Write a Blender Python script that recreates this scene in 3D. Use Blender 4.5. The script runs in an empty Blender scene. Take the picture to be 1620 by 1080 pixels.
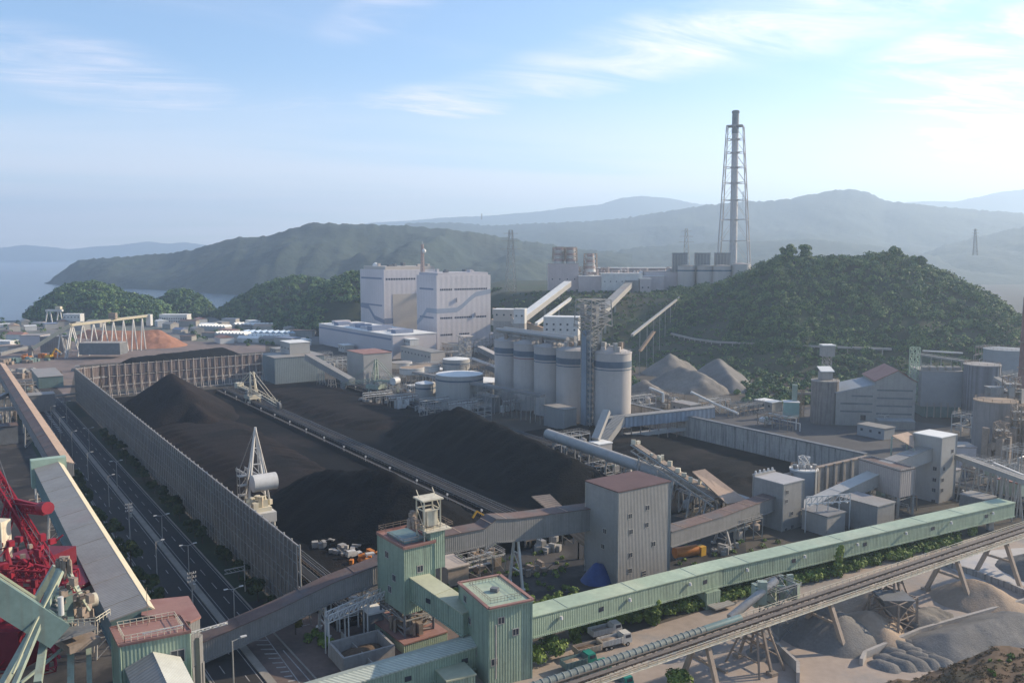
import bpy, math, random
import numpy as np
from mathutils import Vector, noise
random.seed(7)
R = math.radians
sc = bpy.context.scene
COL = sc.collection
# ------------------------------------------------------------------ camera, world, sun, exposure
F, H = 1350.0, 85.0                       # focal length in pixels of the 1620 px wide photograph, eye height
PITCH = math.atan(139.0 / F)
cp, sp = math.cos(PITCH), math.sin(PITCH)
cam = bpy.data.cameras.new('camera')
cam.sensor_width = 36.0
cam.lens = 36.0 * F / 1620.0
cam.clip_start, cam.clip_end = 1.0, 60000.0
camo = bpy.data.objects.new('camera', cam)
camo.location = (0, 0, H)
camo.rotation_euler = (math.pi / 2 - PITCH, 0, 0)
COL.objects.link(camo)
sc.camera = camo
SUN_AZ, SUN_EL = 69.0, 26.0               # clockwise from straight ahead, above the horizon
world = bpy.data.worlds.new("World")
sc.world = world
world.use_nodes = True
sun = bpy.data.lights.new('sun', 'SUN')
sun.energy = 5.0
sun.angle = R(0.6)
sun.color = (1.0, 0.84, 0.63)
suno = bpy.data.objects.new('sun', sun)
suno.location = (300, 200, 400)
suno.rotation_euler = (R(90 - SUN_EL), 0, R(180 - SUN_AZ))
COL.objects.link(suno)
sc.view_settings.view_transform = 'Standard'
sc.view_settings.look = 'None'
sc.view_settings.exposure = 0.62
sc.view_settings.gamma = 1.0
sc.render.engine = 'CYCLES'
cy = sc.cycles
cy.use_denoising = True
cy.max_bounces = 5
cy.diffuse_bounces = 3
cy.glossy_bounces = 2
cy.transmission_bounces = 2
cy.volume_bounces = 1
cy.caustics_reflective = False
cy.caustics_refractive = False


def build_world():
    nt = world.node_tree
    N, L = nt.nodes, nt.links
    N.clear()
    out = N.new('ShaderNodeOutputWorld')
    bg = N.new('ShaderNodeBackground')
    bg.inputs['Strength'].default_value = SKY_STRENGTH
    sky = N.new('ShaderNodeTexSky')
    sky.sky_type = 'NISHITA'
    sky.sun_disc = False
    sky.sun_elevation = R(SUN_EL)
    sky.sun_rotation = R(SUN_AZ)
    sky.altitude = 90
    sky.air_density, sky.dust_density, sky.ozone_density = 1.0, 0.35, 3.6
    geo = N.new('ShaderNodeTexCoord')
    nrm = N.new('ShaderNodeVectorMath'); nrm.operation = 'NORMALIZE'
    L.new(geo.outputs['Generated'], nrm.inputs[0])
    sep = N.new('ShaderNodeSeparateXYZ')
    L.new(nrm.outputs[0], sep.inputs[0])

    def math_(op, a, b=None, clamp=False):
        m = N.new('ShaderNodeMath'); m.operation = op; m.use_clamp = clamp
        for i, q in enumerate((a, b)):
            if q is None: continue
            if hasattr(q, 'type'): L.new(q, m.inputs[i])
            else: m.inputs[i].default_value = q
        return m.outputs[0]

    def maprange(v, a, b, c=0.0, d=1.0):
        m = N.new('ShaderNodeMapRange'); m.interpolation_type = 'SMOOTHSTEP'
        L.new(v, m.inputs[0])
        for i, q in enumerate((a, b, c, d)): m.inputs[i + 1].default_value = q
        return m.outputs[0]
    # a flat sheet of high cirrus: sky direction projected on a horizontal plane
    zz = math_('ADD', math_('MAXIMUM', sep.outputs['Z'], 0.0), 0.06)
    px = math_('DIVIDE', sep.outputs['X'], zz)
    py = math_('DIVIDE', sep.outputs['Y'], zz)
    comb = N.new('ShaderNodeCombineXYZ')
    L.new(px, comb.inputs[0]); L.new(py, comb.inputs[1])

    def streak(rot, scale, sx, sy, det, rough, dist, seed):
        mp = N.new('ShaderNodeMapping'); mp.vector_type = 'TEXTURE'
        mp.inputs['Rotation'].default_value = (0, 0, R(rot))
        mp.inputs['Scale'].default_value = (sx, sy, 1)
        mp.inputs['Location'].default_value = (seed, seed * .7, 0)
        L.new(comb.outputs[0], mp.inputs['Vector'])
        n = N.new('ShaderNodeTexNoise')
        n.inputs['Scale'].default_value = scale
        n.inputs['Detail'].default_value = det
        n.inputs['Roughness'].default_value = rough
        n.inputs['Distortion'].default_value = dist
        L.new(mp.outputs[0], n.inputs['Vector'])
        return n.outputs['Fac']
    fine = streak(24, 1.3, 2.3, 0.75, 10, 0.66, 1.6, 3.1)
    big = streak(12, 0.55, 1.8, 0.9, 5, 0.55, 0.4, 8.7)

    def patch(u, v, hw, hh, tilt=0.0):
        """soft oval in the sky round one direction, as a 0-1 weight"""
        x = (u - 810) / F; y = -(v - 540) / F
        d = Vector((x, cp + y * sp, -sp + y * cp)).normalized()
        e1 = Vector((d.y, -d.x, 0)).normalized(); e2 = e1.cross(d)
        f1 = e1 * math.cos(tilt) + e2 * math.sin(tilt)
        f2 = e2 * math.cos(tilt) - e1 * math.sin(tilt)
        tot = None
        for f, h in ((f1, hw / F), (f2, hh / F)):
            dt = N.new('ShaderNodeVectorMath'); dt.operation = 'DOT_PRODUCT'
            L.new(nrm.outputs[0], dt.inputs[0]); dt.inputs[1].default_value = f / h
            sq = math_('POWER', math_('ABSOLUTE', dt.outputs['Value']), 2.0)
            tot = sq if tot is None else math_('ADD', tot, sq)
        fr = N.new('ShaderNodeVectorMath'); fr.operation = 'DOT_PRODUCT'
        L.new(nrm.outputs[0], fr.inputs[0]); fr.inputs[1].default_value = d
        return math_('MULTIPLY', maprange(tot, 1.0, 0.0), maprange(fr.outputs['Value'], 0.2, 0.5))
    total = None
    for (u, v, hw, hh, tl, k) in CLOUDS:
        p = math_('MULTIPLY', patch(u, v, hw, hh, R(tl)), k)
        total = p if total is None else math_('MAXIMUM', total, p)
    wisps = maprange(fine, 0.34, 0.80)
    cl = math_('MULTIPLY', total, wisps)
    veil = math_('MULTIPLY', maprange(math_('ADD', math_('MULTIPLY', fine, .5), math_('MULTIPLY', big, .5)), 0.46, 0.74), 0.14)
    cl = math_('ADD', cl, veil, True)
    # low cloud bank lying along the horizon
    low = maprange(sep.outputs['Z'], 0.21, 0.04)
    bank = math_('MULTIPLY', low, maprange(big, 0.15, 0.60))
    cl = math_('MAXIMUM', cl, math_('MULTIPLY', bank, 0.62), True)
    # clouds brighten towards the sun
    sd = Vector((math.sin(R(SUN_AZ)) * math.cos(R(SUN_EL)), math.cos(R(SUN_AZ)) * math.cos(R(SUN_EL)), math.sin(R(SUN_EL))))
    dt = N.new('ShaderNodeVectorMath'); dt.operation = 'DOT_PRODUCT'
    L.new(nrm.outputs[0], dt.inputs[0]); dt.inputs[1].default_value = sd
    near = maprange(dt.outputs['Value'], 0.35, 1.0)
    cc = N.new('ShaderNodeMix'); cc.data_type = 'RGBA'
    L.new(near, cc.inputs['Factor'])
    cc.inputs['A'].default_value = CLOUD_FAR
    cc.inputs['B'].default_value = CLOUD_NEAR
    mx = N.new('ShaderNodeMix'); mx.data_type = 'RGBA'
    L.new(cl, mx.inputs['Factor'])
    hs = N.new('ShaderNodeHueSaturation'); hs.inputs['Saturation'].default_value = 1.02; L.new(sky.outputs[0], hs.inputs['Color'])
    L.new(hs.outputs[0], mx.inputs['A'])
    L.new(cc.outputs['Result'], mx.inputs['B'])
    L.new(mx.outputs['Result'], bg.inputs['Color'])
    L.new(bg.outputs[0], out.inputs['Surface'])


SKY_STRENGTH = 0.14
CLOUD_FAR = (7.2, 6.3, 6.2, 1)
CLOUD_NEAR = (8.6, 8.0, 7.4, 1)
CLOUDS = [(130, 112, 260, 62, -9, .7), (470, 185, 160, 34, 4, .5), (690, 165, 230, 44, 10, .75), (600, 20, 120, 40, 20, .35), (1080, 62, 420, 62, 12, .8),
          (1330, 20, 300, 60, 8, .6), (1600, 175, 230, 120, 8, 1.25), (1560, 80, 220, 60, 10, .9), (430, 212, 60, 16, 4, .8)]
build_world()

# ------------------------------------------------------------------ geometry helpers
TH = R(34.3)
AX = Vector((-math.sin(TH), math.cos(TH), 0))      # along the coal yard, away from the eye
BX = Vector((math.cos(TH), math.sin(TH), 0))       # across the coal yard, to the right
UP = Vector((0, 0, 1))


def S(s, t, z=0.0):
    return AX * s + BX * t + UP * z


def ray(u, v):
    x = (u - 810) / F; y = -(v - 540) / F
    return Vector((x, cp + y * sp, -sp + y * cp))


def P(u, v, z=0.0):
    d = ray(u, v)
    return UP * H + d * ((z - H) / d.z)


def PD(u, v, y):
    d = ray(u, v)
    return UP * H + d * (y / d.y)


def PV(u, v, q0, q1):
    """where the sight line meets the upright plane through q0 and q1"""
    n = Vector((q1.y - q0.y, -(q1.x - q0.x), 0))
    d = ray(u, v)
    k = (q0.x * n.x + q0.y * n.y) / (d.x * n.x + d.y * n.y)
    return UP * H + d * k


def azv(az):
    return Vector((math.sin(R(az)), math.cos(R(az)), 0))


def along(p, az, u):
    """walk from p in direction az until the sight column u is met"""
    d = azv(az)
    w = (u - 810) / F
    k = (w * (p.y * cp - (p.z - H) * sp) - p.x) / (d.x - w * d.y * cp)
    return p + d * k


def s_at(u, t, z=0.0):
    p = S(0, t, z)
    return (along(p, -34.3, u) - p).length


class MB:
    def __init__(self):
        self.v, self.f, self.sm = [], [], False

    def face(self, pts):
        i = len(self.v)
        self.v += [Vector(p) for p in pts]
        self.f.append(tuple(range(i, i + len(pts))))
        return self

    def hexa(self, b, t):
        """closed solid between two rings of equal length"""
        n = len(b); i = len(self.v)
        self.v += [Vector(p) for p in b] + [Vector(p) for p in t]
        self.f.append(tuple(range(i + n - 1, i - 1, -1)))
        self.f.append(tuple(range(i + n, i + 2 * n)))
        for k in range(n):
            self.f.append((i + k, i + (k + 1) % n, i + n + (k + 1) % n, i + n + k))
        return self

    def prism(self, ring, z0, z1):
        return self.hexa([Vector((p[0], p[1], z0)) for p in ring], [Vector((p[0], p[1], z1)) for p in ring])

    def box(self, c, sx, sy, z0, z1, az=0.0):
        """az: clockwise turn of the local y axis, in degrees; sx across, sy along it"""
        d = azv(az); e = azv(az + 90)
        c = Vector((c[0], c[1], 0))
        ring = [c - e * sx / 2 - d * sy / 2, c + e * sx / 2 - d * sy / 2, c + e * sx / 2 + d * sy / 2, c - e * sx / 2 + d * sy / 2]
        return self.prism(ring, z0, z1)

    def beam(self, p, q, w, h=None):
        p, q = Vector(p), Vector(q)
        h = h or w
        d = (q - p)
        if d.length < 1e-6: return self
        d.normalize()
        e = d.cross(UP)
        if e.length < 1e-3: e = Vector((1, 0, 0))
        e.normalize()
        g = e.cross(d)
        o = [-e * w / 2 - g * h / 2, e * w / 2 - g * h / 2, e * w / 2 + g * h / 2, -e * w / 2 + g * h / 2]
        return self.hexa([p + k for k in o], [q + k for k in o])

    def tube(self, p, q, r0, r1=None, n=10):
        p, q = Vector(p), Vector(q)
        r1 = r0 if r1 is None else r1
        d = (q - p).normalized()
        e = d.cross(UP)
        if e.length < 1e-3: e = Vector((1, 0, 0))
        e.normalize(); g = e.cross(d)
        a = [math.tau * k / n for k in range(n)]
        return self.hexa([p + (e * math.cos(x) + g * math.sin(x)) * r0 for x in a], [q + (e * math.cos(x) + g * math.sin(x)) * r1 for x in a])

    def lathe(self, c, prof, n=24):
        c = Vector(c); i0 = len(self.v)
        for r, z in prof:
            for k in range(n):
                x = math.tau * k / n
                self.v.append(c + Vector((r * math.cos(x), r * math.sin(x), z)))
        for j in range(len(prof) - 1):
            for k in range(n):
                a = i0 + j * n + k; b = i0 + j * n + (k + 1) % n
                self.f.append((a, b, b + n, a + n))
        self.f.append(tuple(i0 + k for k in range(n - 1, -1, -1)))
        e = i0 + (len(prof) - 1) * n
        self.f.append(tuple(e + k for k in range(n)))
        return self

    def sweep(self, path, sect, side):
        """sect: closed ring of (offset to the side, height); side: horizontal unit vector or one per point"""
        n = len(sect); i0 = len(self.v)
        for k, p in enumerate(path):
            sd = side[k] if isinstance(side, list) else side
            for o, z in sect: self.v.append(Vector(p) + sd * o + UP * z)
        for k in range(len(path) - 1):
            for j in range(n):
                a = i0 + k * n + j; b = i0 + k * n + (j + 1) % n
                self.f.append((a, b, b + n, a + n))
        self.f.append(tuple(i0 + j for j in range(n - 1, -1, -1)))
        e = i0 + (len(path) - 1) * n
        self.f.append(tuple(e + j for j in range(n)))
        return self

    def grid(self, pts):
        """pts: rows of points"""
        i0 = len(self.v); m = len(pts[0])
        for r in pts: self.v += [Vector(p) for p in r]
        for i in range(len(pts) - 1):
            for j in range(m - 1):
                a = i0 + i * m + j
                self.f.append((a, a + 1, a + m + 1, a + m))
        return self

    def build(self, name, mat, parent=None, label=None, cat=None, group=None, kind=None, smooth=None, at=None):
        if name in ('machinery', 'landing') and parent is not None:      # loose machine casings: each one a part of its own
            o = None; i = 0
            while i < len(self.f):
                vs = set(self.f[i]); j = i + 1
                while j < len(self.f) and vs & set(self.f[j]): vs |= set(self.f[j]); j += 1
                while j < len(self.f) and min(self.f[j]) <= max(vs): vs |= set(self.f[j]); j += 1
                lo = min(vs); q = MB(); q.v = self.v[lo:max(vs) + 1]; q.f = [tuple(k - lo for k in ff) for ff in self.f[i:j]]
                o = q.build('machine_casing' if name == 'machinery' else 'landing_plate', mat, parent, smooth=smooth); i = j
            return o
        me = bpy.data.meshes.new(name)
        if parent is not None: o0 = wloc(parent)
        elif at is not None: o0 = Vector(at)
        elif kind in ('structure', 'stuff'): o0 = Vector((0, 0, 0))
        else:
            n = max(1, len(self.v))
            o0 = Vector((sum(p.x for p in self.v) / n, sum(p.y for p in self.v) / n, min(p.z for p in self.v)))
        me.from_pydata([tuple(p - o0) for p in self.v], [], self.f)
        me.materials.append(mat)
        if smooth:
            me.polygons.foreach_set('use_smooth', [True] * len(me.polygons))
            me.set_sharp_from_angle(angle=R(smooth if smooth is not True else 40))
        me.update()
        o = bpy.data.objects.new(name, me)
        COL.objects.link(o)
        if parent is not None:
            o.parent = parent
            o['_w'] = list(o0)
        else:
            o.location = o0
            o['_w'] = list(o0)
        tag(o, label, cat, group, kind)
        return o


def wloc(o):
    return Vector(o['_w'])


def tag(o, label=None, cat=None, group=None, kind=None):
    if label: o['label'] = label
    if cat: o['category'] = cat
    if group: o['group'] = group
    if kind: o['kind'] = kind
    return o


def thing(name, label, cat, loc, group=None):
    o = bpy.data.objects.new(name, None)
    o.empty_display_size = 1
    o.location = loc
    o['_w'] = list(Vector(loc))
    COL.objects.link(o)
    return tag(o, label, cat, group)


def dup(o, loc, label=None, rz=0.0, scale=None, group=None):
    """a thing with copies of its parts and sub-parts, set down at loc"""
    def cp_(x, par):
        c = x.copy(); COL.objects.link(c)
        if par is not None: c.parent = par
        for ch in x.children: cp_(ch, c)
        return c
    c = cp_(o, None)
    c.location = loc
    c.rotation_euler = (0, 0, -R(rz))
    if scale: c.scale = (scale, scale, scale) if not hasattr(scale, '__len__') else scale
    if label: c['label'] = label
    if group: c['group'] = group
    return c


def rn(a, b):
    return random.uniform(a, b)


# ------------------------------------------------------------------ materials
MATS = {}


def mat(name, col, rough=0.7, var=0.18, vs=0.25, fine=2.0, corr=0.0, cb=0.35, streak=0.0, scol=(0.16, 0.08, 0.05), metal=0.0, patch=None, pth=(0.5, 0.62), pscale=0.12, bump=0.0, bscale=3.0, spec=0.3, hdir=None):
    """weathered surface: two noises on the colour, optional ribs (corr = rib spacing), run-down streaks and patches of a second colour"""
    m = bpy.data.materials.new(name); m.use_nodes = True
    nt = m.node_tree; N, L = nt.nodes, nt.links
    b = N['Principled BSDF']
    b.inputs['Roughness'].default_value = rough
    b.inputs['Metallic'].default_value = metal
    b.inputs['Specular IOR Level'].default_value = spec
    g = N.new('ShaderNodeNewGeometry'); pos = g.outputs['Position']

    def noise_(scale, det=4, vec=None, rg=.55):
        n = N.new('ShaderNodeTexNoise'); n.inputs['Scale'].default_value = scale; n.inputs['Detail'].default_value = det
        n.inputs['Roughness'].default_value = rg
        L.new(vec or pos, n.inputs['Vector']); return n.outputs['Fac']

    def mr(v, a, b_, c, d):
        r = N.new('ShaderNodeMapRange'); L.new(v, r.inputs[0])
        for i, q in enumerate((a, b_, c, d)): r.inputs[i + 1].default_value = q
        return r.outputs[0]

    def mth(op, a, c):
        x = N.new('ShaderNodeMath'); x.operation = op
        for i, q in enumerate((a, c)):
            if hasattr(q, 'type'): L.new(q, x.inputs[i])
            else: x.inputs[i].default_value = q
        return x.outputs[0]

    def mixc(f, a, c):
        x = N.new('ShaderNodeMix'); x.data_type = 'RGBA'
        for key, q in (('Factor', f), ('A', a), ('B', c)):
            if hasattr(q, 'type'): L.new(q, x.inputs[key])
            elif key == 'Factor': x.inputs[key].default_value = q
            else: x.inputs[key].default_value = (*q, 1) if len(q) == 3 else q
        return x.outputs['Result']
    color = mixc(0.0, col, col)
    if patch:
        color = mixc(mr(noise_(pscale, 6, rg=.6), pth[0], pth[1], 0, 1), color, patch)
    if streak:
        mp = N.new('ShaderNodeMapping'); mp.inputs['Scale'].default_value = (1.1, 1.1, 0.07)
        L.new(pos, mp.inputs['Vector'])
        color = mixc(mth('MULTIPLY', mr(noise_(1.0, 5, mp.outputs[0]), 0.48, 0.72, 0, 1), streak), color, scol)
    k = mth('MULTIPLY', mr(noise_(vs, 5), 0.25, 0.75, 1 - var, 1 + var), mr(noise_(fine, 4), 0.25, 0.75, 1 - var * .7, 1 + var * .7))
    bumpin = None
    if corr:
        dt = N.new('ShaderNodeVectorMath'); dt.operation = 'DOT_PRODUCT'
        L.new(pos, dt.inputs[0]); dt.inputs[1].default_value = (AX + BX) if hdir is None else hdir
        w = mth('SINE', mth('MULTIPLY', dt.outputs['Value'], math.tau / corr), 0)
        bumpin = w
        k = mth('MULTIPLY', k, mr(w, -1, 1, 1 - cb * .5, 1 + cb * .25))
    vm = N.new('ShaderNodeVectorMath'); vm.operation = 'SCALE'
    L.new(color, vm.inputs[0]); L.new(k, vm.inputs['Scale'])
    L.new(vm.outputs[0], b.inputs['Base Color'])
    if corr or bump:
        bp = N.new('ShaderNodeBump')
        if corr:
            bp.inputs['Distance'].default_value = 0.05; bp.inputs['Strength'].default_value = 0.6
            L.new(bumpin, bp.inputs['Height'])
        else:
            bp.inputs['Distance'].default_value = bump; bp.inputs['Strength'].default_value = 0.8
            L.new(noise_(bscale, 6, rg=.65), bp.inputs['Height'])
        L.new(bp.outputs[0], b.inputs['Normal'])
    MATS[name] = m
    return m


m_green = mat('green_cladding', (0.275, 0.35, 0.262), 0.55, .13, .12, 1.2, corr=0.52, cb=.34, streak=.5, scol=(.12, .14, .12))
m_green_roof = mat('green_roof', (0.325, 0.395, 0.285), 0.5, .14, .1, .8, patch=(.38, .43, .31), pscale=.06)
m_pale_lit_roof = mat('pale_and_lit_green_roof', (0.40, 0.41, 0.29), 0.55, .12, .15, 1.0, streak=.2, scol=(.35, .33, .25))  # paler than the green roof: sun on the tilted roof put into colour
m_teal = mat('teal_paint', (0.135, 0.20, 0.19), 0.45, .16, .15, 1.0, streak=.3, scol=(.12, .10, .08))
m_rust_roof = mat('rusted_roof', (0.145, 0.098, 0.082), 0.75, .25, .15, 1.5, patch=(.12, .105, .10), pscale=.12)
m_pink_roof = mat('faded_red_roof', (0.30, 0.165, 0.135), 0.7, .15, .2, 1.6, patch=(.24, .12, .10), pscale=.2)
m_dark_roof = mat('dark_brown_roof', (0.11, 0.065, 0.062), 0.75, .15, .15, 1.0)
m_tan_roof = mat('tan_roof', (0.42, 0.30, 0.215), 0.7, .14, .2, 1.5, corr=.7, cb=.35)
m_grey_clad = mat('grey_cladding', (0.275, 0.265, 0.25), 0.6, .1, .1, 1.0, corr=0.5, cb=.14, streak=.3, scol=(.19, .18, .18))
m_grey_dark = mat('dark_grey_cladding', (0.225, 0.217, 0.207), 0.6, .12, .1, 1.0, corr=0.5, cb=.14, streak=.35, scol=(.12, .11, .11))
m_pale_clad = mat('pale_grey_cladding', (0.36, 0.345, 0.32), 0.55, .08, .1, 1.0, corr=.6, cb=.08, streak=.15, scol=(.35, .34, .33))
m_roof_grey = mat('weathered_grey_roof', (0.28, 0.265, 0.24), 0.55, .12, .15, .9, corr=0.8, cb=.3, streak=.0, patch=(.31, .25, .225), pscale=.05, pth=(.52, .72), hdir=tuple(AX))
m_cream_lit_edge = mat('cream_and_lit_sheet', (0.55, 0.48, 0.34), 0.6, .08, .2, 1.0)  # cream sheet, also painted on the left gallery's sunlit roof plane
m_white_lit_roof = mat('white_lit_roof', (0.70, 0.69, 0.65), 0.6, .07, .2, 1.0)  # white kept lighter than the walls: brightness of sunlit tops in the colour
m_white = mat('white_paint', (0.54, 0.53, 0.505), 0.5, .1, .2, 1.2, streak=.25, scol=(.40, .33, .26))
m_steel = mat('galvanised_steel', (0.34, 0.325, 0.30), 0.5, .16, .3, 2.0, metal=.1, streak=.25, scol=(.25, .17, .11))
m_steel_dark = mat('dark_steel', (0.15, 0.155, 0.16), 0.6, .2, .3, 2.0)
m_steel_rust = mat('rusty_steel', (0.26, 0.205, 0.16), 0.75, .25, .4, 2.0)
m_plant = mat('lilac_cladding', (0.56, 0.52, 0.52), 0.6, .07, .03, .5, corr=5.0, cb=.07, streak=.06)
m_plant_low = mat('lilac_grey_cladding', (0.48, 0.445, 0.45), 0.6, .05, .02, .3)
m_plant_blue = mat('blue_stripe', (0.185, 0.215, 0.29), 0.6, .05, .05, .3)
m_plant_cream = mat('cream_cladding', (0.46, 0.405, 0.35), 0.6, .05, .05, .3)
m_glass = mat('dark_glass', (0.035, 0.04, 0.055), 0.25, .2, .5, 1.0, spec=.5)
m_silo = mat('silo_concrete', (0.43, 0.395, 0.365), 0.7, .06, .05, .5, streak=.25, scol=(.29, .26, .24))
m_silo_band = mat('silo_blue_band', (0.10, 0.13, 0.165), 0.6, .06, .1, .5)
m_silo_red = mat('silo_red_line', (0.25, 0.13, 0.13), 0.6, .06, .1, .5)
m_conc = mat('concrete', (0.33, 0.305, 0.28), 0.85, .14, .15, 1.5, streak=.4, scol=(.2, .18, .165))
m_conc_dark = mat('stained_concrete', (0.36, 0.33, 0.295), 0.85, .16, .15, 1.2, streak=.85, scol=(.05, .05, .052))
m_coal = mat('coal', (0.0045, 0.0045, 0.005), 0.9, .35, .05, .6, patch=(.012, .0100, .0092), pth=(.60, .78), pscale=.06, bump=.9, bscale=1.4, spec=.1)
m_coal_brown = mat('brown_coal', (0.020, 0.0155, 0.0145), 0.95, .3, .05, .5, patch=(.0095, .0085, .0085), pscale=.04, bump=.8, bscale=1.4, spec=.1)
m_coal_mid = mat('dusty_coal', (0.0078, 0.0074, 0.0076), 0.95, .3, .05, .5, patch=(.021, .0165, .015), pscale=.035, bump=.4, bscale=1.4, spec=.1)
m_chips = mat('wood_chips', (0.34, 0.17, 0.11), 0.95, .2, .05, .4, bump=.4, bscale=1.2, spec=.1)
m_gravel = mat('grey_gravel', (0.20, 0.182, 0.16), 0.9, .18, .1, 1.6, bump=.25, bscale=2.5, spec=.1)
m_gravel_blue = mat('blue_grey_gravel', (0.18, 0.17, 0.157), 0.9, .16, .1, 1.6, bump=.25, bscale=2.5, spec=.1)
m_sand = mat('tan_sand', (0.33, 0.255, 0.19), 0.95, .14, .1, 1.2, bump=.25, bscale=2.2, spec=.1)
m_limestone = mat('pale_crushed_rock', (0.21, 0.188, 0.162), 0.9, .2, .06, .6, patch=(.15, .14, .125), pscale=.04, bump=.3, bscale=1.4, spec=.1)
m_asphalt = mat('asphalt', (0.034, 0.031, 0.030), 0.9, .18, .06, 1.2, patch=(.046, .041, .037), pscale=.05)
m_paint = mat('road_paint', (0.27, 0.26, 0.25), 0.7, .35, .3, 2.5)
m_kerb = mat('kerb_stone', (0.24, 0.22, 0.19), 0.85, .16, .2, 1.5)
m_red = mat('red_paint', (0.25, 0.013, 0.027), 0.55, .22, .15, 1.0, streak=.3, scol=(.2, .012, .03))
m_red_dark = mat('dark_red_paint', (0.15, 0.011, 0.022), 0.5, .2, .15, 1.0)
m_teal_machine = mat('pale_green_paint', (0.29, 0.345, 0.28), 0.5, .16, .2, 1.2, streak=.4, scol=(.22, .13, .08))
m_cream_machine = mat('cream_paint', (0.60, 0.55, 0.42), 0.55, .14, .2, 1.2, streak=.4, scol=(.3, .17, .1))
m_yellow = mat('yellow_paint', (0.62, 0.34, 0.03), 0.5, .15, .3, 1.5)
m_orange = mat('orange_paint', (0.50, 0.17, 0.03), 0.55, .18, .3, 1.5)
m_blue = mat('blue_tarp', (0.012, 0.045, 0.17), 0.5, .2, .4, 1.5)
m_truck_white = mat('dusty_white_paint', (0.52, 0.50, 0.46), 0.55, .14, .5, 2.5, streak=.3, scol=(.3, .25, .2))
m_truck_green = mat('truck_green_paint', (0.02, 0.20, 0.155), 0.45, .12, .5, 2.5)
m_rubber = mat('rubber', (0.02, 0.02, 0.021), 0.9, .2, .5, 2.0)
m_stripe_red = mat('signal_red', (0.43, 0.33, 0.30), 0.6, .08, .2, 1.0)
m_bark = mat('bark', (0.075, 0.055, 0.042), 0.9, .25, .4, 2.0)
m_soil = mat('bare_soil', (0.135, 0.090, 0.058), 0.95, .3, .15, 1.2, patch=(.075, .058, .034), pscale=.15)
m_dark_ground = mat('oily_ground', (0.026, 0.0245, 0.0245), 0.9, .25, .05, .7, patch=(.07, .062, .055), pscale=.06)
m_ground = mat('ground', (0.082, 0.069, 0.054), 0.95, .25, .012, .12, patch=(.052, .047, .040), pscale=.012, pth=(.42, .58))
m_gravel_yard = mat('pale_gravel_ground', (0.335, 0.27, 0.22), 0.95, .16, .04, .5, patch=(.26, .235, .215), pscale=.05)
m_white_ground = mat('chalky_ground', (0.46, 0.43, 0.40), 0.9, .1, .05, .5, patch=(.36, .36, .38), pscale=.06)
m_town = mat('town_ground', (0.16, 0.155, 0.145), 0.95, .25, .01, .06, patch=(.10, .12, .085), pscale=.012, pth=(.48, .6))
# ------------------------------------------------------------------ setting: sea, ground, hills, air
def leafmat(name, c0, c1, c2, ns=0.12, trans=0.25):
    m = bpy.data.materials.new(name); m.use_nodes = True
    nt = m.node_tree; N, L = nt.nodes, nt.links
    b = N['Principled BSDF']; b.inputs['Roughness'].default_value = .65
    b.inputs['Specular IOR Level'].default_value = .2
    g = N.new('ShaderNodeNewGeometry')
    n = N.new('ShaderNodeTexNoise'); n.inputs['Scale'].default_value = ns; n.inputs['Detail'].default_value = 3
    L.new(g.outputs['Position'], n.inputs['Vector'])
    a = N.new('ShaderNodeMath'); a.operation = 'MULTIPLY_ADD'
    L.new(g.outputs['Random Per Island'], a.inputs[0]); a.inputs[1].default_value = .45
    s = N.new('ShaderNodeMath'); s.operation = 'MULTIPLY_ADD'; L.new(n.outputs['Fac'], s.inputs[0]); s.inputs[1].default_value = 2.3; s.inputs[2].default_value = -.88
    L.new(s.outputs[0], a.inputs[2])
    r = N.new('ShaderNodeValToRGB')
    e = r.color_ramp.elements; e[0].position = .1; e[0].color = (*c0, 1); e[1].position = .9; e[1].color = (*c2, 1)
    x = e.new(.5); x.color = (*c1, 1)
    L.new(a.outputs[0], r.inputs[0]); L.new(r.outputs[0], b.inputs['Base Color'])
    MATS[name] = m
    return m


m_leaf = leafmat('forest_leaves', (.022, .054, .021), (.062, .125, .040), (.165, .23, .068))
m_leaf_vine = leafmat('vine_leaves', (.050, .085, .020), (.125, .185, .040), (.23, .29, .07), ns=.3)
m_leaf_dark = leafmat('roadside_leaves', (.016, .028, .010), (.032, .052, .016), (.075, .085, .025), ns=.3)
m_leaf_autumn = leafmat('yellowing_leaves', (.07, .065, .012), (.13, .11, .02), (.2, .15, .03), ns=.4)
m_scrub = leafmat('dry_scrub', (.10, .072, .04), (.17, .12, .066), (.25, .18, .10), ns=.35)
m_forest_floor = mat('forest_floor', (.035, .045, .022), .95, .3, .02, .2, patch=(.06, .05, .03), pscale=.02)
m_slope = mat('scrubby_slope', (.028, .044, .020), .95, .3, .03, .3, patch=(.050, .052, .028), pscale=.018, pth=(.45, .6))
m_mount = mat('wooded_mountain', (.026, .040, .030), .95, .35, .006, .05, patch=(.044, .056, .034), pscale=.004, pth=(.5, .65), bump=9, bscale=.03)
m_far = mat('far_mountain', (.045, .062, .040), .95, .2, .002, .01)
m_meadow = mat('meadow', (.17, .19, .06), .95, .2, .02, .1, patch=(.25, .2, .12), pscale=.02)


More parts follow.
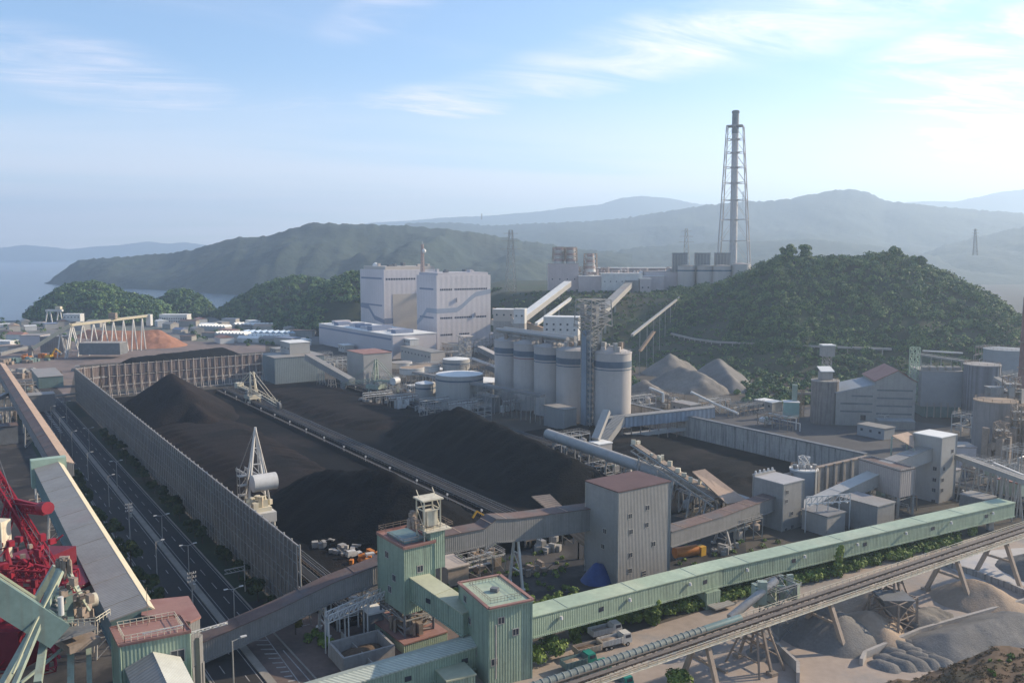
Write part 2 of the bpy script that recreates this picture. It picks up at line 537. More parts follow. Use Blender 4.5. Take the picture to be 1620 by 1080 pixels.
def sea_mat():
    m = bpy.data.materials.new('sea_water'); m.use_nodes = True
    nt = m.node_tree; N, L = nt.nodes, nt.links
    b = N['Principled BSDF']
    b.inputs['Base Color'].default_value = (.025, .05, .085, 1)
    b.inputs['Roughness'].default_value = .22
    b.inputs['IOR'].default_value = 1.333
    g = N.new('ShaderNodeNewGeometry')
    n = N.new('ShaderNodeTexNoise'); n.inputs['Scale'].default_value = .12; n.inputs['Detail'].default_value = 6
    L.new(g.outputs['Position'], n.inputs['Vector'])
    bp = N.new('ShaderNodeBump'); bp.inputs['Distance'].default_value = .5; bp.inputs['Strength'].default_value = .35
    L.new(n.outputs['Fac'], bp.inputs['Height']); L.new(bp.outputs[0], b.inputs['Normal'])
    return m


def terrain(name, rows, m, kind='structure', smooth=True):
    return MB().grid(rows).build(name, m, kind=kind, smooth=60 if smooth else None)


def lerp_table(tab, u):
    for (a, b) in zip(tab, tab[1:]):
        if u <= b[0]:
            k = max(0.0, (u - a[0]) / (b[0] - a[0]))
            k = k * k * (3 - 2 * k) * .35 + k * .65
            return [x + (y - x) * k for x, y in zip(a[1:], b[1:])]
    return list(tab[-1][1:])


MB().prism([(-30000, -3000), (30000, -3000), (30000, 45000), (-30000, 45000)], -6, -2).build('sea', sea_mat(), kind='structure')
coast = [(-900, 0), (500, -600), (6000, -600), (12000, 14000), (600, 14000), (-40, 2600)]
coast += [tuple(P(u, v, 0)[:2]) for u, v in ((520, 468), (470, 478), (425, 485), (380, 490), (340, 493), (280, 493), (180, 496), (60, 503), (30, 507), (-60, 508), (-300, 512))]
coast += [(-1500, 900), (-1500, 0)]
coast = [Vector((x, y, 0)) for x, y in coast]
MB().hexa([p - UP * 5 for p in coast], coast).build('ground', m_ground, kind='structure')


def ridge(name, tab, m, nu=160, nr=26, base_z=-4.0, depth=0.35, rough=.16, seed=0.0, back=True, spur=60.0, crest=3.0):
    """tab: (u, skyline v, crest distance, foot distance)"""
    u0, u1 = tab[0][0], tab[-1][0]
    rows = []
    for i in range(nu + 1):
        u = u0 + (u1 - u0) * i / nu
        v, dc, df = lerp_table(tab, u)
        top = PD(u, v, dc)
        cz = crest * noise.noise(Vector((top.x / 22, seed, 1))) + crest * .6 * noise.noise(Vector((top.x / 9, seed, 4)))
        foot = PD(u, v, df); foot.z = base_z
        r = []
        for j in range(nr + 1):
            k = j / nr
            p = foot.lerp(top, k)
            prof = k ** 0.85 * (1 - .12 * math.sin(k * math.pi))
            q = Vector((p.x / spur, p.y / spur / 2.2, seed))
            nz = noise.fractal(q, 1.0, 2.0, 4) + .5 * (1 - abs(noise.noise(q * .8 + Vector((7, 7, 0)))) * 2)
            z = base_z + (top.z - base_z) * (prof + rough * nz * math.sin(k * math.pi) ** .8)
            z = min(z, top.z) if k > .8 else z
            r.append((p.x, p.y, z + cz * k ** 7 + crest * .8 * noise.noise(Vector((p.x / 26, p.y / 26, seed))) * math.sin(k * math.pi)))
        if back:
            for j in range(1, 6):
                k = j / 5
                far = PD(u, v, dc + (dc - df) * .8 * k)
                r.append((far.x, far.y, top.z + cz * (1 - k) + (base_z - top.z) * k ** 1.3))
        rows.append(r)
    return terrain(name, rows, m)


# pale blue ranges on the skyline
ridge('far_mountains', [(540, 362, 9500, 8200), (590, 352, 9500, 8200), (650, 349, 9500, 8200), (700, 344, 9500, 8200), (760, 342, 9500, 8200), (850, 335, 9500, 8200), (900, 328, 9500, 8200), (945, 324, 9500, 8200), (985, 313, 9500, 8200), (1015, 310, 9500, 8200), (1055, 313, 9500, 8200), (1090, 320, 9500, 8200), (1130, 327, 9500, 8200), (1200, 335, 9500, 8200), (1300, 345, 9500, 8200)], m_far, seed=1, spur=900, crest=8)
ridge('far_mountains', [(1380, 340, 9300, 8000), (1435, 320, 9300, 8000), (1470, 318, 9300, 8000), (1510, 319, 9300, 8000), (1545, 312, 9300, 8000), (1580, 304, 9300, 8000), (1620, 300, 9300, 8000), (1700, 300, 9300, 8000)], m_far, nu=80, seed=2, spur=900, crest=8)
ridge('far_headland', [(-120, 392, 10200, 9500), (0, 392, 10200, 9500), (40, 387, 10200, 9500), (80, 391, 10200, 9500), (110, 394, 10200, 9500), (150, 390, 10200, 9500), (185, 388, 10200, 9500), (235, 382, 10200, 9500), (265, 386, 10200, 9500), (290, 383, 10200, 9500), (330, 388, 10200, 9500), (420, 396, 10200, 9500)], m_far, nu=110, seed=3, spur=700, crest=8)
ridge('mountain', [(640, 353, 5320, 3724), (720, 352, 5320, 3724), (780, 357, 5320, 3724), (850, 353, 5320, 3724), (930, 350, 5206, 3648), (990, 345, 5206, 3648), (1034, 337, 5206, 3648), (1080, 330, 5092, 3534), (1119, 324, 5092, 3534), (1187, 318, 5092, 3534), (1215, 318, 5092, 3534), (1250, 314, 5092, 3534), (1285, 307, 5092, 3534), (1319, 301, 5092, 3534), (1347, 299, 5092, 3534), (1373, 304, 5092, 3534), (1399, 317, 5092, 3534), (1440, 322, 4978, 3420), (1500, 328, 4978, 3420), (1560, 333, 4978, 3420), (1640, 338, 4978, 3420), (1720, 340, 4978, 3420)], m_mount, nu=260, nr=34, seed=4, spur=560, crest=10)
ridge('mountain', [(1400, 418, 3600, 2700), (1460, 400, 3600, 2700), (1500, 386, 3600, 2700), (1550, 374, 3600, 2700), (1600, 362, 3600, 2700), (1640, 355, 3600, 2700), (1720, 348, 3600, 2700)], m_mount, nu=90, seed=5, spur=260, crest=6)
ridge('mountain', [(760, 425, 3300, 2300), (820, 412, 3300, 2300), (900, 405, 3300, 2300), (960, 398, 3300, 2300), (1020, 390, 3300, 2300), (1090, 386, 3300, 2300), (1180, 382, 3300, 2300), (1280, 378, 3300, 2300), (1380, 388, 3300, 2300), (1460, 402, 3300, 2300), (1540, 415, 3300, 2300), (1640, 425, 3300, 2300)], m_mount, nu=190, seed=6, spur=260, crest=6)
ridge('coastal_mountain', [(70, 448, 2500, 2440), (78, 444, 2500, 2430), (86, 437, 2500, 2400), (100, 428, 2500, 2350), (112, 418, 2500, 2300), (126, 411, 2500, 2250), (180, 407, 2500, 2150), (250, 402, 2500, 2050), (300, 396, 2450, 1950), (340, 385, 2400, 1850), (370, 376, 2400, 1800), (420, 374, 2400, 1750), (460, 362, 2350, 1700), (495, 352, 2350, 1650), (540, 354, 2350, 1650), (590, 355, 2350, 1650), (640, 357, 2400, 1600), (690, 361, 2450, 1600), (740, 366, 2500, 1600), (790, 374, 2550, 1600), (850, 384, 2600, 1600), (920, 394, 2700, 1650), (1000, 402, 2700, 1700)], m_mount, nu=260, nr=36, base_z=-5, seed=7, spur=170, crest=5, rough=.24)


# ------------------------------------------------------------------ near hills with woods on them
def leaf_cloud(name, crowns, m, parent=None, per=60, size=1.0, squash=.8, seed=1, **kw):
    """crowns: (x, y, z centre, radius); many small leaf clumps spread over and through each crown"""
    rg = np.random.default_rng(seed)
    C = np.array(crowns, dtype=float)
    n = len(C)
    rad = np.repeat(C[:, 3], per); ctr = np.repeat(C[:, :3], per, axis=0)
    d = rg.normal(size=(n * per, 3)); d /= np.linalg.norm(d, axis=1)[:, None]
    d[:, 2] = np.where(d[:, 2] < -.45, -d[:, 2], d[:, 2])
    lob = rg.normal(size=(n, 5, 3)); lob /= np.linalg.norm(lob, axis=2)[:, :, None]
    lobr = np.repeat(lob, per, axis=0)
    bump_ = np.max(np.einsum('ijk,ik->ij', lobr, d), axis=1)
    rr = rad * (.62 + .42 * np.clip(bump_, 0, 1) ** 2) * rg.uniform(.78, 1.06, n * per)
    c = ctr + d * rr[:, None] * np.array([1, 1, squash])
    a = rg.normal(size=(n * per, 3)); b = np.cross(d + .55 * a, rg.normal(size=(n * per, 3)))
    b /= np.linalg.norm(b, axis=1)[:, None] + 1e-9
    e = np.cross(d + .35 * a, b); e /= np.linalg.norm(e, axis=1)[:, None] + 1e-9
    sz = (size * rg.uniform(.55, 1.25, n * per))[:, None]
    jit = rg.uniform(.6, 1.2, (n * per, 4, 1))
    V = np.stack([c - b * sz * jit[:, 0], c - e * sz * jit[:, 1], c + b * sz * jit[:, 2], c + e * sz * jit[:, 3]], axis=1).reshape(-1, 3)
    me = bpy.data.meshes.new(name)
    if parent is not None: o0 = np.array(wloc(parent))
    elif kw.get('kind') == 'stuff': o0 = np.zeros(3)
    else: o0 = np.array([C[:, 0].mean(), C[:, 1].mean(), (C[:, 2] - C[:, 3]).min()])
    V = V - o0
    k = len(V)
    me.vertices.add(k); me.vertices.foreach_set('co', V.astype(np.float32).ravel())
    me.loops.add(k); me.loops.foreach_set('vertex_index', np.arange(k, dtype=np.int32))
    me.polygons.add(k // 4)
    me.polygons.foreach_set('loop_start', np.arange(0, k, 4, dtype=np.int32))
    me.materials.append(m); me.update(calc_edges=True); me.validate()
    o = bpy.data.objects.new(name, me); COL.objects.link(o)
    o['_w'] = [float(q) for q in o0]
    if parent is not None: o.parent = parent
    else: o.location = tuple(o0)
    return tag(o, kw.get('label'), kw.get('cat'), kw.get('group'), kw.get('kind'))


def bvh_of(o):
    from mathutils.bvhtree import BVHTree
    me = o.data
    return BVHTree.FromPolygons([v.co.copy() + Vector(o.location) for v in me.vertices], [tuple(p.vertices) for p in me.polygons])


def hill(name, tab, m, nu=70, nr=16, seed=0.0, rough=.08, back=1.0, base_z=-1.0):
    """tab: (u, crest v, crest distance, foot distance): a rounded hill with a far side"""
    rows = []
    u0, u1 = tab[0][0], tab[-1][0]
    for i in range(nu + 1):
        u = u0 + (u1 - u0) * i / nu
        v, dc, df = lerp_table(tab, u)
        top = PD(u, v, dc); foot = PD(u, v, df); r = []
        hz = max(top.z, .5)
        for j in range(nr + 1):
            k = j / nr; p = foot.lerp(top, k)
            q = Vector((p.x / 40, p.y / 40, seed))
            z = base_z + (hz - base_z) * (math.sin(k * math.pi / 2) ** .9 + rough * noise.fractal(q, 1, 2, 4) * math.sin(k * math.pi))
            r.append((p.x, p.y, z))
        for j in range(1, 9):
            k = j / 8; p = PD(u, v, dc + (dc - df) * back * k)
            r.append((p.x, p.y, base_z + (hz - base_z) * math.cos(k * math.pi / 2)))
        rows.append(r)
    return terrain(name, rows, m)


def woods(name, hills, tab_u, n, rmin, rmax, m, seed, per=60, leaf=1.0, mask=None, label=None):
    rg = random.Random(seed); cr = []
    bv = bvh_of(hills)
    xs = [v.co.x for v in hills.data.vertices]; ys = [v.co.y for v in hills.data.vertices]
    x0, x1, y0, y1 = min(xs), max(xs), min(ys), max(ys)
    tries = 0
    while len(cr) < n and tries < n * 30:
        tries += 1
        x, y = rg.uniform(x0, x1), rg.uniform(y0, y1)
        h = bv.ray_cast(Vector((x, y, 900)), Vector((0, 0, -1)))
        if h[0] is None or h[0].z < .3: continue
        if mask and not mask(h[0]): continue
        r = rg.uniform(rmin, rmax) * (1.25 if rg.random() < .12 else 1)
        cr.append((x, y, h[0].z + r * .35, r))
    return leaf_cloud(name, cr, m, per=per, size=leaf, seed=seed, kind='stuff')


def pix(p):
    zz = p.z - H; f = p.y * cp - zz * sp; up = p.y * sp + zz * cp
    return 810 + F * p.x / f, 540 - F * up / f


# wooded headland by the sea and its smaller neighbour
h1 = hill('hill', [(38, 505, 1120, 1110), (50, 495, 1130, 1060), (70, 478, 1140, 1040), (95, 460, 1150, 1030), (125, 452, 1150, 1020), (150, 451, 1150, 1010), (175, 458, 1150, 1010), (200, 470, 1140, 1005), (230, 474, 1130, 1000), (258, 484, 1120, 1000), (278, 500, 1110, 1090)], m_forest_floor, seed=11)
woods('woodland', h1, None, 900, 4.0, 7.0, m_leaf, 21, per=46, leaf=1.5)
h2 = hill('hill', [(245, 500, 1165, 1160), (255, 478, 1175, 1140), (270, 465, 1180, 1130), (290, 462, 1185, 1125), (312, 470, 1180, 1125), (330, 483, 1175, 1140), (338, 498, 1170, 1165)], m_forest_floor, nu=36, seed=12)
woods('woodland', h2, None, 330, 4.0, 7.0, m_leaf, 22, per=46, leaf=1.5)
# darker hills left of the power station
h3 = hill('hill', [(336, 505, 1150, 1130), (352, 493, 1150, 1080), (385, 472, 1140, 1060), (415, 456, 1130, 1040), (445, 446, 1120, 1030), (480, 442, 1110, 1030), (505, 448, 1100, 1030), (560, 462, 1090, 1030), (620, 480, 1080, 1030)], m_forest_floor, seed=13)
woods('woodland', h3, None, 800, 4.0, 7.0, m_leaf, 23, per=46, leaf=1.45)
h4 = hill('hill', [(425, 525, 960, 940), (450, 503, 980, 910), (480, 478, 990, 880), (510, 458, 1000, 870), (535, 443, 1000, 870), (560, 434, 1000, 870), (585, 432, 1000, 880), (640, 440, 1010, 900), (720, 452, 1010, 920), (790, 462, 1010, 940), (830, 490, 1010, 960)], m_forest_floor, seed=14)
woods('woodland', h4, None, 1000, 3.5, 6.5, m_leaf, 24, per=52, leaf=1.3, mask=lambda p: not (520 < pix(p)[0] < 572 and 480 < pix(p)[1] < 512))

# the steep bank that climbs to the cement works, and the round hill to the right of it
BANK = [(745, 512, 860, 800), (770, 470, 900, 790), (800, 462, 880, 740), (860, 463, 850, 690), (900, 462, 840, 665), (1000, 463, 830, 640), (1060, 462, 820, 625), (1100, 459, 815, 615), (1140, 452, 800, 605), (1180, 440, 770, 598), (1205, 424, 745, 592), (1235, 411, 735, 588), (1280, 413, 730, 584), (1340, 412, 730, 578), (1400, 407, 730, 570), (1440, 413, 725, 562), (1470, 428, 715, 555), (1500, 441, 705, 548), (1530, 455, 690, 540), (1560, 470, 670, 532), (1585, 485, 650, 525), (1605, 505, 630, 520), (1630, 528, 610, 520), (1660, 548, 590, 530)]


def make_bank():
    rows = []
    nu, nr = 190, 22
    for i in range(nu + 1):
        u = 745 + (1660 - 745) * i / nu
        v, dc, df = lerp_table(BANK, u)
        top = PD(u, v, dc); foot = PD(u, v, df); r = []
        for j in range(nr + 1):
            k = j / nr; p = foot.lerp(top, k)
            q = Vector((p.x / 45, p.y / 45, 3.3))
            z = -.5 + (top.z + .5) * (k ** 1.05 * (1 - .1 * math.sin(k * math.pi * 2)) + .07 * noise.fractal(q, 1, 2, 4) * math.sin(k * math.pi))
            r.append((p.x, p.y, z))
        flat = max(0.0, min(1.0, (1190 - u) / 40))
        for j in range(1, 9):
            k = j / 8; p = PD(u, v, dc + (420 if flat > 0 else 130) * k)
            zf = top.z - 1.0; zr = top.z * math.cos(k * math.pi / 2)
            r.append((p.x, p.y, zf * flat + zr * (1 - flat)))
        rows.append(r)
    return terrain('hillside', rows, m_slope)


bank = make_bank()
bank_bvh = bvh_of(bank)


def bank_z(x, y):
    h = bank_bvh.ray_cast(Vector((x, y, 900)), Vector((0, 0, -1)))
    return h[0].z if h[0] else 0.0


def on_bank(u, v):
    """the point of the hillside seen at a pixel of the photograph"""
    h = bank_bvh.ray_cast(Vector((0, 0, H)), ray(u, v).normalized())
    return h[0]


def right_mask(p):
    u, v = pix(p)
    if u < 1060: return False
    if u < 1150: return v < 540 - (u - 1060) * .5 and random.random() < .35
    if 1488 < u < 1545 and 0 < (v - 455) - (u - 1488) * .42 < 16: return False
    if v > 556: return random.random() < .3
    if 1380 < u < 1500 and 505 < v < 520: return False
    return True


woods('woodland', bank, None, 3500, 1.9, 6.0, m_leaf, 25, per=92, leaf=.72, mask=right_mask)
crest_ = []
for k_ in range(90):
    u_ = 1190 + 400 * k_ / 89 + random.uniform(-3, 3); h_ = on_bank(u_, lerp_table(BANK, u_)[0] + random.uniform(3, 16))
    if h_ is not None: r_ = random.uniform(2.0, 5.6); crest_.append((h_.x, h_.y, h_.z + r_ * random.uniform(.4, 1.1), r_))
leaf_cloud('woodland', crest_, m_leaf, per=130, size=.75, seed=31, kind='stuff')
woods('scrub', bank, None, 3200, .8, 2.0, m_leaf, 26, per=26, leaf=.7, mask=lambda p: 780 < pix(p)[0] < 1640 and p.y < 860)


def tree(x, y, z, h, r, label, m=None, seed=0, group=None, name='tree', per=90, n=9, leaf=.8):
    rg = random.Random(seed)
    t = thing(name, label, 'tree', (x, y, z), group)
    tk = MB(); top = Vector((x + rg.uniform(-.3, .3), y, z + h * .62))
    tk.tube((x, y, z - .3), top, h * .028 + .06, h * .012 + .03, 7)
    cr = []
    for k in range(n):
        a = rg.uniform(0, math.tau); q = rg.uniform(.15, .75) * r
        c = Vector((x + math.cos(a) * q, y + math.sin(a) * q, z + h * rg.uniform(.42, .92)))
        tk.tube(Vector((x, y, z + h * rg.uniform(.3, .5))), c, h * .012 + .02, .02, 5)
        cr.append((*c, r * rg.uniform(.38, .6)))
    tk.build('trunk', m_bark, t)
    leaf_cloud('crown', cr, m or m_leaf, t, per=per, size=leaf, seed=seed)
    return t


for k, (u, v, hgt_, r, lab) in enumerate([
        (1246, 410, 15, 6.5, 'tall round tree at the left end of the hill crest, left of its twin'), (1275, 409, 15, 6.5, 'tall round tree on the hill crest, right of its twin'),
        (1417, 410, 14, 6.2, 'tallest lone tree standing on the top of the wooded hill'), (1384, 412, 9, 6, 'broad tree on the hill crest just left of the tallest lone tree'),
        (1318, 414, 8, 6.5, 'low spreading tree midway along the wooded hill crest'), (1452, 418, 9, 6, 'bushy tree on the hill crest where it starts to fall to the right'),
        (1196, 436, 9, 5, 'small tree at the left foot of the hill crest, beside the cement works')]):
    b = on_bank(u, v + 6) or PD(u, v, 730)
    tree(b.x, b.y, b.z - .5, hgt_, r, lab, seed=100 + k, per=110, n=13, leaf=.85)

m_haze = bpy.data.materials.new('hazy_air'); m_haze.use_nodes = True
_n = m_haze.node_tree; _n.nodes.clear()
_o = _n.nodes.new('ShaderNodeOutputMaterial'); _v = _n.nodes.new('ShaderNodeVolumePrincipled')
_v.inputs['Color'].default_value = HAZE_COLOR = (0.64, 0.81, 1.0, 1)
_v.inputs['Density'].default_value = 0.00017
_v.inputs['Anisotropy'].default_value = 0.35
_v.inputs['Density Attribute'].default_value = ''
_n.links.new(_v.outputs[0], _o.inputs['Volume'])
MB().prism([(-13000, -300), (13000, -300), (13000, 11800), (-13000, 11800)], -7, 770).build('haze', m_haze, kind='stuff')
# ------------------------------------------------------------------ road, coal yard, fences, piles
def sheet(name, pts, z, m):
    return MB().face([Vector((p[0], p[1], z)) for p in pts]).build(name, m, kind='structure')


def strip(s0, s1, t0, t1):
    return [S(s0, t0), S(s0, t1), S(s1, t1), S(s1, t0)]


sheet('yard_floor', strip(195, 546, 68, 226), .004, m_coal_mid)
sheet('pit_floor', strip(186, 330, 222, 287.5), .004, m_coal_mid)
sheet('road', strip(60, 640, 41.6, 63.5), .008, m_asphalt)
sheet('verge', strip(203, 548, 59.8, 65.4), .012, m_forest_floor)
sheet('verge', strip(150, 640, 33.5, 41.7), .016, m_forest_floor)
sheet('quay', strip(60, 620, -140, 33.5), .004, m_dark_ground)
MB().hexa(strip(128, 620, 51.0, 52.6), [p + UP * .22 for p in strip(128, 620, 51.0, 52.6)]).build('median', m_kerb, kind='structure')
MB().hexa(strip(150, 600, 41.6, 42.0), [p + UP * .14 for p in strip(150, 600, 41.6, 42.0)]).build('kerb', m_kerb, kind='structure')
MB().hexa(strip(150, 545, 59.5, 59.9), [p + UP * .14 for p in strip(150, 545, 59.5, 59.9)]).build('kerb', m_kerb, kind='structure')
mk = MB()
for t, on, off in ((45.2, 4, 6), (56.2, 5, 6), (48.4, 3, 11)):
    s = 150
    while s < 560:
        mk.face([q + UP * .0125 for q in strip(s, s + on, t - .1, t + .1)]); s += on + off
for t in (59.0, 53.4, 50.4, 42.4):
    mk.face([q + UP * .0125 for q in strip(140, 600, t - .08, t + .08)])
# parking bays far up the road
for k in range(16):
    for j in range(3):
        s = 452 + k * 5.0; t = 40.6 + j * 3.4
        mk.face([q + UP * .0165 for q in strip(s, s + 2.2, t, t + 1.5)])
# hatching near the transfer house
for k in range(11):
    a = P(400 + k * 6.2, 1012 + k * 7.2, .0245); b = P(424 + k * 4.8, 1012 + k * 7.0, .0245)
    d = AX * .28
    mk.face([a - d, b - d, b + d, a + d])
for (u0, v0, u1, v1) in ((420, 1006, 478, 1085), (448, 1028, 498, 1085)):
    a, b = P(u0, v0, .0285), P(u1, v1, .0285); d = BX * .12
    mk.face([a - d, a + d, b + d, b - d])
mk.build('road_markings', m_paint, kind='structure')
sheet('forecourt', [P(u, v) for u, v in ((380, 1000), (470, 975), (640, 960), (760, 985), (740, 1100), (440, 1120))], .020, mat('worn_brown_asphalt', (.135, .098, .082), .95, .22, .08, .8, patch=(.085, .068, .06), pscale=.09))
sheet('gravel_yard', [P(u, v) for u, v in ((700, 1075), (860, 1025), (1000, 1000), (1130, 960), (1300, 905), (1640, 828), (1760, 830), (1800, 1150), (800, 1200))], .004, m_gravel_yard)
sheet('chalk_patch', [P(u, v) for u, v in ((1490, 890), (1545, 872), (1660, 862), (1680, 935), (1590, 925), (1530, 915))], .008, m_white_ground)
sheet('work_yard', [P(u, v) for u, v in ((640, 960), (700, 880), (930, 830), (1180, 800), (1180, 900), (930, 945), (840, 985))], .004, m_dark_ground)
sheet('factory_yard', [P(u, v) for u, v in ((1110, 660), (1250, 640), (1700, 700), (1700, 800), (1380, 745), (1330, 716))], .004, mat('grey_yard', (.075, .072, .072), .9, .2, .05, .5))
sheet('depot_ground', [P(u, v) for u, v in ((0, 548), (110, 530), (420, 545), (420, 556), (120, 578), (110, 625), (0, 632))], .004, mat('brown_depot_ground', (.20, .155, .135), .95, .22, .03, .2, patch=(.12, .10, .095), pscale=.03))
sheet('town_ground', [P(u, v) for u, v in ((-100, 512), (60, 506), (350, 497), (500, 520), (520, 545), (420, 545), (110, 530), (-100, 560))], .008, m_town)


# wind fences: tall perforated sheets on a steel frame
def fence(name, label, pts, h, post_gap, m_panel, girts, seen_frame, solid_from=0.0, frame_m=None, group=None):
    fm = frame_m or m_steel
    t = thing(name, label, 'fence', pts[0], group)
    pn, gr = MB(), MB()
    post = None; npost = 0
    for a, b in zip(pts, pts[1:]):
        d = (b - a); ln = d.length; d.normalize(); e = Vector((d.y, -d.x, 0))
        if seen_frame:
            rows_ = [(0.2, .30), (.36, .60), (.66, .96)]
        else: rows_ = [(.02, 1.0)]
        for z0, z1 in rows_:
            pn.hexa([a - e * .05 + UP * h * z0, a + e * .05 + UP * h * z0, b + e * .05 + UP * h * z0, b - e * .05 + UP * h * z0],
                    [a - e * .05 + UP * h * z1, a + e * .05 + UP * h * z1, b + e * .05 + UP * h * z1, b - e * .05 + UP * h * z1])
        for g in girts:
            gr.beam(a + e * .3 + UP * h * g, b + e * .3 + UP * h * g, .28, .34)
        if not seen_frame:
            for g in (.12, .23, .45, .56, .78, .89): gr.beam(a - e * .12 + UP * h * g, b - e * .12 + UP * h * g, .08, .1)
            for k in range(int(ln / 2.9) + 1):
                q = a + d * (k * 2.9); gr.beam(q - e * .2, q - e * .2 + UP * h, .2, .16)
        n = int(ln / post_gap)
        for k in range(n + 1):
            q = a + d * (ln * k / n)
            if post is None:
                pm = MB(); pm.beam(q + e * .55, q + e * .55 + UP * (h + .3), .34, .34)
                pm.beam(q + e * .55, q + e * 2.6 * (1 if seen_frame else -1) * (-1 if not seen_frame else 1), .16, .16)
                pm.beam(q + e * .6 + UP * h * .55, q + e * 2.8, .22, .22)
                post = pm.build('post', fm, t); post['_q'] = list(q); npost = 1
            elif npost < 99:
                c = post.copy(); COL.objects.link(c); c.parent = t
                c.location = q - Vector(post['_q']); npost += 1
    pn.build('panel', m_panel, t)
    gr.build('girt', fm, t)
    return t


m_fence = mat('perforated_sheet', (.175, .150, .128), .75, .28, .12, 1.6, corr=.97, cb=.9, streak=.5, scol=(.09, .075, .065))
m_fence_b = mat('rusty_sheet', (.17, .135, .125), .8, .2, .1, .8, corr=1.6, cb=.5, streak=.6, scol=(.09, .06, .055))
m_frame = mat('weathered_frame', (.42, .37, .33), .7, .18, .1, .8, streak=.35, scol=(.25, .16, .12))
FH = 19.0
fa, fb = S(s_at(470.5, 65.6, FH), 65.6), S(546, 66.6)
fence('wind_fence', 'long grey ribbed wind fence running beside the road, left edge of the coal yard', [fa, fb], FH, 5.2, m_fence, (.03, .34, .67, .995), False)
fc = fb + azv(30) * 16
fd = along(fc, 51, 415)
fence('wind_fence', 'beige framed wind fence closing the far end of the coal yard behind the brown heap', [fb + azv(30) * .6, fc, fd], FH, 4.4, m_fence_b, (.03, .33, .63, .98), True, frame_m=m_frame)


def heap_mesh(spines, slope=.72, step=1.2, nz=.5, seed=0.0, base=0.0, top_flat=None, gully=.6, wind=0.0, wl=7.0):
    """coal or gravel heap: a height field under one or more ridges; spines: (p, q, height)"""
    xs = [p.x for s_ in spines for p in s_[:2]]; ys = [p.y for s_ in spines for p in s_[:2]]
    hm = max(max(s_[2:]) for s_ in spines) / slope + 4
    x0, x1, y0, y1 = min(xs) - hm, max(xs) + hm, min(ys) - hm, max(ys) + hm
    nx, ny = int((x1 - x0) / step) + 1, int((y1 - y0) / step) + 1
    Z = {}; m = MB()
    for i in range(nx + 1):
        for j in range(ny + 1):
            x, y = x0 + i * step, y0 + j * step
            z = -1.0
            for s_ in spines:
                a, b, ha = s_[0], s_[1], s_[2]; hb = s_[3] if len(s_) > 3 else ha
                d = Vector((b.x - a.x, b.y - a.y)); l2 = d.length_squared or 1e-6
                k = max(0.0, min(1.0, ((x - a.x) * d.x + (y - a.y) * d.y) / l2))
                r = math.hypot(x - a.x - d.x * k, y - a.y - d.y * k)
                ang = math.atan2(y - a.y - d.y * k, x - a.x - d.x * k)
                h = ha + (hb - ha) * k
                r2 = math.sqrt(r * r + 1.2) - .6
                g = gully * noise.noise(Vector((math.cos(ang) * 3.2 + k * math.sqrt(l2) / 4, math.sin(ang) * 3.2, seed))) * min(1, r / 5)
                z = max(z, h - slope * r2 * (1 + .05 * g) + g * .55 + wind * math.sin((x * AX.x + y * AX.y) / wl * math.tau + 1.5 * noise.noise(Vector((x / 15, y / 15, seed + 5)))) * min(1, max(0, h - slope * r2)))
            z += nz * noise.fractal(Vector((x / 7, y / 7, seed)), 1, 2, 4) * (1 if z > 0 else .0)
            if top_flat and z > top_flat: z = top_flat + (z - top_flat) * .12
            Z[i, j] = len(m.v); m.v.append(Vector((x, y, base + max(z, -.6))))
    for i in range(nx):
        for j in range(ny):
            q = [Z[i, j], Z[i + 1, j], Z[i + 1, j + 1], Z[i, j + 1]]
            if max(m.v[k].z for k in q) > base - .2: m.f.append(tuple(q))
    used = sorted({k for f in m.f for k in f}); mp = {k: n for n, k in enumerate(used)}
    m.v = [m.v[k] for k in used]; m.f = [tuple(mp[k] for k in f) for f in m.f]
    return m


def heap(name, label, cat, spines, m, **kw):
    return heap_mesh(spines, **kw).build(name, m, label=label, cat=cat, smooth=60)


heap('coal_heap', 'tall brown coal heap with a rounded peak behind the long road fence', 'coal heap', [(S(476, 104), S(452, 106), 21.5, 16.5), (S(448, 106), S(425, 108), 12, 7)], m_coal_brown, seed=1, slope=.66)
heap('coal_heap', 'low flat brown coal heap between the long road fence and the first rail track', 'coal heap', [(S(420, 104), S(285, 106), 6.0, 5.0)], m_coal_brown, seed=2, slope=.26, top_flat=3.0, wind=.5, wl=9)
heap('coal_heap', 'black coal heap with gullied flank nearest the green towers', 'coal heap', [(S(268, 104), S(242, 115), 13.0, 17.5), (S(242, 115), S(229, 118), 17.5, 15)], m_coal, seed=3, slope=.62, gully=2.2, nz=.8)
heap('coal_heap', 'low brown coal spread between the two rail tracks, far half of the yard', 'coal heap', [(S(500, 184), S(395, 184), 6.5, 5.5)], m_coal_brown, seed=4, slope=.24, top_flat=2.6, wind=.5, wl=11)
heap('coal_heap', 'largest black coal heap, long ridge in front of the row of silos', 'coal heap', [(S(356, 186), S(320, 190), 8, 17.5), (S(320, 190), S(296, 189), 18, 16.5), (S(296, 189), S(232, 184), 16.5, 13.5)], m_coal, seed=5, slope=.62, gully=2.2, nz=.8)
heap('coal_heap', 'flat striped coal bed in the concrete pit right of the silos', 'coal heap', [(S(310, 262), S(215, 256), 4.0, 3.2)], m_coal_mid, seed=6, slope=.2, top_flat=1.8, wind=.35, wl=8)
heap('coal_heap', 'long black coal heap behind the beige framed fence', 'coal heap', [(S(640, 115), S(690, 190), 13, 11)], m_coal, seed=7, slope=.5)
heap('wood_chip_heap', 'orange brown wood chip mound beyond the yard fence', 'wood chip heap', [(P(172, 549), P(252, 547), 15.5, 15)], m_chips, seed=8, slope=.62, nz=.8)
heap('wood_chip_heap', 'smaller reddish chip mound under the far white conveyor', 'wood chip heap', [(P(140, 533), P(165, 534), 8, 8)], m_chips, seed=9, slope=.6)

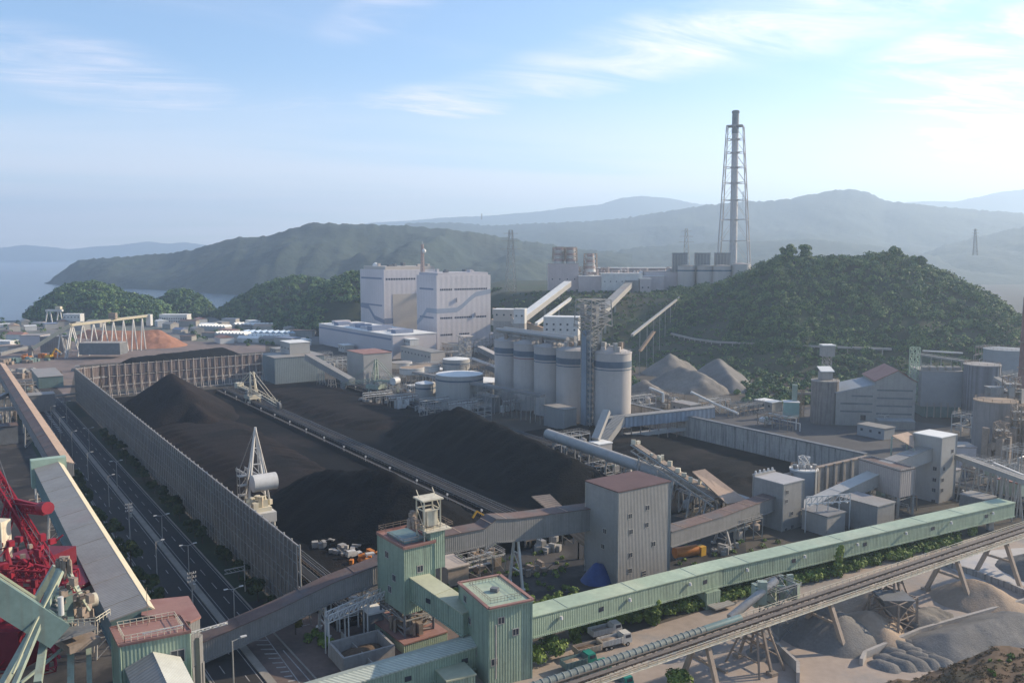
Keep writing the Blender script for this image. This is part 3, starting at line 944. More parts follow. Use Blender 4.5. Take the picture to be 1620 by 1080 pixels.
# concrete retaining walls of the pit at the right
w = thing('retaining_wall', 'long black-stained concrete retaining wall at the far side of the right-hand coal pit', 'wall', S(186, 288.5))
MB().hexa([S(186, 288), S(186, 289.4), S(318, 289.4), S(318, 288)], [p + UP * 9.5 for p in (S(186, 288), S(186, 289.4), S(318, 289.4), S(318, 288))]).build('wall', m_conc_dark, w)
cp_m = MB().hexa([p + UP * 9.503 for p in (S(186, 287.6), S(186, 289.8), S(318, 289.8), S(318, 287.6))], [p + UP * 10 for p in (S(186, 287.6), S(186, 289.8), S(318, 289.8), S(318, 287.6))])
cp_m.build('coping', m_steel_dark, w)
for k in range(7):
    s = 190 + k * 20
    MB().hexa(strip(s, s + .4, 287.85, 288), [p + UP * 9.4 for p in strip(s, s + .5, 287.7, 288)]).build('rib', m_conc, w)
w = thing('retaining_wall', 'brown steel-capped retaining wall closing the near end of the right-hand coal pit', 'wall', S(185, 260))
q = [S(184.5, 240), S(184.5, 288), S(185.6, 288), S(185.6, 240)]
MB().hexa(q, [p + UP * 9.0 for p in q]).build('wall', m_conc_dark, w)
q = [S(184.2, 240), S(184.2, 288), S(185.9, 288), S(185.9, 240)]
MB().hexa([p + UP * 9.003 for p in q], [p + UP * 9.4 for p in q]).build('coping', m_steel_rust, w)
for k in range(10):
    b = S(184.2, 242 + k * 5)
    MB().beam(b, b + UP * 9.6, .5, .5).build('buttress', m_conc, w)


# rail tracks with yard conveyors
def yard_conveyor(label, t0, s0, s1, seed, h=2.4, wide=10.5):
    t = thing('yard_conveyor', label, 'conveyor', S(s0, t0))
    e = 1.2
    bed = MB().hexa([S(s0, t0 - wide / 2 - e), S(s0, t0 + wide / 2 + e), S(s1, t0 + wide / 2 + e), S(s1, t0 - wide / 2 - e)],
                    [S(s0, t0 - wide / 2, h * .5), S(s0, t0 + wide / 2, h * .5), S(s1, t0 + wide / 2, h * .5), S(s1, t0 - wide / 2, h * .5)])
    bed.build('embankment', m_coal_mid, t)
    for o in (-4.2, 4.2):
        MB().beam(S(s0, t0 + o, h * .5 + .1), S(s1, t0 + o, h * .5 + .1), .35, .22).build('rail', m_steel_dark, t)
    fr = MB()
    for o in (-1.6, 0.9, 3.4, 4.8):
        fr.beam(S(s0, t0 + o, h), S(s1, t0 + o, h), .16, .3)
        fr.beam(S(s0, t0 + o, h * .5 + .5), S(s1, t0 + o, h * .5 + .5), .1, .14)
    s = s0
    while s < s1:
        for o in (-1.6, .9): fr.beam(S(s, t0 + o, h * .5), S(s, t0 + o, h), .14)
        fr.beam(S(s, t0 - 1.6, h), S(s, t0 + .9, h), .12)
        s += 3.0
    fr.build('frame', m_steel_dark, t)
    MB().hexa([S(s0, t0 - 1.3, h + .12), S(s0, t0 + .6, h + .12), S(s1, t0 + .6, h + .12), S(s1, t0 - 1.3, h + .12)],
              [S(s0, t0 - 1.3, h + .2), S(s0, t0 + .6, h + .2), S(s1, t0 + .6, h + .2), S(s1, t0 - 1.3, h + .2)]).build('belt', m_rubber, t)
    rl = MB()
    for o in (-5.2, 2.6):
        for z in (h * .5 + .55, h * .5 + 1.1): rl.beam(S(s0, t0 + o, z), S(s1, t0 + o, z), .06)
        s = s0
        while s < s1:
            rl.beam(S(s, t0 + o, h * .5), S(s, t0 + o, h * .5 + 1.1), .08); s += 2.4
    rl.build('handrail', m_steel_rust, t)
    for k in range(int((s1 - s0) / 22)):
        s = s0 + 8 + k * 22
        m = MB().beam(S(s, t0 - 5.2, h * .5), S(s, t0 - 5.2, h * .5 + 2.0), .12)
        m.box(S(s, t0 - 5.2), .6, .6, h * .5 + 1.6, h * .5 + 2.2, -34.3)
        m.build('junction_box', m_white, t)
    return t


yard_conveyor('belt conveyor between two rails running up the middle of the coal yard', 147.5, 196, 530, 1)
yard_conveyor('belt conveyor between two rails along the right edge of the yard, before the silos', 219.5, 214, 530, 2, wide=9)
yard_conveyor('rail-side belt conveyor just inside the long road fence', 77.0, 176, 420, 3, wide=8)

# smoky coal dust hanging over the brown heap is left to the haze; street furniture follows

# ------------------------------------------------------------------ foreground conveyor galleries and towers
def tri(a, b, c, d):
    return [a, b, c, d]


def window(parent, a, b, f, z, w=1.1, h=1.1, m=None, frame=True, awning=False):
    """a window in the wall that runs from ground point a to b; f = fraction along, z = sill height"""
    d = (b - a); d.z = 0; d.normalize(); e = Vector((d.y, -d.x, 0))
    c = a + (b - a) * f; c = Vector((c.x, c.y, 0))
    def bx(w_, z0, z1, o0, o1):
        ring = [c - d * w_ / 2 + e * o0, c + d * w_ / 2 + e * o0, c + d * w_ / 2 + e * o1, c - d * w_ / 2 + e * o1]
        return MB().prism(ring, z0, z1)
    g = bx(w, z, z + h, -.05, .04).build('window', m or m_glass, parent)
    if frame:
        fr = MB()
        for (w0, z0, z1) in ((w + .3, z - .15, z - .001), (w + .3, z + h + .001, z + h + .15)):
            fr.v, fr.f = fr.v, fr.f
            q = bx(w0, z0, z1, -.05, .1); i = len(fr.v); fr.v += q.v; fr.f += [tuple(k + i for k in ff) for ff in q.f]
        for s_ in (-1, 1, 0):
            cc = c + d * s_ * (w / 2 + .075 * abs(s_))
            ring = [cc - d * .06 + e * -.05, cc + d * .06 + e * -.05, cc + d * .06 + e * .08, cc - d * .06 + e * .08]
            fr.prism(ring, z, z + h)
        fo = fr.build('frame', m_steel, parent)
        fo.parent = g; fo['_w'] = g['_w']
    return g


def railing(path, h=1.1, gap=1.6, closed=False, w=.06):
    m = MB(); pts = list(path) + ([path[0]] if closed else [])
    for a, b in zip(pts, pts[1:]):
        for z in (h, h * .55): m.beam(a + UP * z, b + UP * z, w)
        n = max(1, int((b - a).length / gap))
        for k in range(n + 1):
            q = a.lerp(b, k / n); m.beam(q, q + UP * h, w)
    return m


def corners(uf, vf, z, uL, uR, azL=-34.3, azR=55.7):
    f = P(uf, vf, z); l = along(f, azL, uL); r = along(f, azR, uR)
    return f, r, r + (l - f), l


def tower(name, label, cat, c, z0, zt, m_wall, m_roof, wins_r=(), wins_l=(), parapet=.7, over=.35, rail_m=None, hatch=False, win=1.1):
    """box tower from its four roof corners (front, right, back, left)"""
    f, r, b, l = [Vector((p.x, p.y, 0)) for p in c]
    ce = (f + r + b + l) / 4
    t = thing(name, label, cat, (f.x, f.y, z0))
    MB().prism([f, r, b, l], z0, zt).build('wall', m_wall, t)
    big = [ce + (p - ce) * (1 + over / (p - ce).length) for p in (f, r, b, l)]
    MB().prism(big, zt + .003, zt + .28).build('roof', m_roof, t)
    if parapet:
        ed = MB()
        for a_, b_ in zip(big, big[1:] + big[:1]):
            d = (b_ - a_).normalized() * .15
            ed.beam(a_ + UP * (zt + .283 + parapet / 2) + d, b_ + UP * (zt + .283 + parapet / 2) - d, .12, parapet)
        ed.build('parapet', rail_m or m_wall, t)
    tr = MB()
    for p in (f, r, l):
        e = (p - ce).normalized()
        tr.beam(p + e * .06 + UP * z0, p + e * .06 + UP * zt, .3, .3)
    tr.build('corner_trim', m_steel if m_wall in (m_grey_clad, m_grey_dark) else m_wall, t)
    for fr_, z in wins_r: window(t, f, r, fr_, z, win, win)
    for fr_, z in wins_l: window(t, l, f, fr_, z, win, win)
    return t


def gallery(name, label, near, width, h, side, m_wall, m_roof, gable=0.0, wins=(), seams=8.0, legs=(), lamp_gap=0, rf=.5, m_edge=None, thick=.22, m_leg=None, over=.25):
    """enclosed conveyor gallery. near: eave points of the wall seen first; side: horizontal unit vector to the far wall"""
    t = thing(name, label, 'conveyor gallery', (near[0].x, near[0].y, near[0].z - h))
    body = [(0, -h), (0, 0), (width * rf, gable), (width, 0), (width, -h)] if gable else [(0, -h), (0, 0), (width, 0), (width, -h)]
    MB().sweep(near, body, side).build('wall', m_wall, t)
    g = .004
    if gable:
        MB().sweep(near, [(-over, g - gable * over / (width * rf)), (-over, thick), (width * rf, gable + thick), (width * rf, gable + g)], side).build('roof', m_roof, t)
        MB().sweep(near, [(width * rf + .003, gable + g), (width * rf + .003, gable + thick + .05), (width + over, thick), (width + over, g - gable * over / (width * (1 - rf)))], side).build('roof', m_edge or m_roof, t)
    else:
        MB().sweep(near, [(-over, g), (-over, thick), (width + over, thick), (width + over, g)], side).build('roof', m_roof, t)
    # raised seams across the roof and ribs on the wall
    sm = MB(); tot = sum((b - a).length for a, b in zip(near, near[1:])); acc = 0
    for a, b in zip(near, near[1:]):
        d = (b - a); ln = d.length; d.normalize()
        n = max(1, int(ln / seams))
        for k in range(n):
            q = a + d * (ln * (k + .5) / n)
            sm = MB()
            if gable:
                sm.beam(q + side * -over + UP * (thick + .04), q + side * width * rf + UP * (gable + thick + .04), .18, .08)
            else:
                sm.beam(q + side * -over + UP * (thick + .04), q + side * (width + over) + UP * (thick + .04), .2, .08)
            sm.build('roof_seam', m_roof if gable else (m_edge or m_roof), t)
    bm = MB()
    for a, b in zip(near, near[1:]):
        bm.beam(a - side * .08 + UP * (-h - .1), b - side * .08 + UP * (-h - .1), .3, .35)
        bm.beam(a - side * .06 - UP * .15, b - side * .06 - UP * .15, .14, .2)
    bm.build('sill_beam', m_wall, t)

    def at(f):
        x = f * tot
        for a, b in zip(near, near[1:]):
            ln = (b - a).length
            if x <= ln: return a + (b - a) * (x / ln), (b - a).normalized()
            x -= ln
        return near[-1], (near[-1] - near[-2]).normalized()
    for f in wins:
        q, d = at(f)
        dh = Vector((d.x, d.y, 0)).normalized()
        c = q - side * .03 - UP * (h * .5)
        w = MB().hexa([c - dh * .7 - UP * .5 - side * .05, c + dh * .7 - UP * .5 - side * .05, c + dh * .7 - UP * .5 + side * .02, c - dh * .7 - UP * .5 + side * .02],
                      [c - dh * .7 + UP * .5 - side * .05, c + dh * .7 + UP * .5 - side * .05, c + dh * .7 + UP * .5 + side * .02, c - dh * .7 + UP * .5 + side * .02])
        w.build('window', m_glass, t)
    if lamp_gap:
        n = int(tot / lamp_gap)
        for k in range(n):
            q, d = at((k + .4) / n)
            m = MB().beam(q - UP * h * .35, q - side * .5 - UP * h * .3, .1)
            m.tube(q - side * .5 - UP * (h * .3 + .45), q - side * .5 - UP * (h * .3 - .2), .45, .3, 10)
            m.build('wall_lamp', m_white, t)
    for (f, w0, w1, zb, style) in legs:
        q, d = at(f)
        c = q + side * width / 2; top = c - UP * (h + .1)
        dh = Vector((d.x, d.y, 0)).normalized()
        m = MB()
        if style == 'A':
            for s_ in (-1, 1):
                a = Vector((c.x, c.y, zb)) + side * s_ * w1 / 2; b = top + side * s_ * w0 / 2
                m.beam(a, b, .55)
                m.box(a, 1.3, 1.3, zb - .2, zb + .5)
            for k in (.35, .7):
                pa = Vector((c.x, c.y, zb)).lerp(top, k); ww = (w1 + (w0 - w1) * k) / 2
                m.beam(pa - side * ww, pa + side * ww, .3)
            pa = Vector((c.x, c.y, zb)).lerp(top, .35); pb = Vector((c.x, c.y, zb)).lerp(top, .7)
            m.beam(pa - side * (w1 + (w0 - w1) * .35) / 2, pb + side * (w1 + (w0 - w1) * .7) / 2, .22)
        elif style == 'P':
            m.beam(Vector((c.x, c.y, zb)), top, 1.6)
        else:
            for s_ in (-1, 1):
                for e_ in (-1, 1):
                    m.beam(Vector((c.x, c.y, zb)) + side * s_ * w1 / 2 + dh * e_ * w1 / 2.5, top + side * s_ * w0 / 2 + dh * e_ * w0 / 3, .3)
            for k in (.3, .65):
                pa = Vector((c.x, c.y, zb)).lerp(top, k); ww = (w1 + (w0 - w1) * k) / 2
                for e_ in (-1, 1):
                    m.beam(pa - side * ww + dh * e_ * ww * .8, pa + side * ww + dh * e_ * ww * .8, .18)
                    m.beam(pa + side * e_ * ww - dh * ww * .8, pa + side * e_ * ww + dh * ww * .8, .18)
                    pb = Vector((c.x, c.y, zb)).lerp(top, k - .3); wb = (w1 + (w0 - w1) * (k - .3)) / 2
                    m.beam(pb - side * wb + dh * e_ * wb * .8, pa + side * ww + dh * e_ * ww * .8, .14)
        m.build('trestle', m_leg or m_steel, t)
    return t


def gal_side(a, b, left=False):
    d = Vector((b.x - a.x, b.y - a.y, 0)).normalized()
    return Vector((-d.y, d.x, 0)) if left else Vector((d.y, -d.x, 0))


# --- green tower on legs
Z1 = 22.0
c1 = corners(638.7, 868.7, Z1, 598, 687, -36, 54)
f, r, b, l = [Vector((p.x, p.y, 0)) for p in c1]
t1 = tower('transfer_tower', 'green ribbed transfer tower standing on steel legs, with a teal tank on its roof', 'tower', c1, 7.4, Z1, m_green, m_pink_roof,
           wins_r=((.52, 16.2),), wins_l=((.45, 10.4), (.62, 13.6), (.35, 18.0)), parapet=.45, over=.45, rail_m=m_pink_roof, win=1.3)
ce = (f + r + b + l) / 4
ins = [ce + (p - ce) * .68 for p in (f, r, b, l)]
MB().prism(ins, Z1 + .283, Z1 + .9).build('roof_tank', m_teal, t1)
rm = railing([p + UP * (Z1 + 1.0) for p in [ce + (p - ce) * .98 for p in (f, r, b, l)]], closed=True)
rm.build('railing', m_steel_rust, t1)
lg = MB()
for p in [ce + (q - ce) * .94 for q in (f, r, b, l)] + [ce]:
    MB().beam(p + UP * 2.3, p + UP * 7.4, .45).build('leg', m_steel_dark, t1)
br = MB(); ring = [ce + (q - ce) * .94 for q in (f, r, b, l)]
for a_, b_ in zip(ring, ring[1:] + ring[:1]):
    for z in (3.9, 5.8): br.beam(a_ + UP * z, b_ + UP * z, .25)
    br.beam(a_ + UP * 3.9, b_ + UP * 5.8, .2); br.beam(b_ + UP * 5.8, a_ + UP * 7.3, .2)
    br.beam(b_ + UP * 2.5, a_ + UP * 3.9, .2)
br.build('brace', m_steel, t1)
eq = MB(); rr_ = random.Random(4)
for k in range(26):
    q = ce + (f - ce) * rr_.uniform(-.7, .8) + (r - ce) * rr_.uniform(-.6, .6)
    eq.box(q, rr_.uniform(.5, 2), rr_.uniform(.5, 2), 2.4 + rr_.uniform(0, .4), 3 + rr_.uniform(.2, 2.6), rr_.uniform(0, 90))
eq.build('machinery', m_steel_rust, t1)
bx = [ce + (p - ce) * 1.42 for p in (f, r, b, l)]
hs = thing('pump_house', 'green boxy house with brown flat roof under the legs of the green tower', 'building', (ce.x, ce.y, 0))
MB().prism(bx, -.3, 2.0).build('wall', m_green, hs)
MB().prism([ce + (p - ce) * 1.02 for p in bx], 2.003, 2.3).build('roof', m_pink_roof, hs)
window(hs, bx[3], bx[0], .4, .5, 1.2, 1.0)
# white and rust machinery frame rising behind the tower roof
q = P(678, 838, 24)
mf = thing('drive_platform', 'rusty cream machinery platform and frame standing behind the green tower roof', 'platform', (q.x, q.y, 10))
m = MB()
for s_ in (-1, 1):
    for e_ in (-1, 1):
        a = q + BX * 2.0 * s_ + AX * 1.8 * e_
        m.beam(Vector((a.x, a.y, 12)), Vector((a.x, a.y, 31.2)), .28)
for z in (20, 25, 29):
    for s_ in (-1, 1):
        a = Vector((q.x, q.y, z))
        m.beam(a + BX * 2 * s_ - AX * 1.8, a + BX * 2 * s_ + AX * 1.8, .2); m.beam(a - BX * 2 + AX * 1.8 * s_, a + BX * 2 + AX * 1.8 * s_, .2)
        m.beam(a + BX * 2 * s_ - AX * 1.8, a + BX * 2 * s_ + AX * 1.8 + UP * 4, .14)
m.build('frame', m_cream_machine, mf)
MB().box((q.x, q.y), 5.2, 4.6, 31.2, 31.5, -34.3).build('roof', m_cream_machine, mf)
MB().box((q.x + .4, q.y), 2.6, 2.2, 25.2, 28.6, -34.3).build('hopper', m_cream_machine, mf)
MB().box((q.x + 1.2, q.y - .5), 6.2, 5.0, 24.6, 24.85, -34.3).build('deck', m_cream_machine, mf)
MB().box((q.x + 1.2, q.y - .5), 3.6, 3.6, 16.0, 24.6, -34.3).build('casing', m_green, mf)
railing([q + BX * a_ + AX * b_ + UP * .9 for a_, b_ in ((-2.2, -3.2), (4.4, -3.2), (4.4, 2), (-2.2, 2))], closed=True).build('railing', m_steel_rust, mf)
e = MB()
for k in range(14): e.box(q - BX * rn(2, 5) + AX * rn(-2, 1), rn(.4, 1.2), rn(.4, 1.2), 25.4, 26 + rn(.3, 2.8), rn(0, 90))
e.build('machinery', m_steel_rust, mf)

# --- second green tower, at the left end of the long green gallery
Z2 = 16.0
c2 = corners(773.7, 964.6, Z2, 727, 841, -27, 63)
f2, r2, b2, l2 = [Vector((p.x, p.y, 0)) for p in c2]
t2 = tower('transfer_tower', 'green ribbed tower with railed red-edged roof, where the long green gallery starts', 'tower', c2, -.3, Z2, m_green, m_green_roof,
           wins_r=((.28, 12.8), (.62, 9.8), (.12, 4.6)), wins_l=((.2, 13.4), (.35, 9.6), (.55, 4.2)), parapet=0, over=.5, win=1.2)
ce2 = (f2 + r2 + b2 + l2) / 4
railing([ce2 + (p - ce2) * .72 + UP * (Z2 + .28) for p in (f2, r2, b2, l2)], closed=True, gap=.7).build('railing', m_steel_rust, t2)
ed = MB(); rg_ = [ce2 + (p - ce2) * 1.03 for p in (f2, r2, b2, l2)]
for a_, b_ in zip(rg_, rg_[1:] + rg_[:1]): ed.beam(a_ + UP * (Z2 + .42), b_ + UP * (Z2 + .42), .7, .3)
ed.build('roof_edge', m_pink_roof, t2)
MB().box(ce2, 1.6, 1.2, Z2 + .283, Z2 + 1.1, 20).build('roof_vent', m_steel_dark, t2)
MB().box(f2.lerp(r2, .12) + Vector((.3, -.5, 0)), .25, .25, 2, Z2 - 3, 20).build('drain_pipe', m_steel, t2)

# short gallery from one green tower down to the other
a, b_ = PV(649, 914, f, r), PD(728, 968, P(728, 968, 13.8).y)
b_ = P(728, 968, 12.0)
sd = gal_side(a, b_, left=True)
b_ = b_ + (b_ - a) * .06
gallery('conveyor_gallery', 'short green gallery with pale sunlit roof sloping down between the two green towers', [a, b_], 4.4, 4.6, sd, m_green, m_pale_lit_roof, wins=(.35,), seams=30, m_edge=m_pale_lit_roof)
# long green gallery to the right
ga = PV(841, 976, f2, r2); ga = P(838, 977, 12.0); gm = P(1143, 899.5, 8.4); gb = P(1606, 795, 8.0)
sd = gal_side(ga, gb, left=True)
gallery('conveyor_gallery', 'very long green roofed gallery crossing the picture from the green tower to the right edge', [ga, gm, gb], 5.0, 4.2, sd, m_green, m_green_roof,
        wins=(.11, .30, .47, .62, .78, .92), seams=17, lamp_gap=19, m_edge=mat('seam_paint', (.36, .42, .34), .6), legs=((.745, 1, 1, 0, 'P'), (.86, 1, 1, 0, 'P'), (.955, 1, 1, 0, 'P'), (.58, 1, 1, 0, 'P')))
pb = thing('support_house', 'small green windowless block carrying the long green gallery above the hedge', 'building', P(1113, 957))
q = P(1116, 955); MB().box(q, 5.6, 4.4, -.3, 4.1, 60).build('wall', m_green, pb)
MB().box(q + Vector((2, -1, 0)), 7.5, 6.5, .9, 1.25, 60).build('apron_roof', m_roof_grey, pb)
# gallery in the bottom foreground that ends in the green tower
ga = P(470, 1109, 5.0); gb = P(752, 1023, 6.0)
sd = gal_side(ga, gb, left=True)
m_dark_teal_roof = mat('pale_ribbed_roof', (.42, .45, .38), .6, .1, .15, 1.0, corr=.9, cb=.4, streak=.2, scol=(.25, .3, .27))
gb = gb + (gb - ga).normalized() * 2
gallery('conveyor_gallery', 'green gallery with ribbed pale roof in the bottom foreground, entering a green tower', [ga + (ga - gb) * .15, gb], 5.2, 4.4, sd, m_green, m_dark_teal_roof, gable=.9, wins=(.62, .9), seams=40)
for q, lab in ((P(715, 1083, 0), 'pale green lower annex below the foreground gallery, left of the green tower'),):
    bt = thing('annex', lab, 'building', q)
    MB().box(q, 9, 6, -.3, 3.4, 62).build('wall', m_green, bt); MB().box(q, 9.4, 6.4, 3.403, 3.7, 62).build('roof', m_pale_lit_roof, bt)

# --- left green gallery, transfer house with faded red roof
ZL = 20.0
ga = P(55, 741, ZL); gb = P(176, 983, ZL)
sd = gal_side(gb, ga)
gallery('conveyor_gallery', 'grey roofed green gallery running up the left side beside the road', [gb, ga], 7.6, 5.0, sd, m_teal, m_roof_grey, gable=1.2, rf=.83, seams=13, m_edge=m_cream_lit_edge, legs=((.25, 3, 5, 0, 'T'), (.55, 3, 5, 0, 'T'), (.9, 3, 5, 0, 'T')), wins=())  # m_edge paints the sunlit far roof plane lighter than the near one
q = ga + sd * 3.8
MB().box(q + AX * 1.0, 9.6, 3.2, ZL - 6, ZL + 2.6, -34.3).build('transfer_house', mat('pale_green_sheet', (.33, .43, .34), .6, .1, .2, 1), label='small pale green head house capping the far end of the left grey-roofed gallery', cat='building')
gc = P(0, 592, 17); gd = P(86, 737, 17)
gallery('conveyor_gallery', 'brown dusty gallery continuing away beyond the pale green head house', [gd, gc + (gc - gd) * .2], 5.6, 4.0, gal_side(gd, gc), m_grey_dark, m_rust_roof, gable=1.0, seams=20, m_edge=m_tan_roof, legs=((.15, 3, 4, 0, 'T'), (.4, 3, 4, 0, 'T'), (.65, 3, 4, 0, 'T'), (.9, 3, 4, 0, 'T')))
ch = corners(190, 1022, 22, 177, 299, -34.3, 62)
th_ = tower('transfer_house', 'green transfer house with faded red railed roof, bottom left, end of the grey-roofed gallery', 'building', ch, -.3, 22, m_green, m_pink_roof,
            wins_r=((.82, 17.4), (.82, 14.2)), parapet=.25, over=.4, rail_m=m_pink_roof, win=2.0)
fh, rh, bh, lh = [Vector((p.x, p.y, 0)) for p in ch]; ceh = (fh + rh + bh + lh) / 4
railing([ceh + (p - ceh) * .86 + UP * 22.3 for p in (fh, rh, bh, lh)], closed=True, gap=1.0, w=.08).build('railing', m_cream_machine, th_)
qs = [ceh + (p - ceh) * .86 for p in (fh, rh, bh, lh)]
MB().beam(qs[1] + UP * 23.4, qs[0].lerp(qs[1], .3) + UP * 23.2, .14).build('handrail', m_white, th_)
ca = corners(316, 976, 20.2, 240, 318, -34.3, 55.7)
fa_ = P(300, 985, 20.2); an = [fa_, P(316, 977, 20.2), P(297, 946, 20.2), P(228, 953, 20.2), P(226, 975, 20.2)]
at_ = thing('transfer_annex', 'grey annex with faded red flat roof behind the green transfer house', 'building', (fa_.x, fa_.y, 0))
MB().prism([Vector((p.x, p.y, 0)) for p in an], 12, 20.2).build('wall', m_grey_dark, at_)
cen = sum((Vector((p.x, p.y, 0)) for p in an), Vector()) / 5
MB().prism([cen + (Vector((p.x, p.y, 0)) - cen) * 1.05 for p in an], 20.203, 20.6).build('roof', m_pink_roof, at_)
for p in an[:3]: MB().beam(Vector((p.x, p.y, 0)), Vector((p.x, p.y, 12)), .8).build('leg', m_grey_dark, at_)
MB().beam(Vector((an[1].x, an[1].y, 0)) + Vector((-.6, -.3, 0)), Vector((an[1].x, an[1].y, 17)) + Vector((-.6, -.3, 0)), 1.6, 1.6).build('shaft', m_grey_dark, at_)
pt = P(292, 1004, 20)
ms = MB(); 
for k in range(5):
    ms.beam(P(300 + k * 12, 1003 - k * 3.4, 19.3), P(312 + k * 12, 999.6 - k * 3.4, 19.3), .14); ms.beam(P(300 + k * 12, 1000 - k * 3.4, 20.2), P(312 + k * 12, 996.6 - k * 3.4, 20.2), .14)
    ms.beam(P(300 + k * 12, 1003 - k * 3.4, 19.3), P(306 + k * 12, 998.3 - k * 3.4, 20.2), .1); ms.beam(P(306 + k * 12, 998.3 - k * 3.4, 20.2), P(312 + k * 12, 999.6 - k * 3.4, 19.3), .1)
ms.build('pipe_bridge', m_white, label='thin white lattice bridge joining the green transfer house to the grey gallery', cat='bridge')
gb = P(196, 1046, 18.4); ge = P(205, 1120, 14.0)
ga2 = P(262, 1052, 18.4)
sd = (rh - fh).normalized()
gallery('conveyor_gallery', 'pale-roofed gallery coming out of the transfer house towards the bottom edge', [gb + AX * 1.5, gb - AX * 26 - UP * 3.0], 8.0, 4.0, sd, m_teal, m_roof_grey, gable=1.8, seams=12, m_edge=mat('ribbed_pale_sheet', (.50, .50, .44), .6, .1, .2, 1, corr=.6, cb=.3))
mst = MB().tube(P(234, 988, 22.3), P(234, 988, 22.3) + UP * 6.6, .07, .04, 6)
mst.build('mast', m_steel_rust, th_)

# --- grey gallery with rusted roof, from the annex past the green tower to the grey tower
A0, A1 = Vector((-57.5, 172.5, 0)), Vector((19, 220.0, 0))
pts = [PV(u, v, A0, A1) for u, v in ((318, 1017), (440, 964), (523, 923.5), (600, 893))]
pts2 = [PV(u, v, A0, A1) for u, v in ((600, 893), (689, 851), (767, 836))]
pts3 = [PV(u, v, A0, A1) for u, v in ((767, 836), (785, 821.5), (816, 820.5), (972, 800))]
sd = gal_side(A0, A1, left=True)
gallery('conveyor_gallery', 'grey gallery with rusty roof climbing from the transfer house towards the green tower', pts, 4.6, 4.2, sd, m_grey_dark, m_rust_roof, seams=14, m_leg=m_white,
        legs=((.68, 2.4, 6.0, 0, 'A'), (.93, 2.4, 6, 0, 'A')), m_edge=m_rust_roof)
gallery('conveyor_gallery', 'lower grey gallery piece with rusty roof just right of the green tower', pts2, 4.6, 4.2, sd, m_grey_dark, m_rust_roof, seams=14, m_edge=m_tan_roof, m_leg=m_white)
gallery('conveyor_gallery', 'grey gallery with raised rusty roof entering the left side of the dark-roofed grey tower', pts3, 4.8, 5.6, sd, m_grey_dark, m_rust_roof, seams=22, m_edge=m_tan_roof, m_leg=m_white, legs=((.27, 1.6, 6.5, 0, 'A'),))

# --- grey towers
cg = corners(978.5, 779, 24.6, 927, 1061, -34.3, 55.7)
tg = tower('transfer_tower', 'big grey tower with dark brown flat roof and scattered square windows', 'tower', cg, -.3, 24.6, m_grey_clad, m_dark_roof, parapet=0, over=.3,
           wins_r=((.22, 17.2), (.55, 18.4), (.24, 13.0), (.54, 13.8), (.24, 6.8), (.68, 8.2), (.23, 2.6), (.5, -.1 + 1.0), (.5, .2)), wins_l=((.6, 12.6), (.55, 8.3)), win=1.15)
fg, rgt, bg_, lg_ = [Vector((p.x, p.y, 0)) for p in cg]
ZT3 = P(1239, 766.7, 0)
d3 = 255.0
z3 = PD(1239, 766.7, d3).z
ct3 = corners(1239, 766.7, z3, 1192, 1272, -34.3, 55.7)
tower('transfer_tower', 'slim pale grey tower with grey flat roof, left of the two towers on the right', 'tower', ct3, -.3, z3, m_grey_clad, mat('grey_flat_roof', (.36, .35, .345), .7, .1, .2, 1), parapet=0, over=.25,
      wins_r=((.2, z3 - 3.2), (.18, z3 - 6.0), (.45, z3 - 10.3), (.2, z3 - 15), (.5, z3 - 14.6), (.5, z3 - 18)), win=1.1)
f3, r3, b3, l3 = [Vector((p.x, p.y, 0)) for p in ct3]
q = l3.lerp(b3, .4)
rp = thing('rooftop_fans', 'row of small white rooftop fans at the back edge of the slim pale grey tower', 'fan unit', (q.x, q.y, z3))
MB().beam(l3 + UP * (z3 + .6), b3 + UP * (z3 + .6), 1.0, .6).build('housing', m_steel, rp)
for k in range(5):
    w_ = l3.lerp(b3, .1 + k * .2); MB().tube(w_ + UP * (z3 + .9), w_ + UP * (z3 + 1.8), .4, .3, 8).build('fan', m_white, rp)
ga, gb = PV(1064, 846, rgt, r3), P(1228, 785.6, 0)
Q0, Q1 = rgt + (fg - rgt).normalized() * 0 + Vector((0, -.2, 0)), l3.lerp(f3, .75)
ga = PV(1062, 841.5, Q0, Q1); gb = PV(1228, 785.6, Q0, Q1)
sd = gal_side(ga, gb, left=True)
gallery('conveyor_gallery', 'grey gallery with rusty brown roof linking the big grey tower to the slim pale tower', [ga, PV(1144, 816.7, Q0, Q1), gb], 4.4, 4.0, sd, m_grey_dark, m_rust_roof, seams=9, m_edge=m_tan_roof, legs=((.52, 1.8, 6, 0, 'A'),), m_leg=m_steel)
# right-hand pale tower
d5 = 285.0; z5 = PD(1489.6, 693, d5).z
ct5 = corners(1489.6, 693, z5, 1446, 1514, -34.3, 55.7)
tower('transfer_tower', 'tall pale grey tower with bright white flat roof at the right', 'tower', ct5, -.3, z5, m_pale_clad, m_white_lit_roof, parapet=0, over=.25,
      wins_l=((.82, z5 - 11.5), (.82, z5 - 15.4), (.82, z5 - 19), (.82, z5 - 23)), wins_r=((.25, z5 - 11.5), (.2, z5 - 15.4), (.2, z5 - 19), (.75, z5 - 6)), win=1.2)
f5, r5, b5, l5 = [Vector((p.x, p.y, 0)) for p in ct5]
d4 = 268.0; z4 = PD(1424, 746, d4).z
c4 = [P(1424, 746, z4), P(1447.6, 741.5, z4), P(1378, 724, z4), P(1359, 727, z4)]
t4 = tower('crusher_house', 'beige box house on legs between the two pale grey galleries', 'building', c4, z4 - 8.6, z4, mat('beige_cladding', (.36, .315, .285), .65, .1, .1, 1, corr=.9, cb=.25, streak=.3, scol=(.2, .17, .15)), m_rust_roof, parapet=.5, over=.15)
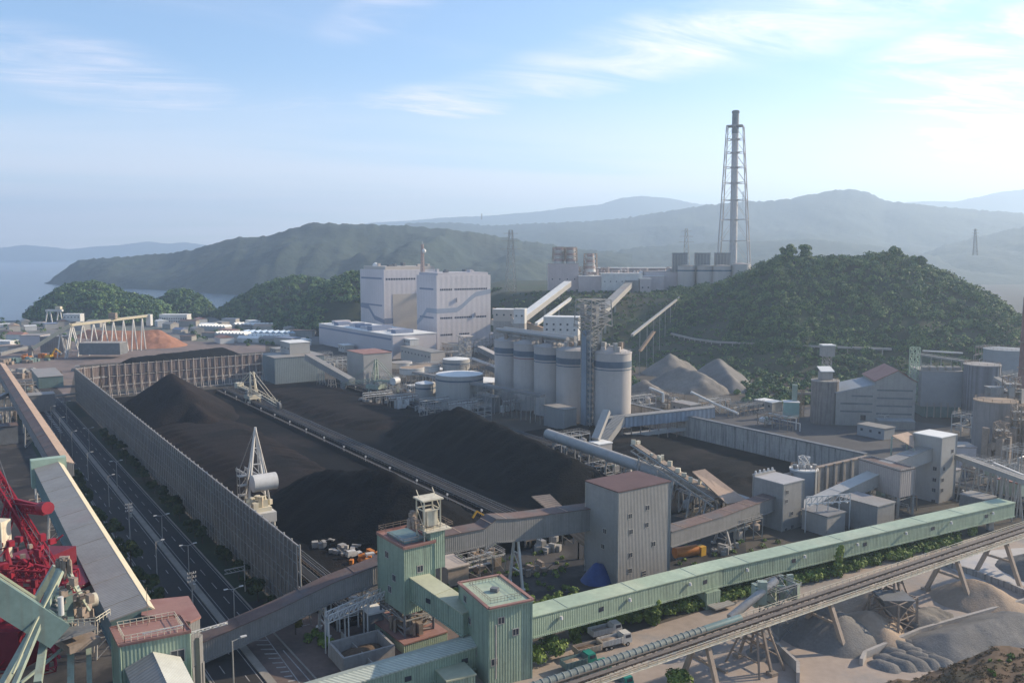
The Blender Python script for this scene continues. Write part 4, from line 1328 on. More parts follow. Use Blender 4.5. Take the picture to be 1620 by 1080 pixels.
for p in c4:
    p = Vector((p.x, p.y, 0)); MB().beam(p * 1.0 + Vector((0, .5, 0)), p + Vector((0, .5, z4 - 8.6)), .7).build('leg', m_steel, t4)
Q0, Q1 = Vector((P(1270, 807, z4 - 9).x, P(1270, 807, z4 - 9).y, 0)), Vector((c4[0].x, c4[0].y, 0))
Q0 = r3 + Vector((-.4, -.6, 0)); Q1 = c4[3].lerp(c4[0], .5); Q1.z = 0
ga = PV(1267, 808, Q0, Q1); gb = PV(1391, 750.6, Q0, Q1)
gallery('conveyor_gallery', 'pale grey gallery rising from the slim tower to the beige box house', [ga, gb], 4.6, 3.6, gal_side(ga, gb, True), m_pale_clad, mat('pale_grey_roof', (.44, .42, .38), .6, .1, .15, 1), seams=30, m_edge=m_white, legs=((.62, 1.5, 5, 0, 'A'),), m_leg=m_steel)
Q0 = c4[1].lerp(c4[2], .45); Q0.z = 0; Q1 = l5.lerp(f5, .7)
ga = PV(1404, 736, Q0, Q1); gb = PV(1479, 708, Q0, Q1)
gallery('conveyor_gallery', 'upper pale blue-grey gallery entering the white-roofed tower', [ga, gb], 4.6, 4.0, gal_side(ga, gb, True), m_pale_clad, m_roof_grey, seams=30, m_edge=m_white)
cn = thing('canopy', 'tan lean-to canopy with green posts left of the white-roofed tower', 'canopy', P(1430, 745))
cp_ = [PD(1411, 690, 290), PD(1436, 684, 297), PD(1446, 690, 293), PD(1446, 709, 287)]
MB().hexa(cp_, [p + UP * .3 for p in cp_]).build('roof', m_tan_roof, cn)
for p in cp_[:2]: MB().beam(Vector((p.x, p.y, 0)), p, .4).build('post', m_teal_machine, cn)
for p in cp_[3:]: MB().beam(Vector((p.x, p.y, 0)), p, .4).build('post', m_teal_machine, cn)
q = P(943, 918)
tp = heap_mesh([(q, q + Vector((3, 2, 0)), 5.5, 4.0)], slope=1.5, step=.7, nz=.5, seed=3)
tp.build('tarpaulin', m_blue, label='bright blue tarpaulin heaped against the foot of the big grey tower', cat='tarpaulin', smooth=60)
# ------------------------------------------------------------------ silos, power station, chimney, works on the plateau
def lattice(base, w0, top, w1, levels, th=.5, th2=.25, az=-34.3, horiz=True, cross=True):
    """square lattice mast: four legs from half-width w0 at base to w1 at top"""
    m = MB(); d = azv(az); e = azv(az + 90)
    cs = [(-1, -1), (1, -1), (1, 1), (-1, 1)]
    def pt(k, c):
        w = w0 + (w1 - w0) * k
        return base.lerp(top, k) + d * c[0] * w + e * c[1] * w
    for c in cs: m.beam(pt(0, c), pt(1, c), th)
    ks = [levels[0]] + list(levels[1:])
    for a, b in zip(ks, ks[1:]):
        for i in range(4):
            c, n = cs[i], cs[(i + 1) % 4]
            if horiz: m.beam(pt(b, c), pt(b, n), th2)
            if cross:
                m.beam(pt(a, c), pt(b, n), th2); m.beam(pt(a, n), pt(b, c), th2)
    return m


SILO_T, SILO_R, SILO_H = 271.0, 9.05, 36.0
silo_pos = []
names = ['first silo from the left, at the far end of the row of tall pale silos', 'second silo from the left in the row of tall pale silos', 'third silo from the left in the row of tall pale silos',
         'fourth silo from the left, partly behind the lattice lift tower', 'fifth silo, sunlit on its edge, standing alone right of the lift tower']
for k, u in enumerate((807.5, 838.5, 871.5, 907.5, 968.5)):
    s = s_at(u, SILO_T, 15); silo_pos.append(s)
    c = S(s, SILO_T)
    t = thing('silo', names[k], 'silo', c, 'row of five tall silos')
    hh = SILO_H + (1.5 if k == 4 else 0)
    MB().lathe(c, [(SILO_R, -.5), (SILO_R, hh)], 40).build('shell', m_silo, t, smooth=30)
    MB().lathe(c, [(SILO_R + .12, hh - 6.6), (SILO_R + .12, hh - 3.6)], 40).build('blue_band', m_silo_band, t, smooth=30)
    MB().lathe(c, [(SILO_R + .12, hh - 7.9), (SILO_R + .12, hh - 7.4)], 40).build('thin_band', m_silo_red if k in (1,) else m_silo_band, t, smooth=30)
    MB().lathe(c, [(SILO_R + .25, hh + .003), (SILO_R + .25, hh + .3), (2.0, hh + 2.8), (2.0, hh + 3.3)], 40).build('roof', m_silo, t, smooth=30)
    rl = MB()
    for z in (.55, 1.1):
        for j in range(20):
            a0, a1 = math.tau * j / 20, math.tau * (j + 1) / 20
            rl.beam(c + Vector((math.cos(a0), math.sin(a0), 0)) * 8.8 + UP * (hh + .3 + z), c + Vector((math.cos(a1), math.sin(a1), 0)) * 8.8 + UP * (hh + .3 + z), .1)
    for j in range(20):
        a0 = math.tau * j / 20; q = c + Vector((math.cos(a0), math.sin(a0), 0)) * 8.8 + UP * (hh + .3); rl.beam(q, q + UP * 1.1, .1)
    rl.build('railing', m_steel, t)
    rg = random.Random(30 + k)
    for j in range(13):
        eq = MB()
        a0 = rg.uniform(0, math.tau); q = c + Vector((math.cos(a0), math.sin(a0), 0)) * rg.uniform(1, 7)
        eq.box(q, rg.uniform(.8, 2.4), rg.uniform(.8, 2.2), hh + .4, hh + rg.uniform(2.6, 5.4), rg.uniform(0, 90))
        eq.build('filter_box', rg.choice([m_steel, m_silo, m_steel_rust, m_pale_clad]), t)
# conveyor bridge over the silos
sA, sB = silo_pos[0] + 10, silo_pos[3] + 2
t = thing('silo_bridge', 'blue-grey conveyor bridge running over the tops of the left four silos', 'conveyor', S(sA, SILO_T, 40))
for o, z in ((-2.5, 41.5), (2.6, 41.8)):
    MB().tube(S(sA, SILO_T + o, z), S(sB, SILO_T + o, z), 1.15, n=12).build('cover', m_pale_clad, t, smooth=40)
fr = MB()
for o in (-4, -1, 1.2, 4.2):
    fr.beam(S(sA, SILO_T + o, 39.6), S(sB, SILO_T + o, 39.6), .35, .5)
    fr.beam(S(sA, SILO_T + o, 41.6), S(sB, SILO_T + o, 41.6), .12)
s = sB
while s < sA:
    fr.beam(S(s, SILO_T - 4, 39.6), S(s, SILO_T + 4.2, 39.6), .25)
    for o in (-4, 4.2): fr.beam(S(s, SILO_T + o, 36.3), S(s, SILO_T + o, 41.6), .2); fr.beam(S(s, SILO_T + o, 37), S(s + 3, SILO_T + o, 39.5), .16)
    s += 3.4
fr.build('frame', m_steel, t)
# lift tower between the silos
sL = s_at(931, 262, 15); bL = S(sL, 263.5)
t = thing('lift_tower', 'tall open steel lift and stair tower standing between the fourth and fifth silos', 'tower', bL)
lattice(bL, 3.6, bL + UP * 50, 3.4, [k / 17 for k in range(18)], .55, .26).build('frame', m_steel, t)
MB().box(bL - BX * 2 + AX * .8, 4.0, 3.6, 0, 48, -34.3).build('lift_shaft', mat('blue_grey_sheet', (.22, .26, .30), .6, .1, .1, 1, corr=1, cb=.3), t)
MB().box(bL + BX * 2.4 - AX * 2.4, 1.6, 1.8, 0, 46, -34.3).build('duct', m_steel, t)
hd = lattice(bL + UP * 50 + BX * 1, 6.5, bL + UP * 63 + BX * 1, 6.0, [0, .25, .5, .75, 1], .5, .3)
for k in range(6): hd.box(bL + BX * rn(-6, 7) + AX * rn(-5, 5), rn(1, 3), rn(1, 3), 50 + rn(0, 7), 53 + rn(1, 8), rn(0, 90))
hd.build('head_frame', m_steel, t)
lg = MB(); lg.beam(bL + UP * 43 - BX * 1, bL + UP * 50.5 - BX * 9 , .4); lg.beam(bL + UP * 43 + BX * 1, bL + UP * 50.5 + BX * 9, .4)
lg.beam(bL + UP * 50.5 - BX * 11, bL + UP * 50.5 + BX * 10, .5); lg.beam(bL + UP * 63 - BX * 6, bL + UP * 63 + BX * 9, .4); lg.beam(bL + UP * 57 - BX * 6, bL + UP * 57 + BX * 9, .35)
lg.build('cantilever_beam', m_steel, t)
q = S(silo_pos[4] - 6, SILO_T + 12, 41)
m = MB().beam(q - UP * 3, q + BX * 9 + UP * 6, 1.4, 1.0); m.beam(q + BX * 1.5 - UP * 3, q + BX * 10.5 + UP * 6, .3)
m.build('loading_spout', m_tan_roof, label='slanted rust-coloured spout at the top right of the fifth silo', cat='spout')
# low sheds and pipe racks at the foot of the silos
for (s0, s1, t0, t1, h, lab, mm) in ((silo_pos[3] - 4, silo_pos[3] - 20, 249, 257, 10, 'grey-brown shed at the foot of the fourth silo, beside the pale pipe gallery', m_grey_clad),
                                     (silo_pos[0] + 8, silo_pos[1], 246, 252, 8, 'dark low shed under the conveyor in front of the first silo', m_grey_dark)):
    b = thing('shed', lab, 'shed', S(s0, t0)); ring = strip(s1, s0, t0, t1)
    MB().hexa(ring, [p + UP * h for p in ring]).build('wall', mm, b)
    ring = strip(s1 - .3, s0 + .3, t0 - .3, t1 + .3)
    MB().hexa([p + UP * (h + .003) for p in ring], [p + UP * (h + .35) for p in ring]).build('roof', m_roof_grey, b)
t = thing('pipe_gallery', 'dark open conveyor on tall legs passing in front of the silos', 'conveyor', S(420, 246))
a, b = S(silo_pos[0] + 60, 241, 13), S(silo_pos[3] - 3, 249, 14.5)
MB().beam(a, b, 3.4, 1.4).build('deck', m_grey_dark, t)
fr = MB(); n = 16
for k in range(n + 1):
    q = a.lerp(b, k / n)
    for o in (-1.6, 1.6): fr.beam(q + BX * o, Vector((q.x, q.y, 0)) + BX * o, .35)
    fr.beam(q - BX * 1.6 - UP * 5, q + BX * 1.6 - UP * 5, .25); fr.beam(q - BX * 1.6 - UP * 10, q + BX * 1.6 - UP * 2, .2)
for o in (-1.7, 1.7): fr.beam(a + BX * o + UP * 1.7, b + BX * o + UP * 1.7, .12)
fr.build('leg_frame', m_steel, t)
# big pale pipe gallery descending to the right
Q0, Q1 = S(s_at(865, 245), 245), S(s_at(1190, 258), 258)
a = P(866, 686, 13.5); b = P(1192, 800, 6.5)
t = thing('pipe_gallery', 'long pale blue-grey round pipe gallery slanting down right of the silos', 'conveyor gallery', Vector((a.x, a.y, 0)))
MB().tube(a, b, 2.1, n=20).build('shell', m_pale_clad, t, smooth=40)
for k in range(1, 14):
    q = a.lerp(b, k / 14); d = (b - a).normalized(); MB().tube(q - d * .12, q + d * .12, 2.2, n=20).build('flange', m_pale_clad, t, smooth=40)
for k in (.06, .14, .22, .36, .46, .6, .78):
    q = a.lerp(b, k) - UP * 2.1; m = MB()
    for o in (-2, 2): m.beam(q + BX * o, Vector((q.x, q.y, 0)) + BX * o * 1.15, .4)
    m.beam(q - BX * 2.2, q + BX * 2.2, .4); m.beam(q - BX * 2 - UP * 5, q + BX * 2 - UP * 5, .3); m.beam(q - BX * 2 - UP * 9, q + BX * 2 - UP * 5, .2)
    m.build('trestle', m_steel, t)
# white head box and chute beside it
q = P(950, 722, 4)
t = thing('chute_house', 'small white-topped box house with a chute beside the pipe gallery', 'building', Vector((q.x, q.y, 0)))
zt = PD(956, 700, q.y).z
MB().box(q, 7, 6, zt - 5, zt, -34.3).build('wall', m_silo, t); MB().box(q, 7.4, 6.4, zt + .003, zt + .4, -34.3).build('roof', m_white_lit_roof, t)
m = MB()
for o in (-2.6, 2.6):
    for e in (-2, 2): m.beam(q + BX * o + AX * e + UP * (zt - 5), Vector((q.x, q.y, 0)) + BX * o + AX * e, .4)
m.build('leg', m_steel, t)
c0, c1_ = PD(960, 650, q.y + 12), PD(942, 695, q.y + 2)
MB().beam(c0, c1_, 3.0, 2.0).build('chute', m_pale_clad, t)
# transverse bridge right of the fifth silo (grey, braced)
a, b = PD(955, 663, 384), PD(1128, 645, 396)
t = thing('conveyor_bridge', 'pale blue-grey conveyor bridge running right from the foot of the fifth silo', 'conveyor gallery', Vector((a.x, a.y, 0)))
MB().beam(a - UP * 2, b - UP * 2, 4.5, 4.6).build('wall', mat('blue_grey_cladding', (.27, .31, .36), .6, .14, .1, 1, corr=1.2, cb=.4, streak=.6, scol=(.17, .14, .13)), t)
MB().beam(a + UP * .55, b + UP * .55, 5.0, .4).build('roof', m_roof_grey, t)
MB().beam(a - UP * 9 + BX * 6, b - UP * 8.0, 3.6, 1.6).build('lower_gallery', m_pale_clad, t)
fr = MB(); n = 12
for k in range(n + 1):
    q = a.lerp(b, k / n); fr.beam(q - UP * 4, Vector((q.x, q.y, 0)), .45)
    if k < n: q2 = a.lerp(b, (k + 1) / n); fr.beam(q - UP * 4.3, Vector((q2.x, q2.y, 6)), .22)
fr.build('trestle', m_steel_rust, t)
a, b = PD(972, 658, 383), PD(941, 700, 372)
gallery('conveyor_gallery', 'short steep grey gallery dropping from the bridge beside the fifth silo', [a, b], 5.0, 3.6, azv(80), m_pale_clad, m_roof_grey, seams=30)
for (u0, v0, u1, v1, y, lab) in ((1027, 613, 1049, 622, 402, 'white bent pipe above the conveyor bridge, left of the other'), (1093, 620, 1128, 637, 405, 'white sloping pipe at the right end of the conveyor bridge')):
    m = MB().tube(PD(u0, v0, y), PD(u1, v1, y), .6, n=8)
    m.tube(PD(u1, v1, y), PD(u1, v1 + 14, y), .6, n=8) if u0 < 1050 else m.tube(PD(u1, v1, y), PD(u1 + 40, v1 + 17, y - 8), .6, n=8)
    m.build('pipe', m_white, label=lab, cat='pipe', smooth=40)

# --- power station
def block(name, label, fr_, az_l, len_l, len_r, h, m, azr=55.7):
    f = Vector((fr_.x, fr_.y, 0)); l = f + azv(az_l) * len_l; r = f + azv(azr) * len_r
    return [f, r, r + l - f, l]


WIN_MESH = {}


def wins_row(parent, a, b, fracs, z, w, h, m=None):
    """a row of separate windows; they share one mesh"""
    d = (b - a); d.z = 0; d.normalize(); e = Vector((d.y, -d.x, 0))
    first = None
    for f in fracs:
        c = a + (b - a) * f; c = Vector((c.x, c.y, z))
        if first is None:
            ring = [c - d * w / 2 - e * .05, c + d * w / 2 - e * .05, c + d * w / 2 + e * .12, c - d * w / 2 + e * .12]
            first = MB().prism(ring, z, z + h).build('window', m or m_glass, parent); o0 = c
        else:
            k = first.copy(); COL.objects.link(k); k.parent = parent; k.location = c - o0


def stripe(parent, a, b, pts, w, m, name='stripe'):
    """painted band on a wall: pts = (fraction along, height)"""
    d = (b - a); d.z = 0; d.normalize(); e = Vector((d.y, -d.x, 0)) * .08
    mm = MB()
    for (f0, z0), (f1, z1) in zip(pts, pts[1:]):
        p, q = a + (b - a) * f0, a + (b - a) * f1
        lo = [Vector((p.x, p.y, z0)), Vector((q.x, q.y, z1))]
        mm.hexa([lo[0] - e * .2, lo[1] - e * .2, lo[1] + e, lo[0] + e], [lo[0] - e * .2 + UP * w, lo[1] - e * .2 + UP * w, lo[1] + e + UP * w, lo[0] + e + UP * w])
    return mm.build(name, m, parent)


ff = P(691.5, 553, 0)
Ar = along(Vector((ff.x, ff.y, 65)), 58, 776); Al = along(Vector((ff.x, ff.y, 65)), -34.3, 659)
B1 = [Vector((ff.x, ff.y, 0)), Vector((Ar.x, Ar.y, 0)), Vector((Ar.x + Al.x - ff.x, Ar.y + Al.y - ff.y, 0)), Vector((Al.x, Al.y, 0))]
HB1 = PD(691.5, 436, ff.y).z
t = thing('power_station_block', 'front lilac boiler house of the power station, with dark window rows and blue wave stripe', 'building', ff)
MB().prism(B1, -1, HB1).build('wall', m_plant, t)
ctr = sum(B1, Vector()) / 4
MB().prism([ctr + (p - ctr) * .93 for p in B1], HB1 + .003, HB1 + 2.4).build('roof', m_plant_low, t)
vx = [(.06, .03)]
fr_a = [.075 + k * .032 for k in range(7)]; fr_b = [.335 + k * .0325 for k in range(19)]
wins_row(t, B1[0], B1[1], fr_a + fr_b, HB1 - 13.2, 1.15, 1.5)
wins_row(t, B1[0], B1[1], fr_a + [.335 + k * .0325 for k in range(10)] + [.74 + k * .0325 for k in range(6)], HB1 - 38.5, 1.15, 1.5)
wins_row(t, B1[0], B1[1], fr_a + [.42 + k * .0325 for k in range(6)], HB1 - 53.5, 1.15, 1.5)
stripe(t, B1[0], B1[1], [(0, HB1 - 33.5), (.36, HB1 - 33.0), (.46, HB1 - 30), (.62, HB1 - 23), (.72, HB1 - 19.5), (1, HB1 - 17)], 4.2, mat('pale_blue_stripe', (.30, .335, .40), .6, .04, .05, .3))
stripe(t, B1[3], B1[0], [(0, HB1 - 46), (.3, HB1 - 40), (.5, HB1 - 33.5), (1, HB1 - 33.5)], 4.2, MATS['pale_blue_stripe'])
for z in (HB1 - 13, HB1 - 38.5): stripe(t, B1[3], B1[0], [(.15, z), (.85, z)], 1.6, m_plant_blue, 'louvre')
for f_, z in ((.36, HB1 - 24), (.7, HB1 - 38)):
    p = B1[0].lerp(B1[1], f_); MB().box(p, 3, .5, z, z + 4, 58).build('vent_box', m_plant_low, t)
for k in range(7):
    p = ctr + (B1[k % 4] - ctr) * rn(.3, .8); MB().box(p, rn(3, 7), rn(2, 5), HB1 + 2.403, HB1 + rn(3.8, 6), 58).build('roof_unit', m_plant_low if k % 2 else m_steel_dark, t)
# stair annex on its right
p = B1[1]; ring = [p + azv(58) * -1 + azv(148) * 1.0, p + azv(58) * 7 + azv(148) * 1.0, p + azv(58) * 7 - azv(148) * 16, p - azv(58) * 1 - azv(148) * 16]
MB().prism(ring, -1, PD(776, 527, p.y).z).build('annex', m_plant, t)
dB = 838.0
c = PD(607, 427, dB); HB2 = PD(607, 427, dB).z
l = along(Vector((c.x, c.y, HB2)), -34.3, 569.5); r_ = along(Vector((c.x, c.y, HB2)), 58, 694)
B2 = [Vector((c.x, c.y, 0)), Vector((r_.x, r_.y, 0)), Vector((r_.x + l.x - c.x, r_.y + l.y - c.y, 0)), Vector((l.x, l.y, 0))]
t = thing('power_station_block', 'rear lilac boiler house of the power station, partly hidden, with white roof dome and mast', 'building', c)
MB().prism(B2, -1, HB2).build('wall', m_plant, t)
ctr = sum(B2, Vector()) / 4
MB().prism([ctr + (p - ctr) * .9 for p in B2], HB2 + .003, HB2 + 3.2).build('roof', m_plant_cream, t)
wins_row(t, B2[0], B2[1], [.05 + k * .045 for k in range(12)], HB2 - 10, 1.8, 1.8)
wins_row(t, B2[0], B2[1], [.24, .28, .5, .54, .58], HB2 - 36, 1.8, 2.6)
stripe(t, B2[3], B2[0], [(.05, HB2 - 9.5), (.92, HB2 - 9.5)], 1.8, m_plant_blue, 'louvre')
stripe(t, B2[3], B2[0], [(.05, HB2 - 36), (.92, HB2 - 36)], 1.6, m_plant_blue, 'louvre')
stripe(t, B2[3], B2[0], [(0, HB2 - 39), (.35, HB2 - 40), (.6, HB2 - 50), (1, HB2 - 53)], 4.2, m_plant_blue)
stripe(t, B2[0], B2[1], [(0, HB2 - 53), (1, HB2 - 53)], 5.5, m_plant_blue)
MB().prism([B2[0].lerp(B2[1], .15) + azv(148) * .3, B2[0].lerp(B2[1], .62) + azv(148) * .3, B2[0].lerp(B2[1], .62) - azv(148) * 3, B2[0].lerp(B2[1], .15) - azv(148) * 3], 0, HB2 - 24).build('cream_bay', m_plant_cream, t)
q = ctr + (B2[3] - ctr) * .6
MB().lathe(q + UP * (HB2 + 3.2), [(3.2, 0), (3.1, 1.2), (2.2, 2.8), (.4, 3.6)], 16).build('dome', m_white_lit_roof, t, smooth=40)
for k in range(6):
    p = ctr + (B2[k % 4] - ctr) * rn(.2, .75); MB().box(p, rn(3, 8), rn(2, 5), HB2 + 3.203, HB2 + rn(4.4, 7), 58).build('roof_unit', m_plant_cream if k % 2 else m_steel_dark, t)
q = PD(668.5, 425, 800); q.z = HB1 + 2
t = thing('antenna_mast', 'red and white lattice antenna mast with a white ball on the power station roof', 'mast', q)
lattice(q, 1.3, q + UP * 26, .8, [k / 9 for k in range(10)], .45, .25, az=20).build('frame', m_stripe_red, t)
MB().lathe(q + UP * 17.5 + Vector((1.6, -1, 0)), [(.3, 0), (1.6, 1), (2.1, 2.2), (1.6, 3.4), (.3, 4.3)], 14).build('dish', m_white_lit_roof, t, smooth=50)
MB().beam(q, q + UP * 28.5, .5).build('pole', m_white, t)
# turbine hall
fl_ = P(621.7, 568, 0); hT = PD(621.7, 531, fl_.y).z
l = along(Vector((fl_.x, fl_.y, hT)), -36, 504.5); r_ = along(Vector((fl_.x, fl_.y, hT)), 56, 690)
B3 = [Vector((fl_.x, fl_.y, 0)), Vector((r_.x, r_.y, 0)), Vector((r_.x + l.x - fl_.x, r_.y + l.y - fl_.y, 0)), Vector((l.x, l.y, 0))]
t = thing('turbine_hall', 'long low lilac turbine hall with a blue line, in front of the power station', 'building', fl_)
MB().prism(B3, -1, hT).build('wall', m_plant_low, t)
ctr = sum(B3, Vector()) / 4
MB().prism([ctr + (p - ctr) * 1.006 for p in B3], hT + .003, hT + .5).build('roof', m_white_lit_roof, t)
stripe(t, B3[3], B3[0], [(0, hT - 4), (.985, hT - 4)], 1.5, m_plant_blue)
stripe(t, B3[3], B3[0], [(.86, 2), (.985, 2)], 4.5, m_glass, 'louvre')
for k in range(8):
    p = B3[3].lerp(B3[0], .1 + k * .115) + azv(56) * rn(8, 20)
    MB().box(p, rn(10, 20), rn(7, 10), hT + .503, hT + rn(2.6, 4.6), -36).build('roof_unit', m_plant_blue if k % 2 else m_plant_low, t)
# buildings between the turbine hall and the tanks
def simple_building(name, label, cat, c, sx, sy, h, az, m, mr, z0=0.0, nw=0, wz=None, gable=0.0, group=None, over=.3, ww=1.2):
    t = thing(name, label, cat, Vector((c.x, c.y, z0)), group)
    d = azv(az); e = azv(az + 90); c = Vector((c.x, c.y, 0))
    ring = [c - e * sx / 2 - d * sy / 2, c + e * sx / 2 - d * sy / 2, c + e * sx / 2 + d * sy / 2, c - e * sx / 2 + d * sy / 2]
    MB().prism(ring, z0 - .5, z0 + h).build('wall', m, t)
    o = [c - e * (sx / 2 + over) - d * (sy / 2 + over), c + e * (sx / 2 + over) - d * (sy / 2 + over), c + e * (sx / 2 + over) + d * (sy / 2 + over), c - e * (sx / 2 + over) + d * (sy / 2 + over)]
    if gable:
        # ridge along the longer side
        if sx >= sy: r0, r1 = (o[0] + o[3]) / 2, (o[1] + o[2]) / 2; q = [o[0], o[1], o[2], o[3]]
        else: r0, r1 = (o[0] + o[1]) / 2, (o[3] + o[2]) / 2; q = [o[1], o[2], o[3], o[0]]
        z1 = z0 + h + .003; mm = MB(); i = 0
        mm.v = [p + UP * z1 for p in q] + [r0 + UP * (z1 + gable), r1 + UP * (z1 + gable)]
        if sx >= sy: mm.f = [(0, 1, 5, 4), (2, 3, 4, 5), (0, 4, 3), (1, 2, 5), (3, 2, 1, 0)]
        else: mm.f = [(0, 1, 5, 4), (2, 3, 4, 5), (3, 0, 4), (1, 2, 5), (3, 2, 1, 0)]
        mm.build('roof', mr, t)
    else:
        MB().prism(o, z0 + h + .003, z0 + h + .35).build('roof', mr, t)
    if nw:
        for wz_ in (wz or [h * .55]): wins_row(t, ring[0], ring[1], [(k + .5) / nw for k in range(nw)], z0 + wz_, ww, ww)
    return t


simple_building('office_building', 'cream two-storey office with a dark doorway between the turbine hall and round tanks', 'building', P(668, 574), 52, 12, 11, 57, m_plant_cream, m_roof_grey, nw=9, wz=[6.8])
simple_building('roof_house', 'small white roof house with three windows on the cream office', 'building', P(651, 545, 11.4), 11, 8, 4.5, 57, m_white, m_white_lit_roof, z0=11.6, nw=3, wz=[1.8], ww=1.5)
simple_building('control_house', 'grey control house with faded red roof in front of the turbine hall', 'building', P(585, 606), 26, 20, 21, 56, m_pale_clad, m_pink_roof)
simple_building('machine_house', 'dark grey-green house with a white upper box at the far end of the yard', 'building', P(463, 600), 30, 34, 17, 56, mat('grey_green_cladding', (.20, .235, .24), .6, .12, .1, 1, corr=1.2, cb=.3), m_roof_grey)
simple_building('roof_house', 'white box house on top of the dark grey-green house', 'building', P(467, 556, 18), 19, 14, 7.5, 56, m_pale_clad, m_white_lit_roof, z0=17.4, nw=3, wz=[3])
a, b = PD(482, 560, 545), PD(552, 600, 520)
gallery('conveyor_gallery', 'pale gallery dropping from the grey-green house to the stacker by the right rail track', [a, b], 4, 3.6, azv(60), m_grey_clad, m_roof_grey, seams=40, legs=((.3, 2, 4, 0, 'T'), (.55, 2, 4, 0, 'T')))
for (u, v, r, h, lab, mr) in ((727, 639, 13.5, 17.5, 'largest white round tank with pale flat top, left of the silos', m_white_lit_roof), (757, 630, 13, 11, 'wide low white tank between the largest tank and the silos', m_white_lit_roof),
                             (673, 632, 6, 10, 'small white tank left of the largest round tank', m_white_lit_roof), (722, 605, 9, 16, 'white round tank behind the largest tank', m_white_lit_roof),
                             (636, 600, 7, 4, 'pale raised thickener tank in front of the cream office', m_conc), (672, 605, 10, 4, 'tan-topped raised settling tank, middle of three', m_sand), (652, 610, 8, 4, 'tan-topped raised settling tank, leftmost, on steel legs', m_sand)):
    c = P(u, v); raised = h < 6
    t = thing('storage_tank', lab, 'tank', c)
    z0 = 8.0 if raised else 0
    MB().lathe(c, [(r, z0 - (.2 if not raised else 0)), (r, z0 + h), (r - .25, z0 + h)], 36).build('shell', m_pale_clad if not raised else m_white, t, smooth=30)
    MB().lathe(c, [(r - .3, z0 + h + .003), (.6, z0 + h + (1.2 if not raised else .3))], 36).build('roof', mr, t, smooth=30)
    MB().lathe(c, [(r + .1, z0 + h - (3.2 if not raised else .9)), (r + .1, z0 + h - (2.3 if not raised else .5))], 36).build('stripe', m_silo_band if not raised else m_steel, t, smooth=30)
    if raised:
        for k in range(8):
            q = c + Vector((math.cos(k * .785), math.sin(k * .785), 0)) * r * .85; MB().beam(q, q + UP * z0, .4).build('leg', m_steel, t)
q = P(738, 640)
t = thing('sample_tower', 'slim open steel tower with a flat roof plate standing among the white tanks', 'tower', q)
q = P(736, 600)
zt = PD(733, 532, q.y).z
lattice(q, 3.2, q + UP * zt, 3.0, [k / 7 for k in range(8)], .4, .2, az=30).build('frame', m_steel, t)
MB().box(q, 9, 8, zt, zt + .6, 57).build('roof', m_plant_cream, t)
t['_w'] = t['_w']
for (u0, v0, u1, v1, y0, y1, lab) in ((755, 548, 812, 576, 610, 520, 'upper of two pale galleries dropping to the first silo'), (740, 566, 812, 592, 590, 500, 'lower of two pale galleries dropping to the first silo')):
    a, b = PD(u0, v0, y0), PD(u1, v1, y1)
    gallery('conveyor_gallery', lab, [a, b], 4.0, 3.2, azv(60), m_steel_dark, m_plant_cream, seams=60, legs=((.35, 2, 4, 0, 'T'), (.7, 2, 4, 0, 'T')))
a, b = PD(745, 556, 640), PD(640, 590, 620)
gallery('conveyor_gallery', 'dull grey gallery sloping down to the left in front of the cream office', [b, a], 5, 4, azv(0), m_grey_dark, m_roof_grey, seams=60, legs=((.3, 2, 4, 0, 'T'), (.7, 2, 4, 0, 'T')))
# piping racks, small plant around the tanks
rg = random.Random(77)
labs = ['leftmost', 'second', 'third', 'fourth', 'fifth', 'rightmost']
for k, (u, v) in enumerate(((600, 640), (640, 645), (690, 650), (735, 655), (770, 648), (820, 650))):
    c = P(u, v); t = thing('pipe_rack', 'steel pipe rack in front of the white tanks, %s of six' % labs[k], 'pipe rack', c, 'pipe racks below the white tanks')
    m = MB()
    for i in range(6):
        q = c + BX * (i - 2.5) * 3.4
        for o in (0, 3.5): m.beam(q + AX * o, q + AX * o + UP * 7, .3)
        m.beam(q, q + AX * 3.5 + UP * 7, .15)
    m.build('frame', m_steel_rust if k % 2 else m_steel, t)
    for i in range(3):
        MB().tube(c - BX * 9 + AX * (i * 1.2) + UP * (5 + i), c + BX * 9 + AX * (i * 1.2) + UP * (5 + i), .32, n=7).build('pipe', m_white if i % 2 else m_steel, t, smooth=40)
    q = MB()
    for i in range(7): q.box(c + BX * rg.uniform(-9, 9) + AX * rg.uniform(0, 6), rg.uniform(1, 3.5), rg.uniform(1, 3), 0, rg.uniform(1.5, 5), rg.uniform(-40, 60))
    q.build('machinery', m_white if k % 2 else m_grey_clad, t)

# --- chimney with lattice
base = PD(1160, 452, 1000); base.z = 44
t = thing('chimney', 'very tall grey chimney stack held in a tapering open steel lattice tower', 'chimney', base)
ztop = PD(1164, 175, 1000).z
def stack_r(k): return 4.4 - .8 * k
top = PD(1164, 175, 1000)
xc = PD(1162, 300, 1000).x
b0 = Vector((PD(1160, 420, 1000).x, 1000, 40))
tp = Vector((top.x, 1000, ztop))
m = MB()
m.hexa([b0 + Vector((math.cos(a) * 4.6, math.sin(a) * 4.6, 0)) for a in [math.tau * k / 24 for k in range(24)]], [tp + Vector((math.cos(a) * 3.6, math.sin(a) * 3.6, -4)) for a in [math.tau * k / 24 for k in range(24)]])
m.build('flue', mat('weathered_stack', (.46, .44, .43), .7, .12, .03, .4, streak=.5, scol=(.2, .19, .19)), t, smooth=40)
MB().lathe(tp - UP * 4, [(3.6, .003), (4.4, 1.4), (4.4, 3.2), (3.5, 4.0)], 24).build('stack_head', m_steel_dark, t, smooth=40)
MB().lathe(tp - UP * 26, [(3.95, 0), (3.85, 21.9)], 24).build('dark_sleeve', m_steel_dark, t, smooth=40)
